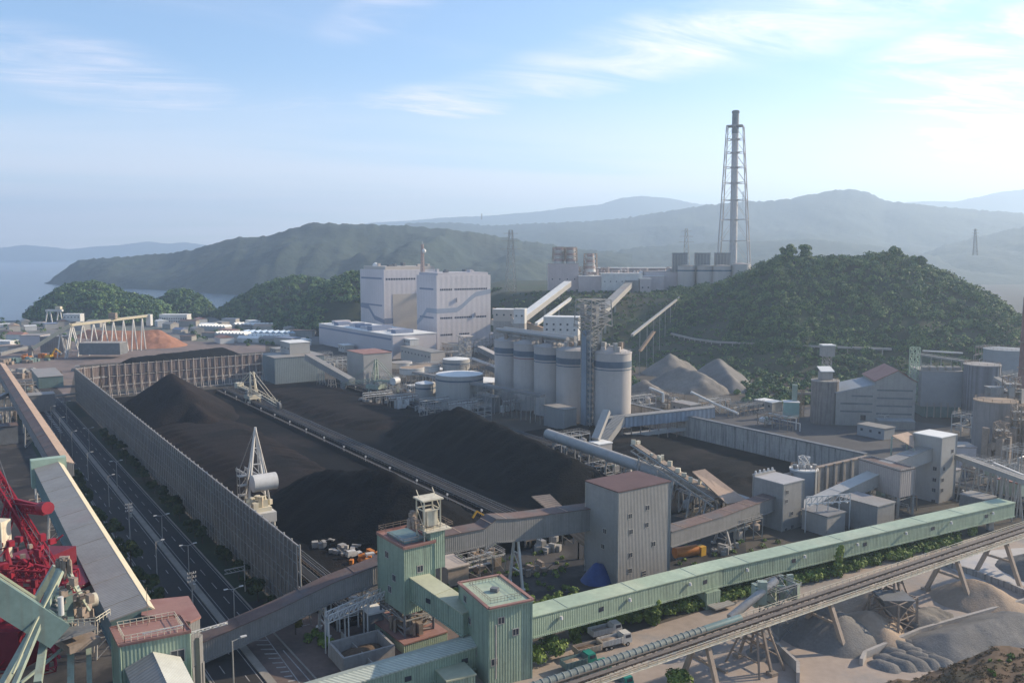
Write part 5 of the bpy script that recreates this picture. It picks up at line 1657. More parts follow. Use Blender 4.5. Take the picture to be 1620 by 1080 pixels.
lt = PD(1163.5, 200, 1000)
ks = [0, .16, .30, .43, .55, .655, .75, .84, .92, 1.0]
zb = 44; zt2 = lt.z
lb = Vector((PD(1161, 440, 1000).x, 1000, zb)); lt = Vector((lt.x, 1000, zt2))
lat = lattice(lb, 19, lt, 9.0, [], .1, .1) if False else MB()
d = azv(20); e = azv(110); cs = [(-1, -1), (1, -1), (1, 1), (-1, 1)]
def cpt(k, c):
    w = 18.8 + (9.0 - 18.8) * k
    return lb.lerp(lt, k) + d * c[0] * w + e * c[1] * w
for c_ in cs:
    MB().tube(cpt(0, c_), cpt(1, c_), .75, .55, n=8).build('lattice_leg', mat('lattice_steel_%d' % cs.index(c_), (.46, .42, .40), .6, .1, .02, .2) if cs.index(c_) == 0 else MATS['lattice_steel_0'], t)
for a_, b_ in zip(ks, ks[1:]):
    for i in range(4):
        c_, n_ = cs[i], cs[(i + 1) % 4]
        mid = (cpt(b_, c_) + cpt(b_, n_)) / 2
        lat.beam(cpt(b_, c_), cpt(b_, n_), .4)
        lat.beam(cpt(a_, c_), mid, .34); lat.beam(cpt(a_, n_), mid, .34)
    ctr_ = lb.lerp(lt, b_)
    for c_ in cs: lat.beam(cpt(b_, c_), ctr_, .4)
lat.build('lattice', MATS['lattice_steel_0'], t)
pl = MB()
for k in ks[1:]:
    c_ = lb.lerp(lt, k); pl.lathe(c_, [(5.6, -.3), (5.6, .3)], 16)
pl.prism([lt + (d * a_ + e * b_) * 8.6 for a_, b_ in cs], lt.z, lt.z + .7)
pl.build('platform', m_steel, t)

# --- works on the plateau behind
def pbox(name, label, cat, u0, u1, vt, vb, y, dep, m, mr, **kw):
    a, b = PD(u0, vb, y), PD(u1, vb, y); c = (a + b) / 2 + Vector((0, dep / 2, 0))
    zt = PD(u0, vt, y).z; z0 = a.z
    return simple_building(name, label, cat, c, (b - a).length, dep, zt - z0, 0, m, mr, z0=z0, **kw)


m_pw = mat('dusty_pink_cladding', (.46, .40, .39), .7, .1, .03, .3, streak=.3, scol=(.32, .27, .25))
pbox('works_building', 'tall pale cement works block at the left end of the plateau, under two striped stacks', 'building', 868, 915, 417, 460, 858, 26, m_pw, m_roof_grey, nw=4, wz=[11], ww=1.2)
pbox('works_building', 'long low pale works building along the middle of the plateau', 'building', 915, 1050, 437, 462, 850, 24, m_pw, m_white_lit_roof, nw=0)
pbox('works_building', 'white office block at the edge of the plateau, centre', 'building', 952, 1016, 433, 459, 842, 16, m_white, m_white_lit_roof, nw=7, wz=[8], ww=1.0)
pbox('works_building', 'grey works hall on the plateau between the white office and the round silos', 'building', 1020, 1072, 430, 458, 858, 30, m_pw, m_roof_grey, nw=0)
pbox('works_building', 'long brownish preheater shed on the back of the plateau', 'building', 930, 1075, 424, 452, 905, 26, mat('dusty_brown_cladding', (.36, .31, .28), .75, .12, .03, .3), m_white_lit_roof, nw=0)
pbox('works_building', 'small pale house at the right lip of the plateau beside the conveyor top', 'building', 1012, 1030, 441, 464, 838, 12, m_pw, m_white_lit_roof, nw=2, wz=[5], ww=1.4)
pbox('works_building', 'dark narrow plant block beside the small pale house on the plateau lip', 'building', 990, 1010, 444, 464, 838, 12, m_grey_dark, m_roof_grey)
for k, (u, vt, lab) in enumerate(((884, 391, 'red and white striped twin stack on the plateau, left one'), (903, 391, 'red and white striped twin stack on the plateau, right one'), (934, 401, 'single tapered striped stack right of the twin stacks'))):
    y = 866; b0 = PD(u, 418 if k < 2 else 430, y); zt = PD(u, vt, y).z
    t = thing('striped_stack', lab, 'stack', b0); n = 6; r0 = 5.0 if k < 2 else 5.5
    for j in range(n):
        z0_, z1_ = b0.z + (zt - b0.z) * j / n, b0.z + (zt - b0.z) * (j + 1) / n
        ra, rb = r0 * (1 - .35 * j / n * (1 if k == 2 else .3)), r0 * (1 - .35 * (j + 1) / n * (1 if k == 2 else .3))
        MB().lathe(Vector((b0.x, b0.y, 0)), [(ra, z0_ + .003 * j), (rb, z1_)], 16).build('band', m_white if j % 2 == 0 else m_stripe_red, t, smooth=40)
    fr = lattice(Vector((b0.x, b0.y, b0.z + 3)), r0 + 1, Vector((b0.x, b0.y, zt)), r0 + .6, [0, .33, .66, 1], .4, .3, az=10)
    fr.build('frame', m_steel_rust, t)
for k, (u, vb, lab) in enumerate(((1085, 458, 'leftmost of three pale round silos on the plateau'), (1115, 456, 'middle of three pale round silos on the plateau'), (1141, 448, 'rightmost of three pale round silos on the plateau, largest'))):
    y = 852 - k * 4; b0 = PD(u, vb, y); zt = PD(u, 421, y).z; r = 8.4 if k < 2 else 9.5
    t = thing('plateau_silo', lab, 'silo', Vector((b0.x, b0.y, b0.z - 6)))
    MB().lathe(Vector((b0.x, b0.y, 0)), [(r, b0.z - 8), (r, zt)], 30).build('shell', m_silo, t, smooth=30)
    MB().lathe(Vector((b0.x, b0.y, 0)), [(r + .15, zt - 5), (r + .15, zt - 3.6)], 30).build('blue_band', m_silo_band, t, smooth=30)
    MB().lathe(Vector((b0.x, b0.y, 0)), [(r + .2, zt + .003), (r + .2, zt + .5), (1, zt + 1.4)], 30).build('roof', m_roof_grey, t, smooth=30)
    if k < 3:
        q = Vector((b0.x - 4 + k * 4, b0.y + 14, 0)); zt2 = PD(u, 401, y + 14).z
        bb = thing('dust_filter', 'dark filter house rising behind the plateau silos, %s of three' % ('left', 'middle', 'right')[k], 'filter house', Vector((q.x, q.y, zt - 20)))
        MB().box(q, 14.5, 10, zt - 20, zt2, 5).build('wall', m_grey_clad, bb)
        MB().box(q, 15, 10.5, zt2 + .003, zt2 + .6, 5).build('roof', m_steel_dark, bb)
        m = MB()
        for j in range(5): m.beam(q + Vector((-6 + j * 3, -5.3, zt)), q + Vector((-6 + j * 3, -5.3, zt2 - 1)), .5)
        m.build('duct', m_steel, bb)
b0 = PD(1172, 440, 840); t = thing('plateau_silo', 'half hidden pale silo at the right end of the plateau below the chimney', 'silo', b0)
MB().lathe(Vector((b0.x, b0.y, 0)), [(9, b0.z - 10), (9, PD(1172, 418, 840).z)], 24).build('shell', m_silo, t, smooth=30)
MB().lathe(Vector((b0.x, b0.y, 0)), [(9.2, PD(1172, 418, 840).z + .003), (1, PD(1172, 418, 840).z + 2)], 24).build('roof', m_roof_grey, t, smooth=30)
# galleries and pipes climbing the bank
for (u0, v0, u1, v1, w, h, mm, mr, lab) in ((812, 505, 893, 445, 7, 5, m_pale_clad, m_white_lit_roof, 'wide pale gallery climbing the bank to the tall works block'), (846, 511, 912, 463, 2.5, 2, m_white, m_white_lit_roof, 'thin white pipe gallery climbing the bank, middle'),
                                           (940, 493, 990, 446, 7, 5, m_pale_clad, m_roof_grey, 'wide grey gallery climbing the bank behind the lift tower')):
    y0, y1 = 700, 842
    a, b = PD(u0, v0, y0), PD(u1, v1, y1)
    gallery('hill_gallery', lab, [a, b], w, h, gal_side(a, b), mm, mr, seams=60, legs=((.2, 2, 3, bank_z(*a.lerp(b, .2).xy), 'P'), (.5, 2, 3, bank_z(*a.lerp(b, .5).xy), 'P'), (.8, 2, 3, bank_z(*a.lerp(b, .8).xy), 'P')))
a, b = PD(1000, 530, 560), PD(1082, 465, 815)
m = MB().beam(a, b, 1.8, 1.4)
for k in range(1, 9):
    q = a.lerp(b, k / 9); m.beam(q, Vector((q.x, q.y, bank_z(q.x, q.y) - .5)), .35)
m.build('hill_conveyor', m_steel, label='long thin conveyor line climbing the bank to the plateau, right of the silos', cat='conveyor')
for (c, sx, sy, h, lab, n, wz) in ((PD(889, 528, 640), 26, 14, 13, 'white three-storey office block behind the silos', 5, [3, 7]), (PD(823, 510, 690), 9, 9, 11, 'pale tower-like house where the hill gallery begins', 2, [5]), (PD(800, 506, 712), 18, 14, 9, 'pale pink house left of the hill gallery foot', 3, [4])):
    z0 = max(0, c.z); b = simple_building('office_block', lab, 'building', Vector((c.x, c.y, 0)), sx, sy, h, 12, m_plant_cream if 'pink' in lab else m_white, m_white_lit_roof, z0=z0, nw=n, wz=wz, ww=1.4)
    MB().box(Vector((c.x, c.y, 0)), sx - .1, sy - .1, -1, z0 - .51, 12).build('foundation', m_conc, b)
for (u0, v0, u1, v1, lab) in ((779, 488, 812, 504, 'beige gallery falling from the power station to the hill gallery, upper'), (777, 505, 816, 519, 'beige gallery falling from the power station to the hill gallery, lower'), (822, 506, 862, 520, 'beige covered gallery right of the tower-like house')):
    a, b = PD(u0, v0, 735), PD(u1, v1, 700)
    gallery('conveyor_gallery', lab, [a, b], 6, 4.5, azv(10), m_plant_cream, m_tan_roof, seams=60, legs=((.5, 2, 3, 0, 'T'),))
# old conveyor line along the foot of the wooded hill
a = [(on_bank(u_, v_) or PD(u_, v_, 600)) + UP * 2.2 for u_, v_ in ((1062, 532), (1095, 540), (1130, 545), (1210, 549), (1300, 553), (1410, 557))]
t = thing('hillside_conveyor', 'long pale conveyor line on low piers along the foot of the wooded hill', 'conveyor', Vector((a[0].x, a[0].y, 0)))
m = MB()
for p, q in zip(a, a[1:]): m.beam(p, q, 2.2, 1.4)
m.build('deck', m_conc, t)
for p, q in zip(a, a[1:]):
    for k in range(4):
        c = p.lerp(q, (k + .5) / 4); MB().beam(c - UP * .7, Vector((c.x, c.y, min(c.z - 2, bank_z(c.x, c.y) - .5))), .7).build('pier', m_conc, t)
# power pylons
for (u, vt, vb, y, lab) in ((808, 364, 462, 900, 'tallest lattice power pylon, behind the power station'), (1086, 362, 432, 1250, 'faint lattice pylon left of the chimney'), (1543, 362, 400, 1500, 'faint lattice pylon over the right-hand hill'), (1176, 303, 330, 4450, 'tiny far pylon on the mountain crest beside the chimney'), (762, 338, 346, 4600, 'tiny far pylon on the mountain crest, centre left')):
    b0 = PD(u, vb, y); tp_ = PD(u, vt, y); hgt_ = tp_.z - b0.z; w = hgt_ * .085
    b0.z -= 4
    t = thing('pylon', lab, 'pylon', b0)
    k_ = max(.32, y / 2600)
    lattice(b0, w, tp_, w * .3, [k / 8 for k in range(9)], k_ * 1.0, k_ * .7, az=15).build('tower', m_steel, t)
    m = MB()
    for z, l in ((.72, .17), (.84, .15), (.95, .12)):
        q = b0.lerp(tp_, z); m.beam(q - Vector((hgt_ * l, 0, 0)), q + Vector((hgt_ * l, 0, 0)), k_ * 1.0)
    m.build('crossarm', m_steel, t)
# ------------------------------------------------------------------ cement plant at the right, quarry heaps, gravel yard
def pt_(u, v): return P(u, v)


for k, (sp_, lab, mm, sl) in enumerate((
        ([(P(1020, 632), P(1045, 640), 12, 8)], 'pale grey crushed rock heap right behind the fifth silo', m_limestone, .62),
        ([(P(1075, 612), P(1110, 618), 14, 11)], 'largest pale rock heap at the foot of the bank, behind the conveyor bridge', m_limestone, .62),
        ([(P(1135, 604), P(1160, 618), 16, 7)], 'steep blue-grey rock heap at the right end of the quarry heaps', m_gravel_blue, .7),
        ([(P(1060, 590), P(1075, 588), 14, 10)], 'rear grey rock heap against the bank', m_gravel, .7))):
    heap('rock_heap', lab, 'rock heap', sp_, mm, seed=20 + k, slope=sl, step=1.5, nz=1.0)
# dark undergrowth between the hill and the works
def shrubs(name, label, pts, m, per=70, size=.6, seed=0, cat='shrub', kind=None, group=None):
    return leaf_cloud(name, pts, m, per=per, size=size, seed=seed, label=label, cat=cat, kind=kind, group=group)


rg = random.Random(5)
pts = []
for k in range(420):
    u, v = rg.uniform(1165, 1640), rg.uniform(566, 632)
    if v > 600 + (1640 - u) * .06: continue
    p = P(u, v); r = rg.uniform(1.8, 4.2); pts.append((p.x, p.y, r * .5, r))
leaf_cloud('undergrowth', pts, m_leaf, per=50, size=.95, seed=41, kind='stuff')
m_cp = mat('dusty_cement_cladding', (.30, .285, .26), .75, .12, .05, .5, streak=.5, scol=(.22, .21, .2))
m_cp2 = mat('pale_blue_cement_cladding', (.27, .285, .295), .7, .08, .05, .5, streak=.2, scol=(.25, .26, .27))


def big_tank(name, label, u, v, r, vt, m, mr=None, band=None, z0=0):
    c = P(u, v, z0); zt = PD(u, vt, c.y).z
    t = thing(name, label, 'silo', c)
    MB().lathe(Vector((c.x, c.y, 0)), [(r, z0 - .3), (r, zt)], 32).build('shell', m, t, smooth=30)
    MB().lathe(Vector((c.x, c.y, 0)), [(r + .25, zt + .003), (r + .25, zt + .5), (.8, zt + r * .12)], 32).build('roof', mr or m_conc, t, smooth=30)
    rl = railing([Vector((c.x + math.cos(a) * r * .95, c.y + math.sin(a) * r * .95, zt + .5)) for a in [math.tau * k / 14 for k in range(14)]], closed=True, gap=2.2, w=.1)
    rl.build('railing', m_steel_rust, t)
    ld = MB(); a0 = -.9
    for o in (-.4, .4): ld.beam(Vector((c.x + math.cos(a0) * (r + .3) + o, c.y + math.sin(a0) * (r + .3), z0)), Vector((c.x + math.cos(a0) * (r + .3) + o, c.y + math.sin(a0) * (r + .3), zt + 1)), .12)
    ld.build('ladder', m_steel_rust, t)
    return t, c, zt


m_dk_silo = mat('soot_stained_concrete', (.20, .18, .165), .85, .14, .1, .6, streak=.8, scol=(.10, .09, .085))
t, c, zt = big_tank('silo', 'brown-stained round silo with a small tilted-roof house on top, beside the stepped factory', 1303, 668, 6.6, 602, m_dk_silo)
hq = Vector((c.x, c.y, zt + .8))
h_ = thing('roof_house', 'small pale house with a slanting roof on top of the brown-stained silo', 'building', hq)
MB().box(hq, 5.5, 4.5, hq.z, hq.z + 4.0, -10).build('wall', m_cp, h_)
m = MB(); m.hexa([hq + Vector(p) for p in ((-3.4, -3, 4.0), (3.4, -3, 4.003), (3.4, 3, 5.8), (-3.4, 3, 5.8))], [hq + Vector(p) for p in ((-3.4, -3, 4.4), (3.4, -3, 4.4), (3.4, 3, 6.2), (-3.4, 3, 6.2))])
m.build('roof', m_white_lit_roof, h_)
h_ = thing('head_house', 'small white-topped conveyor head house on a stalk above the brown-stained silo', 'building', P(1309, 600))
q = PD(1309, 552, 470)
MB().box(q, 6.4, 6, q.z - 4, q.z + 2.0, 0).build('wall', m_cp, h_); MB().box(q, 7, 6.6, q.z + 2.003, q.z + 2.6, 0).build('roof', m_white_lit_roof, h_)
lattice(Vector((q.x, q.y, 0)), 1.8, Vector((q.x, q.y, q.z - 4)), 1.8, [k / 8 for k in range(9)], .3, .16).build('leg_frame', m_steel, h_)
simple_building('pump_house', 'small mint green house with a tilted pale roof left of the brown-stained silo', 'building', P(1251, 660), 7.5, 6, 8.2, 12, mat('mint_sheet', (.30, .44, .38), .6, .1, .1, .6, corr=1), m_white_lit_roof)
q = P(1262, 662)
t = thing('bucket_elevator', 'green bucket elevator tower behind the mint green house', 'elevator', q)
zt = PD(1262, 608, q.y + 6).z
MB().box(q + Vector((0, 6, 0)), 2.4, 2.2, 0, zt, 10).build('casing', m_teal_machine, t)
lattice(q + Vector((3.4, 6, 0)), 1.2, q + Vector((3.4, 6, zt - 3)), 1.2, [k / 6 for k in range(7)], .25, .14).build('frame', m_steel_rust, t)
MB().beam(q + Vector((0, 6, zt * .72)), q + Vector((12, 6, zt * .72)), 1.6, 1.2).build('bridge', m_cp, t)
# stepped factory
f = P(1446, 676); L_ = P(1321, 672)
t = thing('factory', 'stepped white-grey cement factory with a pitched rusty roof and four rows of dark louvres', 'building', f)
zt = PD(1446, 602, f.y).z; zr = PD(1420, 592, f.y).z
a0, a1 = Vector((L_.x, L_.y, 0)), Vector((f.x, f.y, 0)); dd = (a1 - a0); dn = dd.normalized(); back = Vector((-dn.y, dn.x, 0)) * 26
mid = a0 + dd * .49
zl, zm = PD(1321, 622, L_.y).z, PD(1383, 609, (L_.y + f.y) / 2).z
m = MB().hexa([a0, mid, mid + back, a0 + back], [a0 + UP * zl, mid + UP * zm, mid + back + UP * zm, a0 + back + UP * zl]); m.build('low_wing', m_cp, t)
m = MB().hexa([a0 + UP * (zl + .003) - dn * .4, mid + UP * (zm + .003), mid + back + UP * (zm + .003), a0 + back + UP * (zl + .003)], [a0 + UP * (zl + .45) - dn * .4, mid + UP * (zm + .45), mid + back + UP * (zm + .45), a0 + back + UP * (zl + .45)]); m.build('low_roof', m_cp2, t)
pk = mid + dd * .28
ring0 = [mid, a1, a1 + back, mid + back]
MB().prism(ring0, -.3, zt - 1).build('wall', m_cp, t)
m = MB(); i0 = [mid + UP * (zt - .99), a1 + UP * (zt - .99), pk + UP * (zr + 1.5)]
m.hexa(i0, [p + back for p in i0]); m.build('gable', m_cp, t)
for a_, b_ in ((mid - dn * .5, pk), (pk, a1 + dn * .5)):
    za, zb_ = (zt - .95, zr + 1.55) if b_ is pk else (zr + 1.55, zt - .95)
    lo = [a_ + UP * za - back * .02, b_ + UP * zb_ - back * .02, b_ + UP * zb_ + back * 1.02, a_ + UP * za + back * 1.02]
    MB().hexa(lo, [p + UP * .4 for p in lo]).build('roof', m_pink_roof, t)
for k in range(4):
    z = zt - 5.5 - k * 3.9
    stripe(t, mid, a1, [(.05, z), (.93, z)], .8, m_steel_dark, 'louvre')
    if k < 3: stripe(t, a0, mid, [(.12 if k else .4, z - 3.2), (.95, z - 3.2)], .8, m_steel_dark, 'louvre')
wins_row(t, mid, a1, [.12, .3, .5, .68, .85], 1.2, 1.5, 1.4)
wins_row(t, a0, mid, [.72], 2.8, 2.4, 2.6)
MB().prism([mid + dd * .02 - back.normalized() * 7, a1 - dd * .04 - back.normalized() * 7, a1 - dd * .04 - back.normalized() * .02, mid + dd * .02 - back.normalized() * .02], 3.6, 4.4).build('porch_roof', m_cp2, t)
MB().prism([mid + dd * .02 - back.normalized() * 6.6, a1 - dd * .04 - back.normalized() * 6.6, a1 - dd * .04 - back.normalized() * .02, mid + dd * .02 - back.normalized() * .02], 0, 3.598).build('porch', m_cp, t)
# blue-grey filter building and neighbours
q = P(1492, 668)
def tall_block(name, label, u0, u1, vt, vb, dep, m, mr, z0=0, y=None, **kw):
    a = P(u0, vb, z0) if y is None else PD(u0, vb, y); b = P(u1, vb, z0) if y is None else PD(u1, vb, y)
    c = (a + b) / 2 + Vector((0, dep / 2, 0)); zt = PD((u0 + u1) / 2, vt, c.y - dep / 2).z
    return simple_building(name, label, 'building', c, (b - a).length, dep, zt - a.z, kw.pop('az', 8), m, mr, z0=a.z, **kw), c, zt


t, c, zt = tall_block('filter_house', 'pale blue-grey block on a dark green pillared base right of the stepped factory', 1462, 1524, 588, 642, 18, m_cp2, m_conc, z0=6)
MB().box(c, 17, 17, 0, 6, 8).build('base', m_teal, t)
for k in range(6):
    MB().box(c + Vector((-9 + k * 3.6, -9.8, 0)), .5, .5, 0, 8, 8).build('pillar', m_cp, t)
for k in range(5): MB().box(c + Vector((-9.5 + k * 4.2, -6, 0)), 3, 3, zt + .35, zt + 2.4, 8).build('fan_housing', m_cp, t)
MB().tube(c + Vector((-10, -4, zt + 4.4)), c + Vector((11, -4, zt + 3.2)), .45, n=8).build('pipe', m_white, t)
lattice(c + Vector((-13, -2, 0)), 1.8, c + Vector((-13, -2, zt + 6)), 1.8, [k / 7 for k in range(8)], .3, .18).build('stair_frame', mat('pale_green_frame', (.36, .46, .34), .6, .1, .2, 1), t)
big_tank('silo', 'tall dark grey ribbed silo behind the pale blue-grey block', 1549, 664, 8.5, 577, mat('dark_ribbed_cement', (.17, .175, .19), .8, .14, .05, .5, corr=2, cb=.5, streak=.4, scol=(.1, .1, .1)))
big_tank('silo', 'round tan-roofed dusty silo in front of the dark ribbed silo', 1570, 722, 8.2, 634, mat('dusty_silo', (.26, .235, .22), .85, .1, .05, .5, streak=.6, scol=(.15, .14, .13)), m_sand)
big_tank('silo', 'dark round silo with a pale domed roof at the right edge', 1612, 712, 8.6, 640, m_steel_dark, m_sand)
big_tank('silo', 'broad pale blue tank with a conical roof high on the right edge', 1586, 628, 11.5, 553, m_cp2, m_cp2)
t, c, zt = tall_block('works_house', 'dark lattice-clad plant house between the dusty silos at the right edge', 1575, 1612, 618, 700, 12, m_grey_dark, m_roof_grey, nw=3, wz=[4, 9, 14])
b0 = P(1616, 690); t = thing('kiln_stack', 'thick brown chimney cut off by the right edge of the picture', 'stack', b0)
MB().lathe(b0, [(3.2, 0), (2.6, PD(1616, 470, b0.y).z)], 20).build('flue', mat('brown_stack', (.24, .15, .13), .8, .14, .05, .4), t, smooth=40)
for z in (20, 32, 44): MB().lathe(b0 + UP * z, [(3.6, 0), (3.6, .5)], 16).build('platform', m_steel_rust, t)
t, c, zt = tall_block('works_house', 'low white house with a dark door between the white-roofed tower and the dusty silo', 1515, 1545, 708, 742, 10, m_plant_low, m_roof_grey, nw=1, wz=[1], ww=2)
labs = ['tallest', 'second', 'third', 'lowest']
for k, (u, v, vt, w) in enumerate(((1594, 712, 596, 2.6), (1606, 735, 640, 2.0), (1532, 655, 570, 2.2), (1580, 745, 668, 2.0))):
    c = P(u, v); zt = PD(u, vt, c.y).z
    t = thing('stair_tower', 'rusty open steel stair tower among the dusty silos, %s of four' % labs[k], 'tower', c, 'stair towers at the right edge')
    n = int(zt / 3)
    lattice(c, w, c + UP * zt, w, [j / n for j in range(n + 1)], .35, .2).build('frame', m_steel_rust, t)
    e = MB()
    for j in range(n): e.box(c, w * 2.4, w * 2.4, zt * j / n + .2, zt * j / n + .35, 10); 
    e.build('landing', m_steel, t)
    e = MB()
    for j in range(9): e.box(c + Vector((rn(-6, 4), rn(-3, 3), 0)), rn(1, 3), rn(1, 3), rn(0, zt * .5), zt * .55 + rn(0, zt * .35), rn(0, 90))
    e.build('machinery', m_steel_rust if k % 2 else m_cp, t)
for (u0, v0, u1, v1, y0, y1, w, lab) in ((1575, 598, 1625, 628, 400, 380, 2.6, 'slanting dusty conveyor pipe above the dusty silos, upper right edge'), (1515, 722, 1625, 762, 290, 262, 3.0, 'open pale conveyor running right from the white-roofed tower'),
                                        (1572, 732, 1620, 752, 284, 268, 1.0, 'white pipe on stilts above the end of the green gallery'), (1450, 560, 1530, 572, 470, 455, 1.8, 'thin pipe bridge above the blue-grey block')):
    a, b = PD(u0, v0, y0), PD(u1, v1, y1)
    t = thing('pipe_conveyor', lab, 'conveyor', Vector((a.x, a.y, 0)))
    MB().beam(a, b, w, w * .55).build('deck', m_cp if w > 1.5 else m_white, t)
    m = MB()
    for o in (-1, 1): m.beam(a + UP * 1.2 + Vector((o * w * .4, 0, 0)), b + UP * 1.2 + Vector((o * w * .4, 0, 0)), .1)
    for k in range(5):
        q = a.lerp(b, (k + .5) / 5)
        for o in (-1, 1): m.beam(q, Vector((q.x + o * w * .6, q.y, 0)), .35)
    m.build('trestle', m_steel, t)
q = P(1604, 803); t = thing('tail_tower', 'rusty end tower where the long green gallery stops at the right edge', 'tower', q)
MB().box(q + Vector((.5, 2, 0)), 7, 6, 4.2, 8.8, 60).build('wall', m_teal_machine, t); MB().box(q + Vector((.5, 2, 0)), 7.6, 6.6, 8.803, 9.2, 60).build('roof', m_pink_roof, t)
for o in ((-2, 0), (3, 0), (-2, 4), (3, 4)): MB().beam(q + Vector((*o, 0)), q + Vector((*o, 4.2)), .5).build('leg', m_steel, t)
# ground-level sheds under the pale towers
for (u, v, sx, sy, h, lab, mm, mr) in ((1302, 838, 9, 9, 6.0, 'pale blue shed under the pale grey gallery', m_pale_clad, m_grey_dark), (1370, 832, 13, 9, 8.5, 'grey shed below the beige box house', m_grey_clad, m_roof_grey),
                                       (1545, 812, 8, 7, 6, 'dark shed behind the hedge near the right end of the green gallery', m_grey_dark, m_roof_grey), (1130, 792, 12, 5, 4, 'low dusty shed behind the brown gallery', m_grey_dark, m_rust_roof)):
    simple_building('shed', lab, 'shed', P(u, v), sx, sy, h, 56, mm, mr)
t, c, zt = big_tank('silo', 'squat round tank with white railings and a small derrick behind the slim pale tower', 1270, 788, 4.6, 742, m_cp2, m_white_lit_roof)
lattice(c + UP * zt, 1.2, c + UP * (zt + 4.5), 1.4, [0, .5, 1], .25, .18).build('derrick', m_white, t)
for k in range(4): MB().tube(c + Vector((-3.5 + k * 2.3, -1, zt)), c + Vector((-3.5 + k * 2.3, -1, zt + 2.0)), .8, n=10).build('dome', m_steel, t, smooth=40)
a, b = P(1275, 797, 9), P(1345, 792, 9)
t = thing('truss_bridge', 'short white open truss conveyor with round lamps behind the pale grey gallery', 'conveyor', Vector((a.x, a.y, 0)))
m = MB()
for z in (0, 2.2): m.beam(a + UP * z, b + UP * z, .3)
for k in range(9):
    q = a.lerp(b, k / 8); m.beam(q, q + UP * 2.2, .16)
    if k < 8: m.beam(q, a.lerp(b, (k + 1) / 8) + UP * 2.2, .14)
    if k % 2 == 0: m.beam(q, Vector((q.x, q.y, 0)), .25)
m.build('truss', m_white, t)
for k in range(6):
    q = a.lerp(b, (k + .5) / 6) - UP * .7; MB().lathe(q, [(.1, 0), (.55, .35), (.1, .7)], 8).build('lamp', m_white, t, smooth=60)

# --- open belt conveyor with round hood, bottom right
BA, BB = P(880, 1090, 8.5), P(1640, 833, 11.5)
d = (BB - BA).normalized(); sd = Vector((-d.y, d.x, 0)).normalized()
t = thing('belt_conveyor', 'open rust-brown double belt conveyor on tall splayed trestles crossing the gravel yard', 'conveyor', Vector((BA.x, BA.y, 0)))
a_, b_ = BA - d * 12, BB + d * 12
m = MB()
for o in (-1.9, 1.9, 0.05):
    m.beam(a_ + sd * o, b_ + sd * o, .25, .6)
n = int((b_ - a_).length / 2.2)
for k in range(n):
    q = a_ + d * (k * 2.2); m.beam(q - sd * 1.9, q + sd * 1.9, .16); m.beam(q + sd * .3 + UP * .1, q + sd * 1.75 + UP * .7, .12); m.beam(q - sd * 1.75 + UP * .7, q - sd * .2 + UP * .1, .12)
m.build('frame', m_steel_rust, t)
for o0, o1 in ((.45, 1.5), (-1.5, -.45)):
    lo = [a_ + sd * o0 + UP * .9, a_ + sd * o1 + UP * .9, b_ + sd * o1 + UP * .9, b_ + sd * o0 + UP * .9]
    MB().hexa(lo, [p + UP * .08 for p in lo]).build('belt', MATS.get('worn_belt') or mat('worn_belt', (.15, .125, .105), .8, .2, .2, 1.5), t)
m = MB()
for o in (-2.35, 2.35):
    m.beam(a_ + sd * o - UP * .1, b_ + sd * o - UP * .1, .75, .1)
    for z in (.6, 1.1): m.beam(a_ + sd * (o * 1.12) + UP * z, b_ + sd * (o * 1.12) + UP * z, .09)
    for k in range(n):
        q = a_ + d * (k * 2.2) + sd * (o * 1.12); m.beam(q, q + UP * 1.1, .08)
m.build('walkway', m_cream_machine, t)
for k, (u, vb, w1) in enumerate(((1092, 1075, 5), (1206, 1062, 4.6), (1322, 1028, 6), (1416, 985, 5), (1503, 950, 6), (1572, 920, 6))):
    q = P(u, vb - 4); c = a_ + d * ((q - a_).dot(d) / 1.0); c.z = a_.z + (b_.z - a_.z) * ((c - a_).length / (b_ - a_).length)
    g = Vector((c.x, c.y, 0)); m = MB()
    for s_ in (-1, 1):
        m.beam(g + sd * s_ * w1, c + sd * s_ * 1.6 - UP * .5, .9 if k not in (1, 3) else .5); m.box(g + sd * s_ * w1, 1.7, 1.7, -.1, .7, 60)
        if k in (1, 3):
            for e_ in (-1, 1): m.beam(g + sd * s_ * w1 + d * e_ * 3.6, c + sd * s_ * 1.6 + d * e_ * 1.4 - UP * .5, .4)
    m.beam(g.lerp(c, .55) - sd * (w1 * .45 + .7), g.lerp(c, .55) + sd * (w1 * .45 + .7), .5)
    if k in (1, 3):
        for e_ in (-1, 1):
            for z in (.3, .6, .85): m.beam(g.lerp(c, z) - sd * (w1 * (1 - z) + 1.6 * z) + d * e_ * (3.6 * (1 - z) + 1.4 * z), g.lerp(c, z) + sd * (w1 * (1 - z) + 1.6 * z) + d * e_ * (3.6 * (1 - z) + 1.4 * z), .25)
    m.build('trestle', m_steel_rust if k in (1, 3) else mat('sandy_concrete_%d' % k, (.34, .27, .21), .85, .12, .2, 1), t)
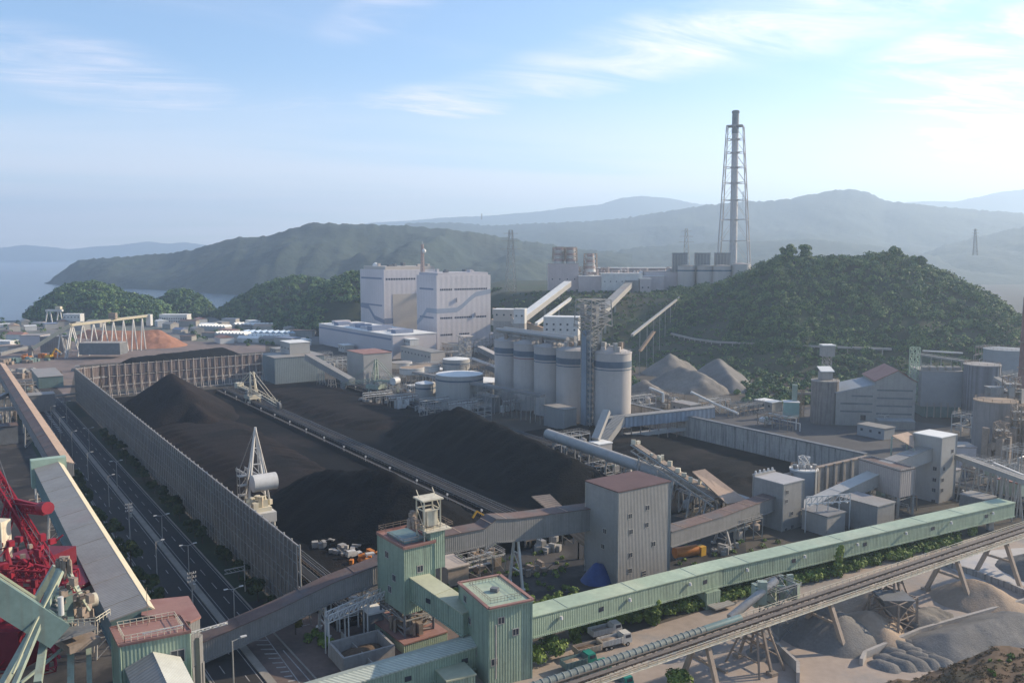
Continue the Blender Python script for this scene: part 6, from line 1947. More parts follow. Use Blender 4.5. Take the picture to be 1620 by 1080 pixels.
# round ribbed hood over the near part of the belt
u0, u1 = 0.0, (P(1098, 990, 10) - BA).length
t = thing('conveyor_hood', 'ribbed pale green round hood covering the near part of the rust-brown belt conveyor', 'conveyor', BA)
q0, q1 = BA - d * 10 + sd * 1.6 + UP * .9, BA + d * u1 + sd * 1.6 + UP * .9
MB().tube(q0, q1, .8, n=14).build('hood', MATS.get('dull_hood') or mat('dull_hood', (.17, .19, .17), .5, .12, .3, 1),  t, smooth=40)
m = MB(); n = int((q1 - q0).length / 1.5)
for k in range(n):
    q = q0 + d * (k * 1.5 + .4); m.tube(q, q + d * .16, .92, n=14)
m.build('hoop', mat('pale_hoop', (.27, .285, .25), .5, .1, .3, 1), t, smooth=40)
q2 = q1 + d * 10
MB().tube(q1 + d * .01, q2, .85, n=14).build('pipe', m_teal, t, smooth=40)
c = P(1232, 938, 9.5)
t = thing('drive_station', 'green and grey transfer machine with platforms beside the belt conveyor', 'machine', Vector((c.x, c.y, 0)))
m = MB()
for k in range(16): m.box(c + d * rn(-6, 6) + sd * rn(-2, 3), rn(.6, 2.2), rn(.6, 2.2), 6 + rn(0, 3), 9 + rn(0.5, 5.5), rn(0, 90))
m.build('machinery', m_teal_machine, t)
lattice(Vector((c.x, c.y, 0)), 3, c + UP * 2.5, 2.6, [0, .33, .66, 1], .3, .2, az=60).build('frame', m_steel_dark, t)
MB().tube(c - d * 15 - UP * 2.0, c - d * 1 + UP * 3.2, .9, n=10).build('inclined_hood', m_steel, t, smooth=40)
railing([c + d * a__ + sd * b__ + UP * 1.5 for a__, b__ in ((-4, -3), (4, -3), (4, 3), (-4, 3))], closed=True, w=.09).build('railing', m_steel, t)
c = P(1413, 945, 7); t = thing('feed_hopper', 'dark steel feed hopper and bin standing under the belt conveyor by the middle trestle', 'hopper', P(1413, 975))
g = Vector((c.x, c.y, 0)); m = MB()
m.hexa([g + Vector(p) for p in ((-1.2, -1.2, 3), (1.2, -1.2, 3), (1.2, 1.2, 3), (-1.2, 1.2, 3))], [g + Vector(p) for p in ((-3.6, -3.2, 7.6), (3.6, -3.2, 7.6), (3.6, 3.2, 7.6), (-3.6, 3.2, 7.6))])
m.build('hopper', m_steel_dark, t)
lattice(g, 3.8, g + UP * 7.4, 3.6, [0, .5, 1], .45, .2).build('frame', m_steel_rust, t)
# gravel heaps and low walls
for k, (sp_, lab, mm, sl) in enumerate((
        ([(P(1305, 1000), P(1322, 1006), 6.5, 6)], 'big blue-grey gravel heap under the belt conveyor, left part of the gravel yard', m_gravel_blue, .6),
        ([(P(1375, 1000), P(1400, 1015), 5.5, 3)], 'tan sand heap just right of the big blue-grey heap', m_sand, .6),
        ([(P(1375, 955), P(1400, 962), 5.5, 4)], 'rough tan heap behind the feed hopper', m_sand, .6),
        ([(P(1455, 982), P(1478, 972), 3.6, 2)], 'broken rubble heap with dark lumps right of the feed hopper', m_limestone, .6),
        ([(P(1538, 948), P(1560, 952), 5.5, 5)], 'smooth tan sand heap inside the dark corner wall', m_sand, .6),
        ([(P(1500, 1028), P(1610, 1000), 4.2, 5)], 'broad blue-grey sand heap with pale streaks outside the dark corner wall', m_gravel_blue, .5),
        ([(P(1660, 905), P(1690, 900), 6, 6)], 'blue-grey heap at the right edge beside the chalky ground', m_gravel_blue, .5),
        ([(P(1208, 1035), P(1212, 1036), 1.6, 1.6)], 'low grey gravel patch left of the first trestle', m_gravel, .5),
        ([(P(1107, 1027), P(1108, 1027), 1.5, 1.5)], 'tiny grey gravel cone near the left trestle', m_gravel, .6))):
    heap('gravel_heap', lab, 'gravel heap', sp_, mm, seed=40 + k, slope=sl, step=.7, nz=.45 if k != 3 else 1.4)
rg = random.Random(9)
k = 0
rowlab = []
for i in range(4):
    for j in range(5):
        u = 1392 + j * 21 + i * 9 + rg.uniform(-3, 3); v = 1052 - i * 10 - j * 1.5 + rg.uniform(-2, 2)
        p = P(u, v)
        heap('gravel_heap', 'small tipped gravel heap at the bottom right, %s row, %s' % (('front', 'second', 'third', 'back')[i], ('leftmost', 'second from left', 'middle', 'second from right', 'rightmost')[j]), 'gravel heap', [(p, p + Vector((1.6, -1.4, 0)), 1.6 + rg.uniform(-.2, .4))], m_gravel_blue, seed=70 + k, slope=.75, step=.45, nz=.25)['group'] = 'tipped gravel heaps in rows'
        k += 1
for (pts, h, lab, mm) in (([(1492, 893), (1590, 928), (1640, 950)], 1.6, 'dark low wall dividing the chalky ground from the sand heaps', m_conc_dark), ([(1640, 950), (1455, 1003), (1368, 1040)], 1.5, 'long low wall in front of the sand heaps', m_conc),
                          ([(1368, 1040), (1362, 1052)], 1.5, 'end stub of the low wall beside the tipped gravel rows', m_conc), ([(1228, 1030), (1262, 1062), (1262, 1080)], 2.2, 'brown stub wall at the bottom edge by the first trestle', m_conc), ([(1062, 1018), (1150, 1065)], .5, 'rusty rail lying on the gravel between two trestles', m_steel_rust)):
    m = MB(); ps = [P(u, v) for u, v in pts]
    for a__, b__ in zip(ps, ps[1:]): m.beam(a__ + UP * h / 2, b__ + UP * h / 2, .7, h)
    m.build('low_wall' if 'rail' not in lab else 'rail', mm, label=lab, cat='wall' if 'rail' not in lab else 'rail')
# dry grassy bank in the bottom right corner, close to the eye
rows = []
for i in range(40):
    u = 1300 + i * 11; r = []
    vt = lerp_table([(1300, 1092), (1345, 1080), (1400, 1066), (1450, 1058), (1500, 1040), (1520, 1022), (1560, 1012), (1600, 1010), (1740, 1000)], u)[0]
    for j in range(14):
        k_ = j / 13; y = 118 - 50 * k_; top = PD(u, vt, 118)
        z = top.z - 1.5 + (top.z * .25) * k_ * 0 + 9 * k_ * .55 + 1.2 * noise.fractal(Vector((u / 60, k_ * 4, 3)), 1, 2, 3)
        p = PD(u, vt + (vt * .0), 118); r.append((p.x * y / 118, y, z - 1.2 * k_))
    rows.append([(r[0][0], r[0][1] + 6, r[0][2] - 14)] + r)
nearbank = terrain('grassy_bank', rows, m_soil)
nb = bvh_of(nearbank); pts = []; rg = random.Random(3)
for k in range(3600):
    x, y = rg.uniform(40, 92), rg.uniform(70, 122)
    h_ = nb.ray_cast(Vector((x, y, 300)), Vector((0, 0, -1)))
    if h_[0] is None: continue
    r = rg.uniform(.2, .7); pts.append((x, y, h_[0].z, r))
leaf_cloud('dry_grass', pts, m_scrub, per=60, size=.085, squash=.35, seed=51, kind='stuff')
leaf_cloud('dry_grass', [p for p in pts if pix(Vector(p[:3]))[0] > 1560 and rg.random() < .12], m_leaf_vine, per=60, size=.14, seed=52, kind='stuff')
# ------------------------------------------------------------------ vegetation, lamps, vehicles, machines, cranes, town
rg = random.Random(17)
# hedge band under and in front of the long green gallery
pts = []
for k in range(1150):
    f_ = rg.random(); u = 835 + f_ * 680
    v_near = lerp_table([(835, 1002), (905, 985), (925, 1002), (1000, 984), (1060, 975), (1130, 958), (1250, 930), (1400, 892), (1515, 862)], u)[0]
    v_far = v_near - lerp_table([(835, 50), (1000, 48), (1150, 44), (1300, 40), (1515, 30)], u)[0]
    v = v_far + (v_near - v_far) * rg.random() ** .6
    p = P(u, v); r = rg.uniform(.8, 1.7); pts.append((p.x, p.y, r * .5 + rg.uniform(0, .9), r))
leaf_cloud('hedge', pts, m_leaf_vine, per=95, size=.36, seed=61, kind='stuff')
for k, (u, v, r, h, lab) in enumerate(((875, 1040, 3.4, 4.5, 'largest round bush at the bottom, right beside the green tower'), (845, 1052, 2.6, 4, 'dark bush in the corner between the green tower and the round bush'), (1001, 985, 2.6, 3.4, 'round bush in the hedge behind the white trucks'), (1075, 1084, 2.6, 2.6, 'dark bush cut by the bottom edge below the belt conveyor'), (962, 975, 2.2, 3, 'vine mound behind the tipper trucks'))):
    p = P(u, v); cr = [(p.x + rg.uniform(-1, 1) * r * .5, p.y + rg.uniform(-1, 1) * r * .5, rg.uniform(.35, .8) * h, r * rg.uniform(.45, .7)) for _ in range(10)]
    leaf_cloud('bush', cr, m_leaf_vine, per=170, size=.33, seed=170 + k, label=lab, cat='bush')
for k, (u, vt, vb, lab) in enumerate(((910, 971, 1016, 'first vine-covered column under the long green gallery, nearest the green tower'), (1027, 948, 985, 'second vine-covered column under the long green gallery'), (1037, 950, 988, 'twin vine-covered column beside the second one under the gallery'),
                                      (1327, 862, 912, 'pointed vine-covered column under the middle of the green gallery'), (1403, 848, 880, 'double vine-covered column under the right half of the green gallery'), (1477, 828, 862, 'vine-covered column near the right end of the green gallery'), (1538, 812, 845, 'bushy vine mass under the far right end of the green gallery'))):
    p = P(u, vb); zt = PD(u, vt, p.y).z
    t = thing('vine_column', lab, 'vine', p)
    MB().beam(p, p + UP * (zt - .2), .7).build('column', m_conc, t)
    cr = []
    for j in range(9):
        z = zt * (j + .5) / 9; cr.append((p.x + rg.uniform(-.5, .5), p.y + rg.uniform(-.5, .5), z, (1.5 - .7 * j / 9) * rg.uniform(.8, 1.2)))
    leaf_cloud('vine', cr, m_leaf_vine, t, per=130, size=.36, seed=190 + k)
# trees and shrubs along the road
rs = [('front', 59.9 + 2.6, 190, 430, 26, 'right'), ('left', 40.6, 175, 420, 30, 'left')]
spots = []
for nm, t0, s0, s1, n, side in rs:
    for k in range(n): spots.append((s0 + (s1 - s0) * (k + rg.uniform(.1, .9)) / n, t0 + rg.uniform(-.9, .9), side, k))
protos = []
for j in range(3):
    r = (1.9, 2.3, 1.6)[j]; h = (4.6, 5.6, 3.6)[j]
    o = tree(-500 - j * 20, 300, -0, h, r, 'x', m=m_leaf_dark, seed=300 + j, name='roadside_tree', per=120, n=7, leaf=.42)
    protos.append(o)
ordn = ['nearest'] + [w_ + ' nearest' for w_ in 'second third fourth fifth sixth seventh eighth ninth tenth eleventh twelfth thirteenth fourteenth fifteenth sixteenth seventeenth eighteenth nineteenth twentieth twenty-first twenty-second twenty-third twenty-fourth twenty-fifth twenty-sixth twenty-seventh twenty-eighth twenty-ninth thirtieth'.split()]
used = [False] * 3
for i, (s, t0, side, k) in enumerate(spots):
    j = i % 3
    if not used[j]: o = protos[j]; used[j] = True; o.location = S(s, t0)
    else: o = dup(protos[j], S(s, t0), rz=rg.uniform(0, 360), scale=rg.uniform(.75, 1.25))
    where = 'strip along the wind fence' if side == 'right' else 'strip by the left gallery'
    o['label'] = '%s small dark tree on the %s' % (ordn[k], where)
    o['group'] = 'trees in the %s' % where
tree(*P(468, 1003)[:2], 0, 5.2, 1.5, 'yellowing young tree beside the hatched forecourt under the grey gallery', m=m_leaf_autumn, seed=400, per=110, n=7, leaf=.34)
for k, (u, v, r, lab) in enumerate(((500, 1010, 2.2, 'green shrub at the foot of the white trestle, left one'), (514, 1020, 1.6, 'green shrub at the foot of the white trestle, right one'), (560, 1046, 2.4, 'dark grassy patch of shrubs beside the concrete bin'))):
    p = P(u, v); leaf_cloud('shrub', [(p.x + rg.uniform(-1, 1) * r, p.y + rg.uniform(-1, 1) * r, rg.uniform(.2, .8), r * .45) for _ in range(9)], m_leaf_vine, per=110, size=.28, seed=420 + k, label=lab, cat='shrub')

# street lamps
def make_lamp(p, double=False):
    t = thing('street_lamp', 'x', 'street lamp', p)
    MB().tube(p, p + UP * 10.6, .15, .09, 8).build('pole', m_steel, t, smooth=50)
    m = MB(); m.beam(p + UP * 10.5, p + UP * 10.9 + BX * 1.7, .1)
    if double: m.beam(p + UP * 10.5, p + UP * 10.9 - BX * 1.7, .1)
    m.build('arm', m_steel, t)
    for s_ in ((1, -1) if double else (1,)):
        q = p + UP * 10.85 + BX * 1.7 * s_
        MB().box(q, .9, .36, q.z - .08, q.z + .12, -34.3 + 0).build('lamp_head', m_white, t)
    return t


lampL = make_lamp(S(190, 45.9)); lampR = make_lamp(S(190, 58.6), True)
pl = [(249, 919), (173, 801), (140, 760), (115, 722), (96, 697), (82, 677)]
for k, (u, v) in enumerate(pl):
    o = lampL if k == 0 else dup(lampL, P(u, v))
    if k == 0: o.location = P(u, v)
    o['label'] = 'single-arm street lamp on the left lanes, %s to the pink-roofed transfer house' % ordn[k]; o['group'] = 'street lamps on the left lanes'
pr_ = [(372, 1003), (300, 925), (258, 872), (186, 775), (142, 716), (106, 668)]
for k, (u, v) in enumerate(pr_):
    o = lampR if k == 0 else dup(lampR, P(u, v))
    if k == 0: o.location = P(u, v)
    o['label'] = 'double-arm street lamp on the right lanes, %s to the grey gallery' % ordn[k]; o['group'] = 'street lamps on the right lanes'
lampN = dup(lampL, P(371, 1120), 'tall street lamp crossing in front of the grey gallery at the bottom left', scale=1.25); lampN['group'] = 'street lamps on the left lanes'
for k, (u, v, lab) in enumerate(((206, 856, 'concrete utility pole with cross-arms in the middle of the road'), (306, 980, 'utility pole with a transformer near the pink-roofed house'))):
    p = P(u, v); t = thing('utility_pole', lab, 'utility pole', p)
    MB().tube(p, p + UP * 11.5, .2, .13, 8).build('pole', m_conc, t)
    m = MB()
    for z in (9.2, 10.2, 11.2): m.beam(p - BX * 1.0 + UP * z, p + BX * 1.0 + UP * z, .14)
    m.build('crossarm', m_steel, t)
    m = MB()
    for z in (9.2, 10.2, 11.2):
        for o in (-.9, -.4, .4, .9): m.tube(p + BX * o + UP * (z + .05), p + BX * o + UP * (z + .4), .09, n=6)
    m.build('insulator', m_white, t)
    MB().tube(p + BX * .5 + UP * 7.4, p + BX * .5 + UP * 8.6, .35, n=10).build('transformer', m_steel, t)
p = P(388, 935); t = thing('gantry_sign', 'blue-backed road sign frame beside the foot of the wind fence', 'sign', p)
m = MB().beam(p, p + UP * 7, .25); m.beam(p + UP * 6.6, p + UP * 6.6 - BX * 5, .2); m.beam(p + UP * 5.6, p + UP * 5.6 - BX * 5, .2)
for k in range(5): m.beam(p + UP * 5.6 - BX * k, p + UP * 6.6 - BX * (k + 1), .12)
m.build('frame', m_steel, t)

# trucks
def truck(name, label, p, az, cab_m, bed_m, load_m=None, length=7.6, group=None, cabless=False):
    d = azv(az); e = azv(az + 90); z = 0
    t = thing(name, label, 'truck', p, group); p = Vector(p)
    def ring(x0, x1, w): return [p + d * x0 - e * w / 2, p + d * x0 + e * w / 2, p + d * x1 + e * w / 2, p + d * x1 - e * w / 2]
    L2 = length / 2
    MB().hexa([q + UP * .75 for q in ring(-L2, L2 - .2, 1.0)], [q + UP * 1.05 for q in ring(-L2, L2 - .2, 1.0)]).build('chassis', m_steel_dark, t)
    b0, b1 = -L2, L2 - (2.3 if not cabless else 0)
    bed = MB(); W = 2.5; zb, zt = 1.1, 2.35
    bed.hexa([q + UP * zb for q in ring(b0, b1, W)], [q + UP * (zb + .15) for q in ring(b0, b1, W)])
    for s_ in (-1, 1):
        r_ = [p + d * b0 + e * s_ * W / 2, p + d * b0 + e * s_ * (W / 2 - .1), p + d * b1 + e * s_ * (W / 2 - .1), p + d * b1 + e * s_ * W / 2]
        if s_ > 0: r_ = r_[::-1]
        bed.hexa([q + UP * (zb + .153) for q in r_], [q + UP * zt for q in r_])
        for k in range(6):
            q = p + d * (b0 + (b1 - b0) * (k + .5) / 6) + e * s_ * (W / 2 + .04); bed.beam(q + UP * zb, q + UP * zt, .12, .09)
    for x, hh in ((b0, zt), (b1 - .1, zt + .35)):
        bed.hexa([q + UP * (zb + .153) for q in ring(x, x + .1, W - .21)], [q + UP * hh for q in ring(x, x + .1, W - .21)])
    bed.build('tipper_bed', bed_m, t)
    if load_m:
        lm = MB(); rows = []
        for i in range(6):
            rows.append([p + d * (b0 + .15 + (b1 - b0 - .4) * i / 5) + e * ((j / 4 - .5) * (W - .25)) + UP * (zb + .5 + .55 * math.sin(math.pi * (i + .5) / 6) * math.sin(math.pi * (j + .5) / 5) + rg.uniform(-.06, .06)) for j in range(5)])
        lm.grid(rows); lm.build('load', load_m, t)
    if not cabless:
        cab = MB(); c0, c1 = L2 - 2.15, L2
        cab.hexa([q + UP * .7 for q in ring(c0, c1, 2.4)], [q + UP * 1.75 for q in ring(c0, c1 + .02, 2.4)])
        cab.hexa([q + UP * 1.753 for q in ring(c0, c1, 2.38)], [q + UP * 2.85 for q in ring(c0 + .05, c1 - .28, 2.2)])
        co = cab.build('cab', cab_m, t)
        ws = MB().hexa([q + UP * 1.85 for q in ring(c1 - .06, c1 + .03, 2.1)], [q + UP * 2.68 for q in ring(c1 - .27, c1 - .18, 1.95)]).build('windscreen', m_glass, t)
        for s_ in (-1, 1):
            q0 = p + d * (c0 + .5) + e * s_ * 1.17; q1 = p + d * (c1 - .35) + e * s_ * 1.17
            r_ = [q0, q1, q1 + e * s_ * .06, q0 + e * s_ * .06]
            if s_ > 0: r_ = r_[::-1]
            MB().hexa([x + UP * 1.9 for x in r_], [x + UP * 2.55 - e * s_ * .05 for x in r_]).build('side_window', m_glass, t)
            q = p + d * (c1 + .01) + e * s_ * .9
            MB().box(q, .35, .12, .95, 1.2, az).build('headlight', m_white, t)
    for x in (L2 - 1.1, -L2 + 1.0, -L2 + 2.3):
        if cabless and x > 0: continue
        for s_ in (-1, 1):
            q = p + d * x + e * s_ * 1.05 + UP * .5
            w = MB().tube(q - e * .16, q + e * .16, .5, n=14).build('wheel', m_rubber, t)
            rm = MB().tube(q + e * s_ * .1, q + e * s_ * .18, .26, n=10).build('rim', m_steel, t); rm.parent = w
    return t


truck('tipper_truck', 'white tipper truck parked nearest the camera beside the hedge, empty bed', P(972, 1022), 63, m_truck_white, m_truck_white, m_steel_rust)
truck('tipper_truck', 'white tipper truck parked farther back, behind the other white truck', P(957, 1006), 63, m_truck_white, m_truck_white, m_steel_rust)
truck('tipper_truck', 'tan open truck bed with dark soil standing left of the white trucks', P(929, 1036), 63, m_truck_white, mat('sandy_paint', (.42, .34, .26), .7, .12, .4, 2), m_soil, cabless=True, length=6)
truck('tipper_truck', 'green tipper truck, rear one, with pale load by the belt conveyor', P(915, 1056), 60, m_truck_green, m_teal, m_sand)
truck('tipper_truck', 'green tipper truck, front one, half under the belt conveyor', P(938, 1070), 60, m_truck_green, m_teal, m_sand)
truck('tipper_truck', 'green-cabbed truck on the gravel side of the belt conveyor, bottom edge', P(972, 1094), 60, m_truck_green, m_teal, m_steel_rust)
# excavator and other yard vehicles
def excavator(label, p, az, col, sc_=1.0):
    d = azv(az); e = azv(az + 90); p = Vector(p)
    t = thing('excavator', label, 'excavator', p)
    for s_ in (-1, 1):
        MB().box(p + e * s_ * 1.1 * sc_, .6 * sc_, 3.6 * sc_, 0, .9 * sc_, az).build('track', m_rubber, t)
    MB().box(p, 2.4 * sc_, 3.0 * sc_, .95 * sc_, 2.2 * sc_, az).build('body', col, t)
    MB().box(p + e * -.7 * sc_ + d * .8 * sc_, .95 * sc_, 1.3 * sc_, 2.203 * sc_, 3.2 * sc_, az).build('cab', m_glass, t)
    k1 = p + d * 1.2 * sc_ + UP * 1.9 * sc_; k2 = p + d * 3.8 * sc_ + UP * 5.4 * sc_; k3 = p + d * 6.4 * sc_ + UP * 3.6 * sc_
    MB().beam(k1, k2, .55 * sc_).build('boom', col, t); MB().beam(k2, k3, .42 * sc_).build('arm', col, t)
    MB().box(k3 + d * .2 * sc_, 1.2 * sc_, 1.0 * sc_, k3.z - 1.1 * sc_, k3.z - .05, az).build('bucket', m_steel_dark, t)
    return t


excavator('yellow excavator working on the dark ground behind the grey gallery', P(738, 836), 60, m_yellow, .95)
excavator('tiny yellow excavator in the scrap depot at the far left', P(78, 568), 100, m_yellow, 1.6)
p = P(1088, 880); t = thing('drum', 'rusty orange drum machine lying beside the foot of the big grey tower', 'machine', p)
MB().tube(p + UP * 1.6 - BX * 4.2 + AX * 1, p + UP * 1.6 + BX * 3.0 - AX * .6, 1.5, n=16).build('drum', m_orange, t, smooth=40)
MB().box(p + BX * 4.2 - AX * 1, 2.2, 2.0, 0, 2.6, 55).build('cab', m_yellow, t)
for k in (-3, 0, 2.2): MB().box(p + BX * k, .8, 2.6, 0, .6, 55).build('support', m_steel_dark, t)
# clutter in the work yard
q = [P(u, v) for u, v in ((600, 1010), (545, 1035))]
b = thing('storage_bin', 'open grey concrete bin half full of dark earth left of the green tower', 'bin', P(575, 1040))
c = P(572, 1040); d_, e_ = azv(58), azv(148)
for (o, sx, sy) in ((e_ * 4.2, 11.4, .5), (e_ * -4.2, 11.4, .5), (d_ * 5.5, .5, 7.9), (d_ * -5.5, .5, 7.9)):
    MB().box(c + o, sx if sx < 1 else .5, sy if sx < 1 else 11.4, -.1, 3.2, 58 if sx > 1 else 148 - 90 + 0).build('wall', m_conc, b) if sx > 1 else MB().box(c + o, 7.9, .5, -.1, 3.2, 58).build('wall', m_conc, b)
hm = heap_mesh([(c, c + d_ * 1.5, 2.4)], slope=.45, step=.7, nz=.3, seed=8); hm.v = [Vector((max(min((p_ - c).dot(d_), 5.2), -5.2), max(min((p_ - c).dot(e_), 3.9), -3.9), p_.z)) for p_ in hm.v]; hm.v = [c + d_ * p_.x + e_ * p_.y + UP * p_.z for p_ in hm.v]
hm.build('earth', m_soil, b)
simple_building('concrete_box', 'beige open-ended concrete box right of the green tower roof', 'building', P(712, 915), 9.5, 6.0, 4.6, 58, mat('beige_concrete', (.36, .29, .235), .8, .14, .2, 1), mat('beige_concrete_top', (.42, .35, .29), .8, .14, .2, 1))
simple_building('store_shed', 'small dark kiosk with a pale flat roof under the grey gallery', 'shed', P(590, 992), 4.6, 3.4, 4.2, 58, m_steel_dark, m_white_lit_roof)
for k, (u, v, lab, mm) in enumerate(((560, 880, 'white pickup-like van parked at the near end of the fence tracks', m_truck_white), (590, 884, 'white van next to the orange scrap near the green tower', m_truck_white), (640, 862, 'grey car in the dusty yard behind the green tower', m_steel), (742, 868, 'blue-topped van below the grey gallery', m_pale_clad))):
    p = P(u, v); t = thing('parked_van', lab, 'van', p)
    d = azv(55 + k * 11); e = azv(145 + k * 11)
    MB().box(p, 1.8, 4.4, .4, 1.15, 55 + k * 11).build('body', mm, t)
    r0 = [p + d * a__ + e * b__ for a__, b__ in ((-2.1, -.85), (-2.1, .85), (.9, .85), (.9, -.85))]; r1 = [p + d * a__ + e * b__ for a__, b__ in ((-2.0, -.75), (-2.0, .75), (.3, .75), (.3, -.75))]
    MB().hexa([x + UP * 1.153 for x in r0], [x + UP * 1.95 for x in r1]).build('cabin', mm, t)
    MB().hexa([x + UP * 1.25 for x in [p + d * .86 + e * b__ for b__ in (-.7, .7)] + [p + d * .95 + e * b__ for b__ in (.7, -.7)]], [x + UP * 1.85 for x in [p + d * .3 + e * b__ for b__ in (-.65, .65)] + [p + d * .4 + e * b__ for b__ in (.65, -.65)]]).build('windscreen', m_glass, t)
    for a__ in (-1.4, 1.4):
        for b__ in (-.85, .85): MB().tube(p + d * a__ + e * (b__ - .1) + UP * .35, p + d * a__ + e * (b__ + .1) + UP * .35, .35, n=10).build('wheel', m_rubber, t)
sc_lab = [(520, 862, 'white and grey machine parts piled by the end of the fence tracks', m_cp), (548, 872, 'steel plate scrap left of the orange scrap', m_steel), (575, 886, 'orange and red scrap pile by the grey gallery roof', m_orange), (668, 905, 'dark pipework scrap right of the green tower', m_steel_dark), (715, 870, 'rusty orange scrap and bins below the grey gallery', m_orange), (760, 880, 'tan planks and sheets below the grey gallery', m_sand), (840, 905, 'brown steel skips in a row on the dark ground', m_steel_rust), (865, 870, 'steel frames stacked left of the big grey tower', m_steel), (1105, 835, 'rubble and steel parts between the two grey towers', m_steel), (1150, 870, 'pale steel parts below the brown gallery', m_steel)]
for k, (u, v, lab, mm) in enumerate(sc_lab):
    p = P(u, v); m = MB()
    for j in range(12):
        q = p + BX * rg.uniform(-4, 4) + AX * rg.uniform(-2, 2)
        m.box(q, rg.uniform(.6, 3), rg.uniform(.6, 2), 0, rg.uniform(.4, 2.4), rg.uniform(0, 90))
        if j % 3 == 0: m.beam(q + UP * .4, q + BX * rg.uniform(-3, 3) + UP * rg.uniform(.5, 3), .25)
    m.build('scrap_pile', mm, label=lab, cat='scrap')
for k, (u, v, h_, lab) in enumerate(((610, 960, 5, 'low pipe trestle left of the legs of the green tower'),)):
    a, b = P(520, 985, 7.5), P(610, 945, 8.2)
    t = thing('pipe_truss', 'white lattice pipe truss under the grey gallery left of the green tower', 'pipe bridge', Vector((a.x, a.y, 0))); m = MB()
    for o in (0, 2):
        for z in (0, 1.6): m.beam(a + AX * o + UP * z, b + AX * o + UP * z, .18)
        for j in range(12):
            q, q2 = a.lerp(b, j / 12) + AX * o, a.lerp(b, (j + 1) / 12) + AX * o
            m.beam(q, q + UP * 1.6, .13); m.beam(q, q2 + UP * 1.6, .12)
            if j % 4 == 0: m.beam(q, Vector((q.x, q.y, 0)), .25)
    m.build('truss', m_white, t)
    for j in range(3): MB().tube(a + AX * (.4 + j * .6) + UP * .5, b + AX * (.4 + j * .6) + UP * .5, .22, n=7).build('pipe', m_pale_clad, t)
a_ = [P(540, 1012), P(600, 1072)]
fw = MB(); fw.beam(a_[0] + UP * 1.0, a_[1] + UP * 1.0, .2, 2.0); fw.build('site_fence', m_pale_clad, label='pale sheet-metal site fence beside the white trestle', cat='fence')

# stackers and reclaimers of the coal yard
def stacker_near():
    p = S(258, 78); p = P(412, 838); p = Vector((p.x, p.y, 1.2))
    t = thing('stacker', 'white coal stacker with tall A-frame mast and round white counterweight, beside the road fence', 'stacker', p)
    MB().box(p, 7.5, 9, 3.4, 6.4, -34.3).build('base', m_white, t)
    for o in (-3, 3):
        for q in (-3.6, 3.6): MB().beam(p + BX * o + AX * q, p + BX * o + AX * q + UP * 3.0, .9).build('leg', m_white, t)
    MB().box(p + AX * 1, 6, 7, 6.403, 7.6, -34.3).build('turntable', m_cream_machine, t)
    m = MB()
    for k in range(10): m.box(p + BX * rn(-3.4, 3.4) + AX * rn(-3, 4), rn(.8, 2), rn(.8, 2), 7.6, 8 + rn(.6, 3), rn(0, 90))
    m.build('machinery', m_cream_machine, t)
    c = p + UP * 8 + AX * 2
    apex = PD(403, 671, p.y + 6); apex = Vector((c.x, c.y, apex.z))
    mm = MB()
    for o in (-3.2, 3.2):
        for q in (-1.6, 2.4): mm.beam(c + BX * o + AX * q, apex, .5)
    for k in (.25, .5, .72):
        w = 3.2 * (1 - k); mm.beam(c.lerp(apex, k) - BX * w + AX * -1.6 * (1 - k), c.lerp(apex, k) + BX * w + AX * -1.6 * (1 - k), .28)
        mm.beam(c.lerp(apex, k) - BX * w + AX * -1.6 * (1 - k), c.lerp(apex, k - .22) + BX * 3.2 * (1.22 - k) + AX * -1.6 * (1.22 - k), .2)
    mm.build('mast', m_white, t)
    q = p + UP * 14.6 - AX * 3.2 + BX * .6
    MB().tube(q - BX * 3.6, q + BX * 3.6, 2.6, n=24).build('counterweight', m_white, t, smooth=40)
    b_ = MB()
    for o in (-1.4, 1.4):
        b_.beam(q + BX * o, q + BX * o + AX * 24 - UP * 1.0, .4, .9)
        b_.beam(apex, q + BX * o + AX * 20, .16); b_.beam(apex, q + BX * o, .25)
    b_.build('boom', m_steel, t)
    s_ = MB()
    g = p - BX * 4.2 + AX * 3
    for z in (5, 8, 11, 14, 17): s_.box(g, 2.6, 2.6, z, z + .2, -34.3)
    for o in (-1.2, 1.2):
        for o2 in (-1.2, 1.2): s_.beam(g + BX * o + AX * o2 + UP * 3, g + BX * o + AX * o2 + UP * 18.5, .2)
    for k in range(5): s_.beam(g - BX * 1.2 + UP * (3 + k * 3), g + BX * 1.2 + UP * (6 + k * 3), .18)
    s_.build('stair_tower', m_steel, t)


stacker_near()


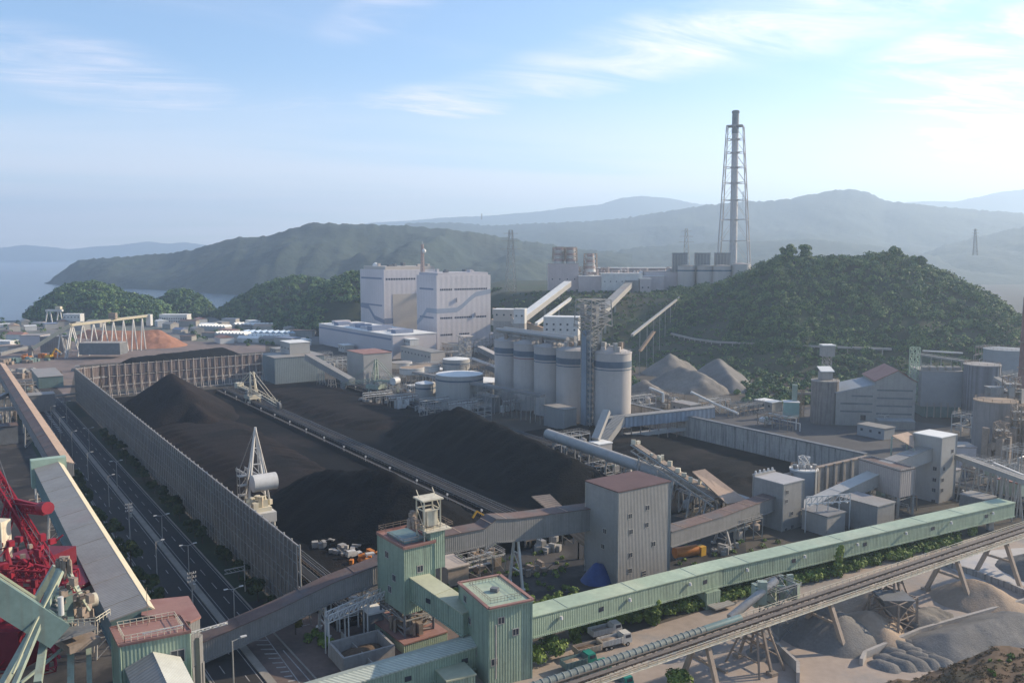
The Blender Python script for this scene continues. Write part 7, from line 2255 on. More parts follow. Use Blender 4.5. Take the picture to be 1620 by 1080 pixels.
def reclaimer(label, p, az, L_, lift, m, mast, s=1.0, drum=True):
    d = azv(az); e = azv(az + 90); p = Vector(p)
    t = thing('reclaimer', label, 'reclaimer', p)
    for o in (-3, 3):
        for q in (-3, 3): MB().beam(p + e * o * s + d * q * s, p + e * o * s * .8 + d * q * s * .8 + UP * 3.4 * s, .7).build('leg', m, t)
    MB().box(p, 7 * s, 8 * s, 3.403 * s, 5.4 * s, az).build('base', m, t)
    tw = p + UP * 5.4 * s; ap = tw + UP * mast
    mm = MB()
    for o in (-1.8, 1.8):
        mm.beam(tw + e * o, ap + e * o * .5, .6); mm.beam(tw + e * o + d * 2.5, ap + e * o * .5, .5)
    for k in (.3, .6, .9): mm.beam(tw.lerp(ap, k) - e * 1.4, tw.lerp(ap, k) + e * 1.4, .3)
    mm.build('mast', m, t)
    tip = tw + d * L_ + UP * lift; tail = tw - d * L_ * .55 - UP * lift * .2
    bm = MB()
    for o in (-1.2, 1.2):
        for z in (0, 1.8): bm.beam(tw + e * o + UP * (1 + z), tip + e * o + UP * z * .7, .32)
        n = 10
        for k in range(n):
            a, b = tw.lerp(tip, k / n) + e * o, tw.lerp(tip, (k + 1) / n) + e * o; bm.beam(a + UP * 1, b + UP * 2.6, .2)
        bm.beam(tw + e * o + UP * 1, tail + e * o + UP * 1, .5, 1.0)
    bm.build('boom', m, t)
    st = MB()
    for o in (-1, 1):
        st.beam(ap + e * o, tw.lerp(tip, .85) + e * o + UP * 2, .2); st.beam(ap + e * o, tail + e * o + UP * 1.5, .25)
    st.build('tie', m, t)
    if drum: MB().tube(tail - e * 2.4 + UP * 1, tail + e * 2.4 + UP * 1, 2.3, n=18).build('counterweight', m_white, t, smooth=40)
    else: MB().box(tail, 4, 4, tail.z, tail.z + 3, az).build('counterweight', m, t)
    wh = MB().tube(tip - e * .6, tip + e * .6, 2.4, n=16).build('bucket_wheel', m_steel_dark, t)
    c = MB()
    for k in range(8): c.box(p + e * rn(-3, 3) * s + d * rn(-3, 3) * s, rn(.7, 2), rn(.7, 2), 5.4 * s, 5.4 * s + rn(1, 3.4), rn(0, 90))
    c.build('machinery', m_steel, t)
    return t


reclaimer('dusty white boom reclaimer on the middle rail track, far part of the yard', S(478, 148, 1.2), 140, 34, -3, m_cream_machine, 12, drum=False)
reclaimer('pale green stacker with short mast and white drum counterweight on the right rail track', S(468, 220, 1.2), -60, 26, -4, m_teal_machine, 14, s=1.2)
t = thing('tripper_car', 'blue-grey tripper conveyor truss climbing beside the pale pipe gallery', 'conveyor', P(1130, 800))
a, b = PD(1003, 712, 300), PD(1135, 800, 262)
d = (b - a).normalized(); m = MB()
for o in (-1.6, 1.6):
    for z in (0, 2.2): m.beam(a + BX * o + UP * z, b + BX * o + UP * z, .4)
    for k in range(14): m.beam(a.lerp(b, k / 14) + BX * o, a.lerp(b, (k + 1) / 14) + BX * o + UP * 2.2, .22)
m.build('truss', m_pale_clad, t)
MB().beam(a + UP * 2.6, b + UP * 2.6, 2.6, .3).build('belt', m_steel_rust, t)
for k in (.12, .35, .55, .75, .92):
    q = a.lerp(b, k); m = MB()
    for o in (-1.6, 1.6):
        m.beam(q + BX * o, Vector((q.x, q.y, 0)) + BX * o * 2.2, .4); m.beam(q + BX * o, Vector((q.x, q.y, 0)) + BX * o * 1.2 + AX * 5, .3)
    m.build('leg', m_steel, t)
m = MB()
for k in range(12): q = a.lerp(b, rn(0, 1)); m.box(q + BX * rn(-1.5, 1.5), rn(.6, 1.6), rn(.6, 1.6), q.z + 2.7, q.z + rn(3.2, 4.6), rn(0, 90))
m.build('machinery', m_cream_machine, t)
# loose tan roof slabs: lean-to conveyor covers
for (q4, z0_, lab) in (([(1095, 747, 14), (1115, 743, 14.5), (1182, 793, 8), (1150, 798, 8)], 0, 'tan sloping conveyor roof between the pipe gallery and the slim pale tower'), ([(841, 786, 13), (870, 783, 13.5), (896, 808, 10), (868, 808, 10)], 0, 'short tan sloping roof standing behind the raised grey gallery'), ([(888, 832, 9), (925, 828, 9.4), (925, 862, 4), (920, 862, 4)], 0, 'pale tan sloping roof under the raised grey gallery left of the big grey tower')):
    ps = [P(u, v, z) for u, v, z in q4]
    t = thing('sloping_roof', lab, 'canopy', Vector((ps[0].x, ps[0].y, 0)))
    MB().hexa(ps, [p + UP * .35 for p in ps]).build('roof', m_tan_roof, t)
    for k in range(4):
        for f_ in (.15, .85):
            p = ps[0].lerp(ps[3], f_) if k % 2 else ps[1].lerp(ps[2], f_)
        MB().beam(p, Vector((p.x, p.y, 0)), .4).build('post', m_steel, t)

# cranes at the lower left quay
def red_unloader():
    t = thing('ship_unloader', 'big red ship unloader with tangled booms and cabins, cut off by the left edge', 'crane', P(30, 1010))
    y0 = 170
    def Q(u, v, y=y0): return PD(u, v, y)
    def bx_(name, u0, v0, u1, v1, y, dep, m):
        a, b = PD(u0, v1, y), PD(u1, v0, y)
        MB().prism([(a.x, y), (b.x, y), (b.x + dep * .3, y + dep), (a.x + dep * .3, y + dep)], a.z, b.z).build(name, m, t)
    bx_('machine_house', 0, 884, 70, 930, 168, 8, m_red_dark)
    bx_('deck', -40, 934, 110, 941, 160, 14, m_red_dark)
    bx_('lower_house', -60, 1000, 28, 1060, 150, 10, m_red_dark)
    lt = MB()
    def truss(u0, v0, y_0, u1, v1, y_1, w, n):
        a, b = PD(u0, v0, y_0), PD(u1, v1, y_1); dd = (b - a).normalized(); e1 = dd.cross(UP).normalized() * w / 2; e2 = e1.cross(dd).normalized() * w / 2
        cs_ = [e1 + e2, e1 - e2, -e1 - e2, -e1 + e2]
        for c in cs_: lt.beam(a + c, b + c, .28)
        for k in range(n):
            p, q = a.lerp(b, k / n), a.lerp(b, (k + 1) / n)
            for x in range(4): lt.beam(p + cs_[x], q + cs_[(x + 1) % 4], .14); lt.beam(q + cs_[x], q + cs_[(x + 1) % 4], .14)
    truss(-40, 700, 190, 92, 915, 160, 1.8, 16); truss(22, 800, 176, 74, 806, 170, 1.6, 6); truss(0, 850, 165, 8, 1060, 150, 2.6, 9); truss(60, 925, 156, 78, 1060, 146, 2.2, 8); truss(-20, 905, 160, 118, 912, 154, 2.2, 10); truss(20, 790, 176, -6, 880, 170, 1.6, 7); truss(24, 800, 176, 60, 890, 166, 1.2, 8)
    lt.build('lattice', m_red, t)
    railing([PD(u_, v_, y_) for u_, v_, y_ in ((-30, 933, 160), (40, 933, 160), (108, 933, 160))], gap=1.2, w=.09).build('railing', m_red, t)
    ca = MB()
    for (u_, v_, y_, x_, z_, w_) in ((-10, 700, 188, 70, 930, 158), (0, 760, 180, 110, 930, 156), (76, 803, 168, 80, 920, 160), (20, 790, 176, -5, 940, 160)): ca.beam(PD(u_, v_, y_), PD(x_, z_, w_), .1)
    ca.build('cable', m_steel_dark, t)
    m = MB()
    for (u0, v0, y_0, u1, v1, y_1, w) in ((-30, 700, 190, 95, 915, 160, .9), (-40, 690, 192, 20, 790, 180, 1.0), (22, 790, 176, 76, 803, 170, 1.3), (26, 797, 176, 74, 808, 170, .8), (76, 803, 170, 20, 812, 176, .6), (20, 790, 176, 0, 860, 172, 1.2), (22, 792, 178, 60, 860, 170, .7),
                                         (0, 840, 165, 26, 930, 160, 1.6), (26, 880, 162, 110, 930, 156, 1.1), (55, 893, 158, 120, 910, 154, 1.0), (-20, 905, 160, 60, 925, 156, .9), (5, 930, 158, -10, 1080, 148, 1.6), (60, 930, 156, 75, 1060, 146, 1.3), (20, 950, 152, 95, 1040, 146, .7), (90, 930, 152, 30, 1050, 146, .7), (118, 905, 154, 118, 935, 153, .8)):
        m.beam(PD(u0, v0, y_0), PD(u1, v1, y_1), w * .5)
    m.build('boom_frame', m_red, t)
    m = MB()
    for k in range(46):
        u, v = rn(-10, 92), rn(850, 1045); p = PD(u, v, rn(150, 168)); m.box(p, rn(.4, 1.8), rn(.4, 1.8), p.z, p.z + rn(.3, 1.6), rn(0, 90))
        if k % 2: q = PD(u + rn(-18, 18), v + rn(-14, 14), rn(150, 168)); m.beam(p, q, rn(.12, .3))
    m.build('machinery', m_red, t)
    m = MB()
    for k in range(9):
        m = MB(); u, v = rn(0, 70), rn(850, 960); p = PD(u, v, 150 + rn(0, 8)); m.box(p, rn(.6, 1.6), rn(.5, 1.2), p.z, p.z + rn(.5, 1.5), rn(0, 90)); m.build('motor', m_steel_rust if k % 2 else m_red_dark, t)
    a, b = PD(-12, 838, 164), PD(12, 868, 164); MB().box(a.lerp(b, .5), 3.0, 2.6, b.z - 2, a.z + 2, 10).build('winch_house', m_cream_machine, t)
    m = MB().tube(PD(66, 803, 169), PD(76, 803, 167), 1.25, n=12); m.build('sheave', m_red, t)


red_unloader()


def green_crane():
    t = thing('portal_crane', 'teal and green portal crane with thick boom and A-frame legs beside the left gallery', 'crane', P(90, 1090))
    def bm(name, m, *segs):
        mm = MB()
        for (u0, v0, y0, u1, v1, y1, w, h) in segs: mm.beam(PD(u0, v0, y0), PD(u1, v1, y1), w, h)
        return mm.build(name, m, t)
    bm('boom', m_teal, (-60, 905, 124, 92, 1002, 132, 3.0, 4.2))
    bm('boom_rail', m_pale_lit_roof, (-60, 877, 123.5, 56, 953, 130.5, .5, .5), (-60, 869, 125, 58, 946, 132, .35, .35))
    bm('mast_leg', m_teal_machine, (95, 900, 138, 45, 1010, 130, .9, .9), (45, 1010, 130, 0, 1090, 124, 1.0, 1.0), (97, 903, 136, 20, 1090, 122, .7, .7), (88, 895, 140, 55, 952, 138, 1.0, 1.0), (107, 898, 138, 141, 965, 136, .45, .45), (70, 1010, 132, 60, 1080, 126, 1.1, 1.1), (112, 1008, 138, 112, 1100, 130, 1.0, 1.0), (140, 1010, 140, 142, 1100, 133, .8, .8), (112, 1015, 137, 20, 1090, 126, .4, .4))
    bm('tie', m_pale_lit_roof, (97, 905, 135, 54, 988, 128, .3, .3), (54, 988, 128, 20, 1065, 122, .3, .3), (100, 898, 138, 142, 966, 135, .3, .3), (110, 905, 139, 118, 935, 138, .2, .2))
    p = PD(95, 992, 136); MB().box(p, 9, 8, p.z - .4, p.z, 40).build('deck', m_steel_dark, t)
    p = PD(93, 955, 137); MB().box(p, 3.2, 3.0, p.z - 3.2, p.z + 2.2, 30).build('cabin', m_teal, t)
    m = MB()
    for k in range(6): q = p + UP * (-2.6 + k * .8); m.box(p + Vector((0, -1.2, 0)), 2.8, 1.2, q.z, q.z + .3, 30)
    m.build('louvre', m_pale_clad, t)
    m = MB()
    for k in range(30):
        q = PD(rn(85, 145), rn(925, 1000), rn(133, 141)); m.box(q, rn(.3, 1.3), rn(.3, 1.3), q.z, q.z + rn(.3, 1.5), rn(0, 90))
        if k % 3 == 0: m.beam(q, PD(rn(85, 145), rn(925, 1000), rn(133, 141)), .14)
    m.build('machinery', m_steel_rust, t)
    q = PD(140, 950, 139); MB().tube(q - Vector((.9, .9, 0)), q + Vector((.9, .9, 0)), 1.15, n=16).build('winch_drum', m_cream_machine, t, smooth=40)
    q = PD(97, 972, 132); MB().tube(q, q + UP * 3.0, .45, n=10).build('exhaust', m_white, t, smooth=40)
    q = PD(100, 890, 138); m = MB()
    for k in range(12): m.box(q + Vector((rn(-1.4, 1.8), rn(-1, 1), 0)), rn(.3, .9), rn(.3, .9), q.z - rn(0, 3), q.z + rn(.1, 1.2), rn(0, 90))
    m.build('mast_head', m_steel_rust, t)
    q = PD(118, 985, 134)
    railing([q + Vector((-4, -2.4, .2)), q + Vector((4, -1.0, .2)), q + Vector((4.6, 2.6, .2))], gap=.9, w=.09).build('railing', m_cream_machine, t)
    MB().box(PD(120, 1005, 137), 7, 5, PD(120, 1012, 137).z - .5, PD(120, 1005, 137).z, 40).build('platform', m_steel_rust, t)


green_crane()
# left edge: quay structures
for k, (u, v, sx, sy, h, lab, mm, mr) in enumerate(((30, 652, 34, 10, 9, 'dark open shed at the far end of the quay beside the brown gallery', m_grey_dark, m_roof_grey), (12, 700, 8, 8, 8, 'small dark quay hut by the left edge', m_steel_dark, m_rust_roof), (75, 606, 46, 14, 7, 'long dark green workshop beyond the end of the road', m_teal, m_roof_grey))):
    simple_building('quay_shed', lab, 'shed', P(u, v), sx, sy, h, -34 if k < 2 else 56, mm, mr)
for (u0, v0, u1, v1, z, lab) in ((-10, 632, 23, 618, 14, 'white cross gallery over the brown gallery, far left, upper'), (-10, 648, 40, 645, 12, 'pale pipe bridge over the brown gallery, far left, lower')):
    a, b = P(u0, v0, z), P(u1, v1, z); t = thing('cross_bridge', lab, 'bridge', Vector((a.x, a.y, 0)))
    MB().beam(a, b, 2.4, 1.6).build('deck', m_cp, t)
    m = MB()
    for k in (.1, .5, .9): q = a.lerp(b, k); m.beam(q - UP * .8, Vector((q.x, q.y, 0)), .6)
    m.build('leg', m_steel, t)
bt = MB()
a, b = P(34, 645, 1.0), P(122, 633, 1.0)
bt.beam(a + UP * 4, b + UP * 4, 1.0, 1.0)
for k in range(5): q = a.lerp(b, k / 4); bt.beam(q, q + UP * 4, .4)
bt.build('pipe_bridge', m_pale_clad, label='low pale pipe bridge crossing the far end of the road', cat='bridge')
p = P(155, 609); t = simple_building('gate_house', 'small blue-grey house set into the framed end fence', 'building', p, 11, 7, 11, 55, m_pale_clad, m_roof_grey)

# far white conveyor with splayed legs
a, b, c = PD(52, 551, 690), PD(112, 514, 700), PD(236, 499, 760)
t = thing('boom_conveyor', 'long white bent conveyor on splayed white legs above the wood chip mounds', 'conveyor', Vector((b.x, b.y, 0)))
m = MB().beam(a, b, 4, 3.0); m.beam(b, c, 3, 2.0); m.build('gallery', m_cream_lit_edge, t)
ends = [(b.lerp(c, k), 9 - 5 * k) for k in (0, .02, .14, .27, .4, .52, .65, .78, .9)] + [(a.lerp(b, .72), 6)]
for q, w in ends:
    m = MB(); dv = (c - b).normalized(); ns = Vector((-dv.y, dv.x, 0))
    for s_ in (-1, 1): m.beam(q, Vector((q.x, q.y, 0)) + dv * s_ * w * .8 + ns * s_ * 2, .8)
    m.build('leg', m_white, t)
q = b.lerp(c, .52); MB().box(q, 6, 4, q.z + 1, q.z + 6, 0).build('drive_house', m_steel_rust, t); MB().box(c, 4, 5, c.z - 9, c.z + 1, 0).build('chute', m_white, t)
a2, b2 = PD(0, 560, 670), PD(48, 548, 690)
m = MB().beam(a2, b2, 3.2, 2.4); m.beam(b2, Vector((b2.x, b2.y, 0)), 3); m.build('feed_conveyor', m_cp, label='low pale feeder conveyor left of the bent white conveyor', cat='conveyor')
# gantry crane and white house on the shore
q = PD(72, 508, 1010); t = thing('gantry_crane', 'white gantry crane on splayed legs in front of the wooded headland', 'crane', Vector((q.x, q.y, 0)))
z = PD(80, 491, 1010).z
for u0, u1 in ((75, 71), (79, 83), (92, 89), (95, 99)):
    a, b = PD(u0, 491, 1010), PD(u1, 507, 1010); MB().beam(a, Vector((b.x, b.y, 0)), 1.2).build('leg', m_white, t)
a, b = PD(73, 491, 1010), PD(99, 491, 1010); MB().beam(a, b, 4, 2.4).build('girder', m_white, t)
a = PD(93, 489, 1010); MB().box(a, 6, 5, a.z, a.z + 3.2, 0).build('trolley', m_cream_lit_edge, t)
pbox('shore_house', 'white two-storey house beside the gantry crane on the shore', 'building', 100, 127, 497, 508, 1000, 10, m_white, m_white_lit_roof, nw=5, wz=[4], ww=1.4)
pbox('depot_wall', 'dark double-bay walled bunker in front of the wood chip mound', 'bunker', 125, 190, 543, 560, 690, 14, m_steel_dark, m_conc, over=.1)
pbox('school_block', 'long white three-storey building with window rows between the two wooded knolls', 'building', 252, 296, 498, 512, 1010, 14, m_white, m_white_lit_roof, nw=12, wz=[2, 5.4], ww=1.5)
p1 = PD(300, 508, 990); 
pbox('depot_building', 'lilac-grey shed beside the low end of the bent white conveyor', 'building', 32, 64, 531, 545, 730, 16, m_plant_low, m_roof_grey)
pbox('depot_building', 'dark blue-grey shed under the bent conveyor', 'building', 64, 100, 533, 557, 705, 14, m_grey_dark, m_roof_grey)
# town roofs: small houses and sheds, each a thing
town = [(u, v) for u, v in [(8, 517), (22, 523), (40, 514), (10, 531), (28, 539), (48, 522), (62, 516), (80, 520), (100, 516), (118, 514), (140, 512), (152, 517), (300, 516), (318, 513), (330, 520), (350, 516), (365, 513), (385, 520), (400, 515), (420, 522), (312, 528), (340, 532), (362, 527), (380, 533), (270, 520), (285, 527), (298, 538), (256, 516), (445, 520), (460, 527), (480, 532), (355, 542), (395, 541), (430, 541), (455, 545), (130, 522), (5, 545), (15, 556), (435, 530), (230, 512), (212, 509)]]
cols = [('white', m_white, m_white_lit_roof), ('cream', m_plant_cream, m_tan_roof), ('grey', m_cp, m_roof_grey), ('blue-grey', m_pale_clad, m_plant_blue), ('brown-roofed', m_cp, m_rust_roof), ('red-roofed', m_white, m_pink_roof)]
for k, (u, v) in enumerate(town):
    nm, mw, mr = cols[(k * 7 + k // 3) % 6]; y = P(u, v).y
    w = rg.uniform(11, 24); dd_ = rg.uniform(9, 14); h_ = rg.uniform(3.5, 7); p = P(u, v)
    zone = 'left of the gantry crane' if u < 70 else ('near the headland' if u < 240 else ('left of the dark hills' if u < 345 else 'below the dark hills'))
    nw = 0
    t = simple_building('town_house', 'small %s house in the far town %s' % (nm, zone), 'house', p, w, dd_, h_, rg.choice([8, 55, 30]), mw, mr, gable=rg.choice([0, 1.6, 2.2]), nw=nw)
    t['group'] = '%s town houses %s' % (nm, zone); t['_u'] = u
by = {}
for o in COL.objects:
    if '_u' in o: by.setdefault(o['group'], []).append(o)
for gname, os_ in by.items():
    os_.sort(key=lambda o: o['_u'])
    for k, o in enumerate(os_):
        if len(os_) > 1: o['label'] = o['label'] + ', ' + (('leftmost' if k == 0 else 'rightmost' if k == len(os_) - 1 else ('second', 'third', 'fourth', 'fifth')[k - 1] + ' from left'))
        del o['_u']
for k, (u0, u1, v, lab) in enumerate(((345, 393, 533, 'long pale blue greenhouse row, left one, below the dark hills'), (385, 470, 531, 'longest pale blue greenhouse row below the dark hills'), (372, 430, 518, 'pale shed row at the foot of the dark hills'), (395, 455, 537, 'white-topped row of parked containers in front of the greenhouses'), (318, 362, 521, 'white long shed in the far town'))):
    a, b = P(u0, v), P(u1, v + 1.5); c = (a + b) / 2
    t = thing('greenhouse', lab, 'greenhouse', c); n = 9; L_ = (b - a).length; dn = (b - a).normalized(); pn = Vector((-dn.y, dn.x, 0))
    MB().prism([a - pn * 6, b - pn * 6, b + pn * 6, a + pn * 6], 0, 4).build('wall', m_pale_clad, t)
    m = MB()
    for j in range(n):
        q0, q1 = a.lerp(b, (j + .04) / n), a.lerp(b, (j + .96) / n); mid = (q0 + q1) / 2
        m.hexa([q0 - pn * 6.2 + UP * 4.003, q1 - pn * 6.2 + UP * 4.003, mid - pn * 6.2 + UP * 6.2], [q0 + pn * 6.2 + UP * 4.003, q1 + pn * 6.2 + UP * 4.003, mid + pn * 6.2 + UP * 6.2])
    m.build('roof', m_white_lit_roof if k != 1 else mat('glasshouse_blue', (.45, .55, .66), .4, .05, .1, .5), t)
pts = []
for k in range(150):
    u, v = rg.uniform(-10, 500), rg.uniform(506, 548)
    if 120 < u < 300 and v > 515: continue
    p = P(u, v); r = rg.uniform(1.6, 4); pts.append((p.x, p.y, r * .6, r))
leaf_cloud('town_greenery', pts, m_leaf, per=50, size=.9, seed=81, kind='stuff')
sc2 = [(20, 575, 'rusty scrap heap in the depot, far left', m_steel_rust), (45, 572, 'green containers and scrap in the depot', m_teal), (62, 566, 'orange-red scrap row in the depot under the bent conveyor', m_orange), (60, 595, 'brown scrap heap before the dark green workshop', m_steel_rust), (95, 590, 'grey machine parts near the corner of the fences', m_steel), (25, 590, 'pale scrap and pipes at the far left of the depot', m_cp)]
for k, (u, v, lab, mm) in enumerate(sc2):
    p = P(u, v); m = MB()
    for j in range(16): m.box(p + BX * rg.uniform(-14, 14) + AX * rg.uniform(-7, 7), rg.uniform(1.5, 6), rg.uniform(1.5, 4), 0, rg.uniform(1, 4), rg.uniform(0, 90))
    m.build('scrap_pile', mm, label=lab, cat='scrap')
# ------------------------------------------------------------------ smaller plant that fills the ground between the big things
rg = random.Random(99)
PAL = [m_white, m_steel, m_pale_clad, m_cp, m_steel_rust, m_plant_cream, m_grey_clad, m_teal_machine]


def small_plant(u, v, w, d_, h, label, az=56, n=8, name='process_unit', cat='plant unit', style=0):
    """steel frame with vessels, boxes and pipes"""
    c = P(u, v); t = thing(name, label, cat, c)
    dy = azv(az); dx = azv(az + 90)
    # az points along the local y axis; x runs to the right
    fr = MB(); nx = max(1, int(w / 4)); lv = max(1, int(h / 4))
    for i in range(nx + 1):
        for j in (0, 1):
            b = c + dx * (-w / 2 + w * i / nx) + dy * (-d_ / 2 + d_ * j)
            fr.beam(b, b + UP * h, .28)
            if i < nx:
                b2 = c + dx * (-w / 2 + w * (i + 1) / nx) + dy * (-d_ / 2 + d_ * j)
                for l in range(1, lv + 1): fr.beam(b + UP * h * l / lv, b2 + UP * h * l / lv, .2)
                fr.beam(b + UP * h * rg.choice([0, .5]), b2 + UP * h * rg.choice([.5, 1]), .14)
    for i in range(nx + 1):
        for l in range(1, lv + 1):
            b = c + dx * (-w / 2 + w * i / nx) - dy * d_ / 2 + UP * h * l / lv; fr.beam(b, b + dy * d_, .2)
    fr.build('frame', rg.choice([m_steel, m_steel_rust, m_steel, m_white]), t)
    for k in range(max(2, n // 2)):
        q = c + dx * rg.uniform(-w / 2, w / 2) + dy * rg.uniform(-d_ / 2, d_ / 2)
        if rg.random() < .5:
            r = rg.uniform(.7, 1.7); z = rg.uniform(0, h * .5)
            MB().lathe(Vector((q.x, q.y, z)), [(r * .3, 0), (r, .6), (r, h * .35), (r * .25, h * .35 + .8)], 12).build('vessel', rg.choice(PAL), t, smooth=40)
        else:
            z = rg.uniform(0, h * .6); MB().box(q, rg.uniform(1.4, 3.4), rg.uniform(1.4, 3), z, z + rg.uniform(1.4, 3.2), az).build('housing', rg.choice(PAL), t)
    for k in range(max(2, n // 3)):
        z = rg.uniform(1, h); o = rg.uniform(-d_ / 2, d_ / 2); r = rg.uniform(.16, .4)
        a = c - dx * w * rg.uniform(.3, .75) + dy * o + UP * z; b = c + dx * w * rg.uniform(.3, .75) + dy * o + UP * z
        m = MB().tube(a, b, r, n=7); m.tube(b, Vector((b.x, b.y, 0)), r, n=7)
        m.build('pipe', rg.choice([m_white, m_steel, m_pale_clad, m_steel_rust]), t, smooth=40)
    q = c + dx * rg.uniform(-w / 3, w / 3)
    railing([c + dx * x * w / 2 + dy * y * d_ / 2 + UP * h for x, y in ((-1, -1), (1, -1), (1, 1), (-1, 1))], closed=True, w=.09).build('railing', m_steel, t)
    return t


units = [
    (598, 612, 18, 8, 9, 'pipe-filled steel frame just left of the grey control house'), (622, 622, 14, 8, 10, 'steel frame with vessels right of the grey control house'),
    (640, 632, 16, 7, 7, 'low pipe frame in front of the raised settling tanks'), (700, 622, 14, 8, 11, 'steel frame between the small tank and the largest tank'),
    (752, 612, 18, 8, 14, 'tall steel frame behind the wide low white tank'), (775, 600, 16, 8, 12, 'steel frame with pipes just left of the first silo, rear'),
    (768, 640, 16, 8, 9, 'pipe frame just left of the first silo, front'), (700, 668, 22, 7, 8, 'long pipe frame below the largest white tank'), (745, 672, 20, 7, 9, 'pipe frame left of the first silo at the edge of the coal'),
    (560, 588, 16, 8, 8, 'pipe frame behind the pale green stacker'), (530, 585, 16, 8, 9, 'steel frame under the gallery from the grey-green house'), (510, 575, 14, 8, 8, 'steel frame beside the grey-green house'),
    (650, 590, 18, 8, 7, 'low plant frame before the cream office, left'), (690, 590, 18, 8, 8, 'low plant frame before the cream office, right'), (715, 575, 16, 8, 14, 'steel frame at the right end of the cream office'),
    (790, 560, 18, 8, 16, 'tall steel frame at the right corner of the front boiler house'), (760, 560, 16, 8, 12, 'steel frame at the foot of the front boiler house'),
    (1010, 650, 18, 8, 8, 'rusty pipe frame behind the blue-grey conveyor bridge, left'), (1055, 645, 18, 8, 8, 'rusty pipe frame behind the blue-grey conveyor bridge, right'), (1130, 652, 16, 8, 7, 'steel frame where the conveyor bridge meets the long retaining wall'),
    (1180, 655, 20, 8, 6, 'low frame behind the long retaining wall, left'), (1230, 676, 18, 8, 6, 'low frame behind the long retaining wall, middle'), (1400, 672, 12, 7, 6, 'low frame at the door of the stepped factory'),
    (1455, 640, 10, 8, 22, 'tall pale green stair frame between the stepped factory and blue-grey block'), (1535, 690, 14, 8, 10, 'steel frame before the dark ribbed silo'), (1560, 600, 16, 8, 22, 'tall steel frame behind the dark ribbed silo'),
    (1600, 665, 14, 8, 24, 'tall rusty frame below the broad blue tank'), (1548, 760, 12, 7, 8, 'steel frame behind the open pale conveyor at the right'), (1610, 770, 12, 7, 14, 'steel frame with vessels at the right edge above the gallery end'), (1575, 770, 12, 7, 9, 'low steel frame left of the gallery end tower'),
    (1405, 800, 12, 7, 8, 'pipe frame between the grey sheds and the white-roofed tower'), (1340, 815, 9, 6, 6, 'small pipe frame between the two grey sheds'), (1170, 850, 12, 7, 6, 'pipe frame at the left foot of the slim pale tower'), (1110, 815, 14, 7, 7, 'steel frame under the tripper conveyor truss'),
    (905, 715, 14, 7, 8, 'steel frame under the upper end of the pale pipe gallery'), (960, 760, 16, 7, 7, 'steel frame below the small white-topped chute house'), (1035, 770, 16, 7, 7, 'steel frame below the middle of the pale pipe gallery'),
    (870, 860, 12, 7, 6, 'steel frame on the dark ground left of the blue tarpaulin'), (760, 905, 12, 6, 5, 'steel frame beside the beige concrete box'), (655, 1000, 8, 6, 6, 'pipe frame at the right foot of the green tower on legs'), (560, 985, 9, 5, 6, 'pipe frame left of the dark kiosk under the grey gallery'),
    (20, 625, 22, 8, 8, 'steel frame on the quay by the white cross gallery'), (10, 668, 18, 8, 7, 'pipe frame on the dark quay at the left edge'), (85, 800, 10, 6, 6, 'steel frame in the dark beside the left gallery'),
]
for k, (u, v, w, d_, h, lab) in enumerate(units):
    small_plant(u, v, w, d_, h, lab, az=146 if k % 3 else 56, n=9)
houses = [(548, 556, 14, 9, 6, 'small cream hut left of the turbine hall end', m_plant_cream, m_white_lit_roof), (480, 545, 18, 9, 5, 'low white hut behind the grey-green house', m_white, m_white_lit_roof), (440, 560, 16, 9, 5, 'low grey hut at the end of the framed fence', m_cp, m_roof_grey),
          (715, 560, 20, 9, 9, 'cream annex in front of the front boiler house', m_plant_cream, m_roof_grey), (655, 620, 9, 6, 4, 'little white hut among the settling tanks', m_white, m_white_lit_roof), (692, 597, 14, 8, 6, 'small lilac-grey hut before the cream office', m_plant_low, m_white_lit_roof),
          (1085, 655, 14, 8, 6, 'small grey hut behind the blue-grey conveyor bridge', m_cp, m_roof_grey), (1215, 648, 12, 8, 5, 'low pale hut left of the mint green house', m_cp, m_white_lit_roof), (1385, 690, 14, 8, 5, 'low grey hut in front of the stepped factory', m_cp2, m_roof_grey),
          (1350, 790, 9, 6, 5, 'small rust-roofed hut behind the grey sheds', m_grey_clad, m_rust_roof), (1490, 765, 10, 7, 6, 'pale hut at the foot of the white-roofed tower', m_pale_clad, m_roof_grey), (1560, 560, 18, 10, 9, 'pale hall in the trees above the dark ribbed silo', m_cp, m_roof_grey),
          (830, 535, 20, 10, 12, 'pale works house behind the first two silos', m_plant_cream, m_white_lit_roof), (960, 540, 18, 10, 10, 'grey works house behind the fifth silo', m_cp, m_roof_grey)]
for (u, v, sx, sy, h, lab, mm, mr) in houses: simple_building('hut', lab, 'hut', P(u, v), sx, sy, h, 57, mm, mr, nw=3, wz=[h * .5], ww=1.1)
yard_conveyor('dark belt conveyor running behind the long retaining wall of the pit', 296.0, 120, 332, 4, h=3.4, wide=8)
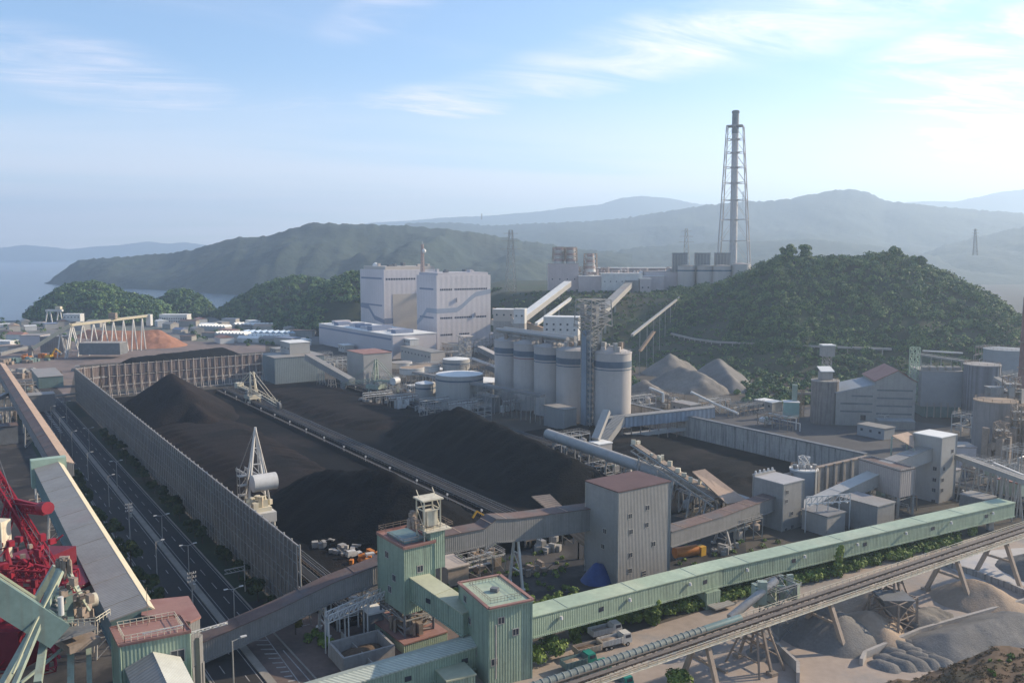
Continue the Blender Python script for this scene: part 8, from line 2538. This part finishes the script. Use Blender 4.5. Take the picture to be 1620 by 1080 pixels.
# dark brush on the waste ground under the hill
pts = []
for k in range(520):
    u, v = rg.uniform(1000, 1300), rg.uniform(566, 640)
    if 1010 < u < 1170 and v > 590 - abs(u - 1090) * .2: continue
    p = P(u, v); r = rg.uniform(1.4, 3.4); pts.append((p.x, p.y, r * .45, r))
leaf_cloud('undergrowth', pts, m_leaf, per=44, size=.9, seed=91, kind='stuff')
pts = []
for k in range(260):
    u, v = rg.uniform(640, 1250), rg.uniform(850, 935)
    if v > 985 - (u - 700) * .13 or (900 < u < 1075): continue
    p = P(u, v); r = rg.uniform(.4, 1.1); pts.append((p.x, p.y, r * .3, r))
leaf_cloud('weeds', pts, m_leaf_vine, per=50, size=.3, seed=92, kind='stuff')

# fussy skyline of the plateau works
m_dustpink = mat('dusty_pink_steel', (.40, .34, .32), .7, .15, .05, .5)
for k, u in enumerate((921, 940, 957, 973, 988, 1003, 1018, 1033, 1047, 1061, 1074)):
    y = 870 + (k % 3) * 14; b0 = PD(u, 452, y); hgt_ = PD(u, 422 + (k * 5) % 9, y).z - b0.z; c = b0
    t = thing('works_unit', 'small dusty pink frame of vessels on the plateau works, %s of eleven from the left' % ('first second third fourth fifth sixth seventh eighth ninth tenth last'.split()[k]), 'plant unit', Vector((c.x, c.y, c.z - 4)), 'plant units along the plateau works')
    fr = lattice(Vector((c.x, c.y, c.z - 4)), 4, c + UP * hgt_, 3.6, [j / 5 for j in range(6)], .55, .4, az=20); fr.build('frame', m_dustpink, t)
    for j in range(3):
        q = c + Vector((rg.uniform(-5, 5), rg.uniform(-4, 2), 0)); r = rg.uniform(1.4, 2.8); z = hgt_ * rg.uniform(.2, .6)
        MB().lathe(q + UP * z, [(r * .4, 0), (r, 1.2), (r, hgt_ * .35), (r * .3, hgt_ * .35 + 1.4)], 12).build('vessel', rg.choice([m_white, m_dustpink, m_silo]), t, smooth=40)
    MB().tube(c + Vector((-7, -4, hgt_ * .7)), c + Vector((8, -4, hgt_ * .55)), .6, n=7).build('pipe', m_white, t, smooth=40)
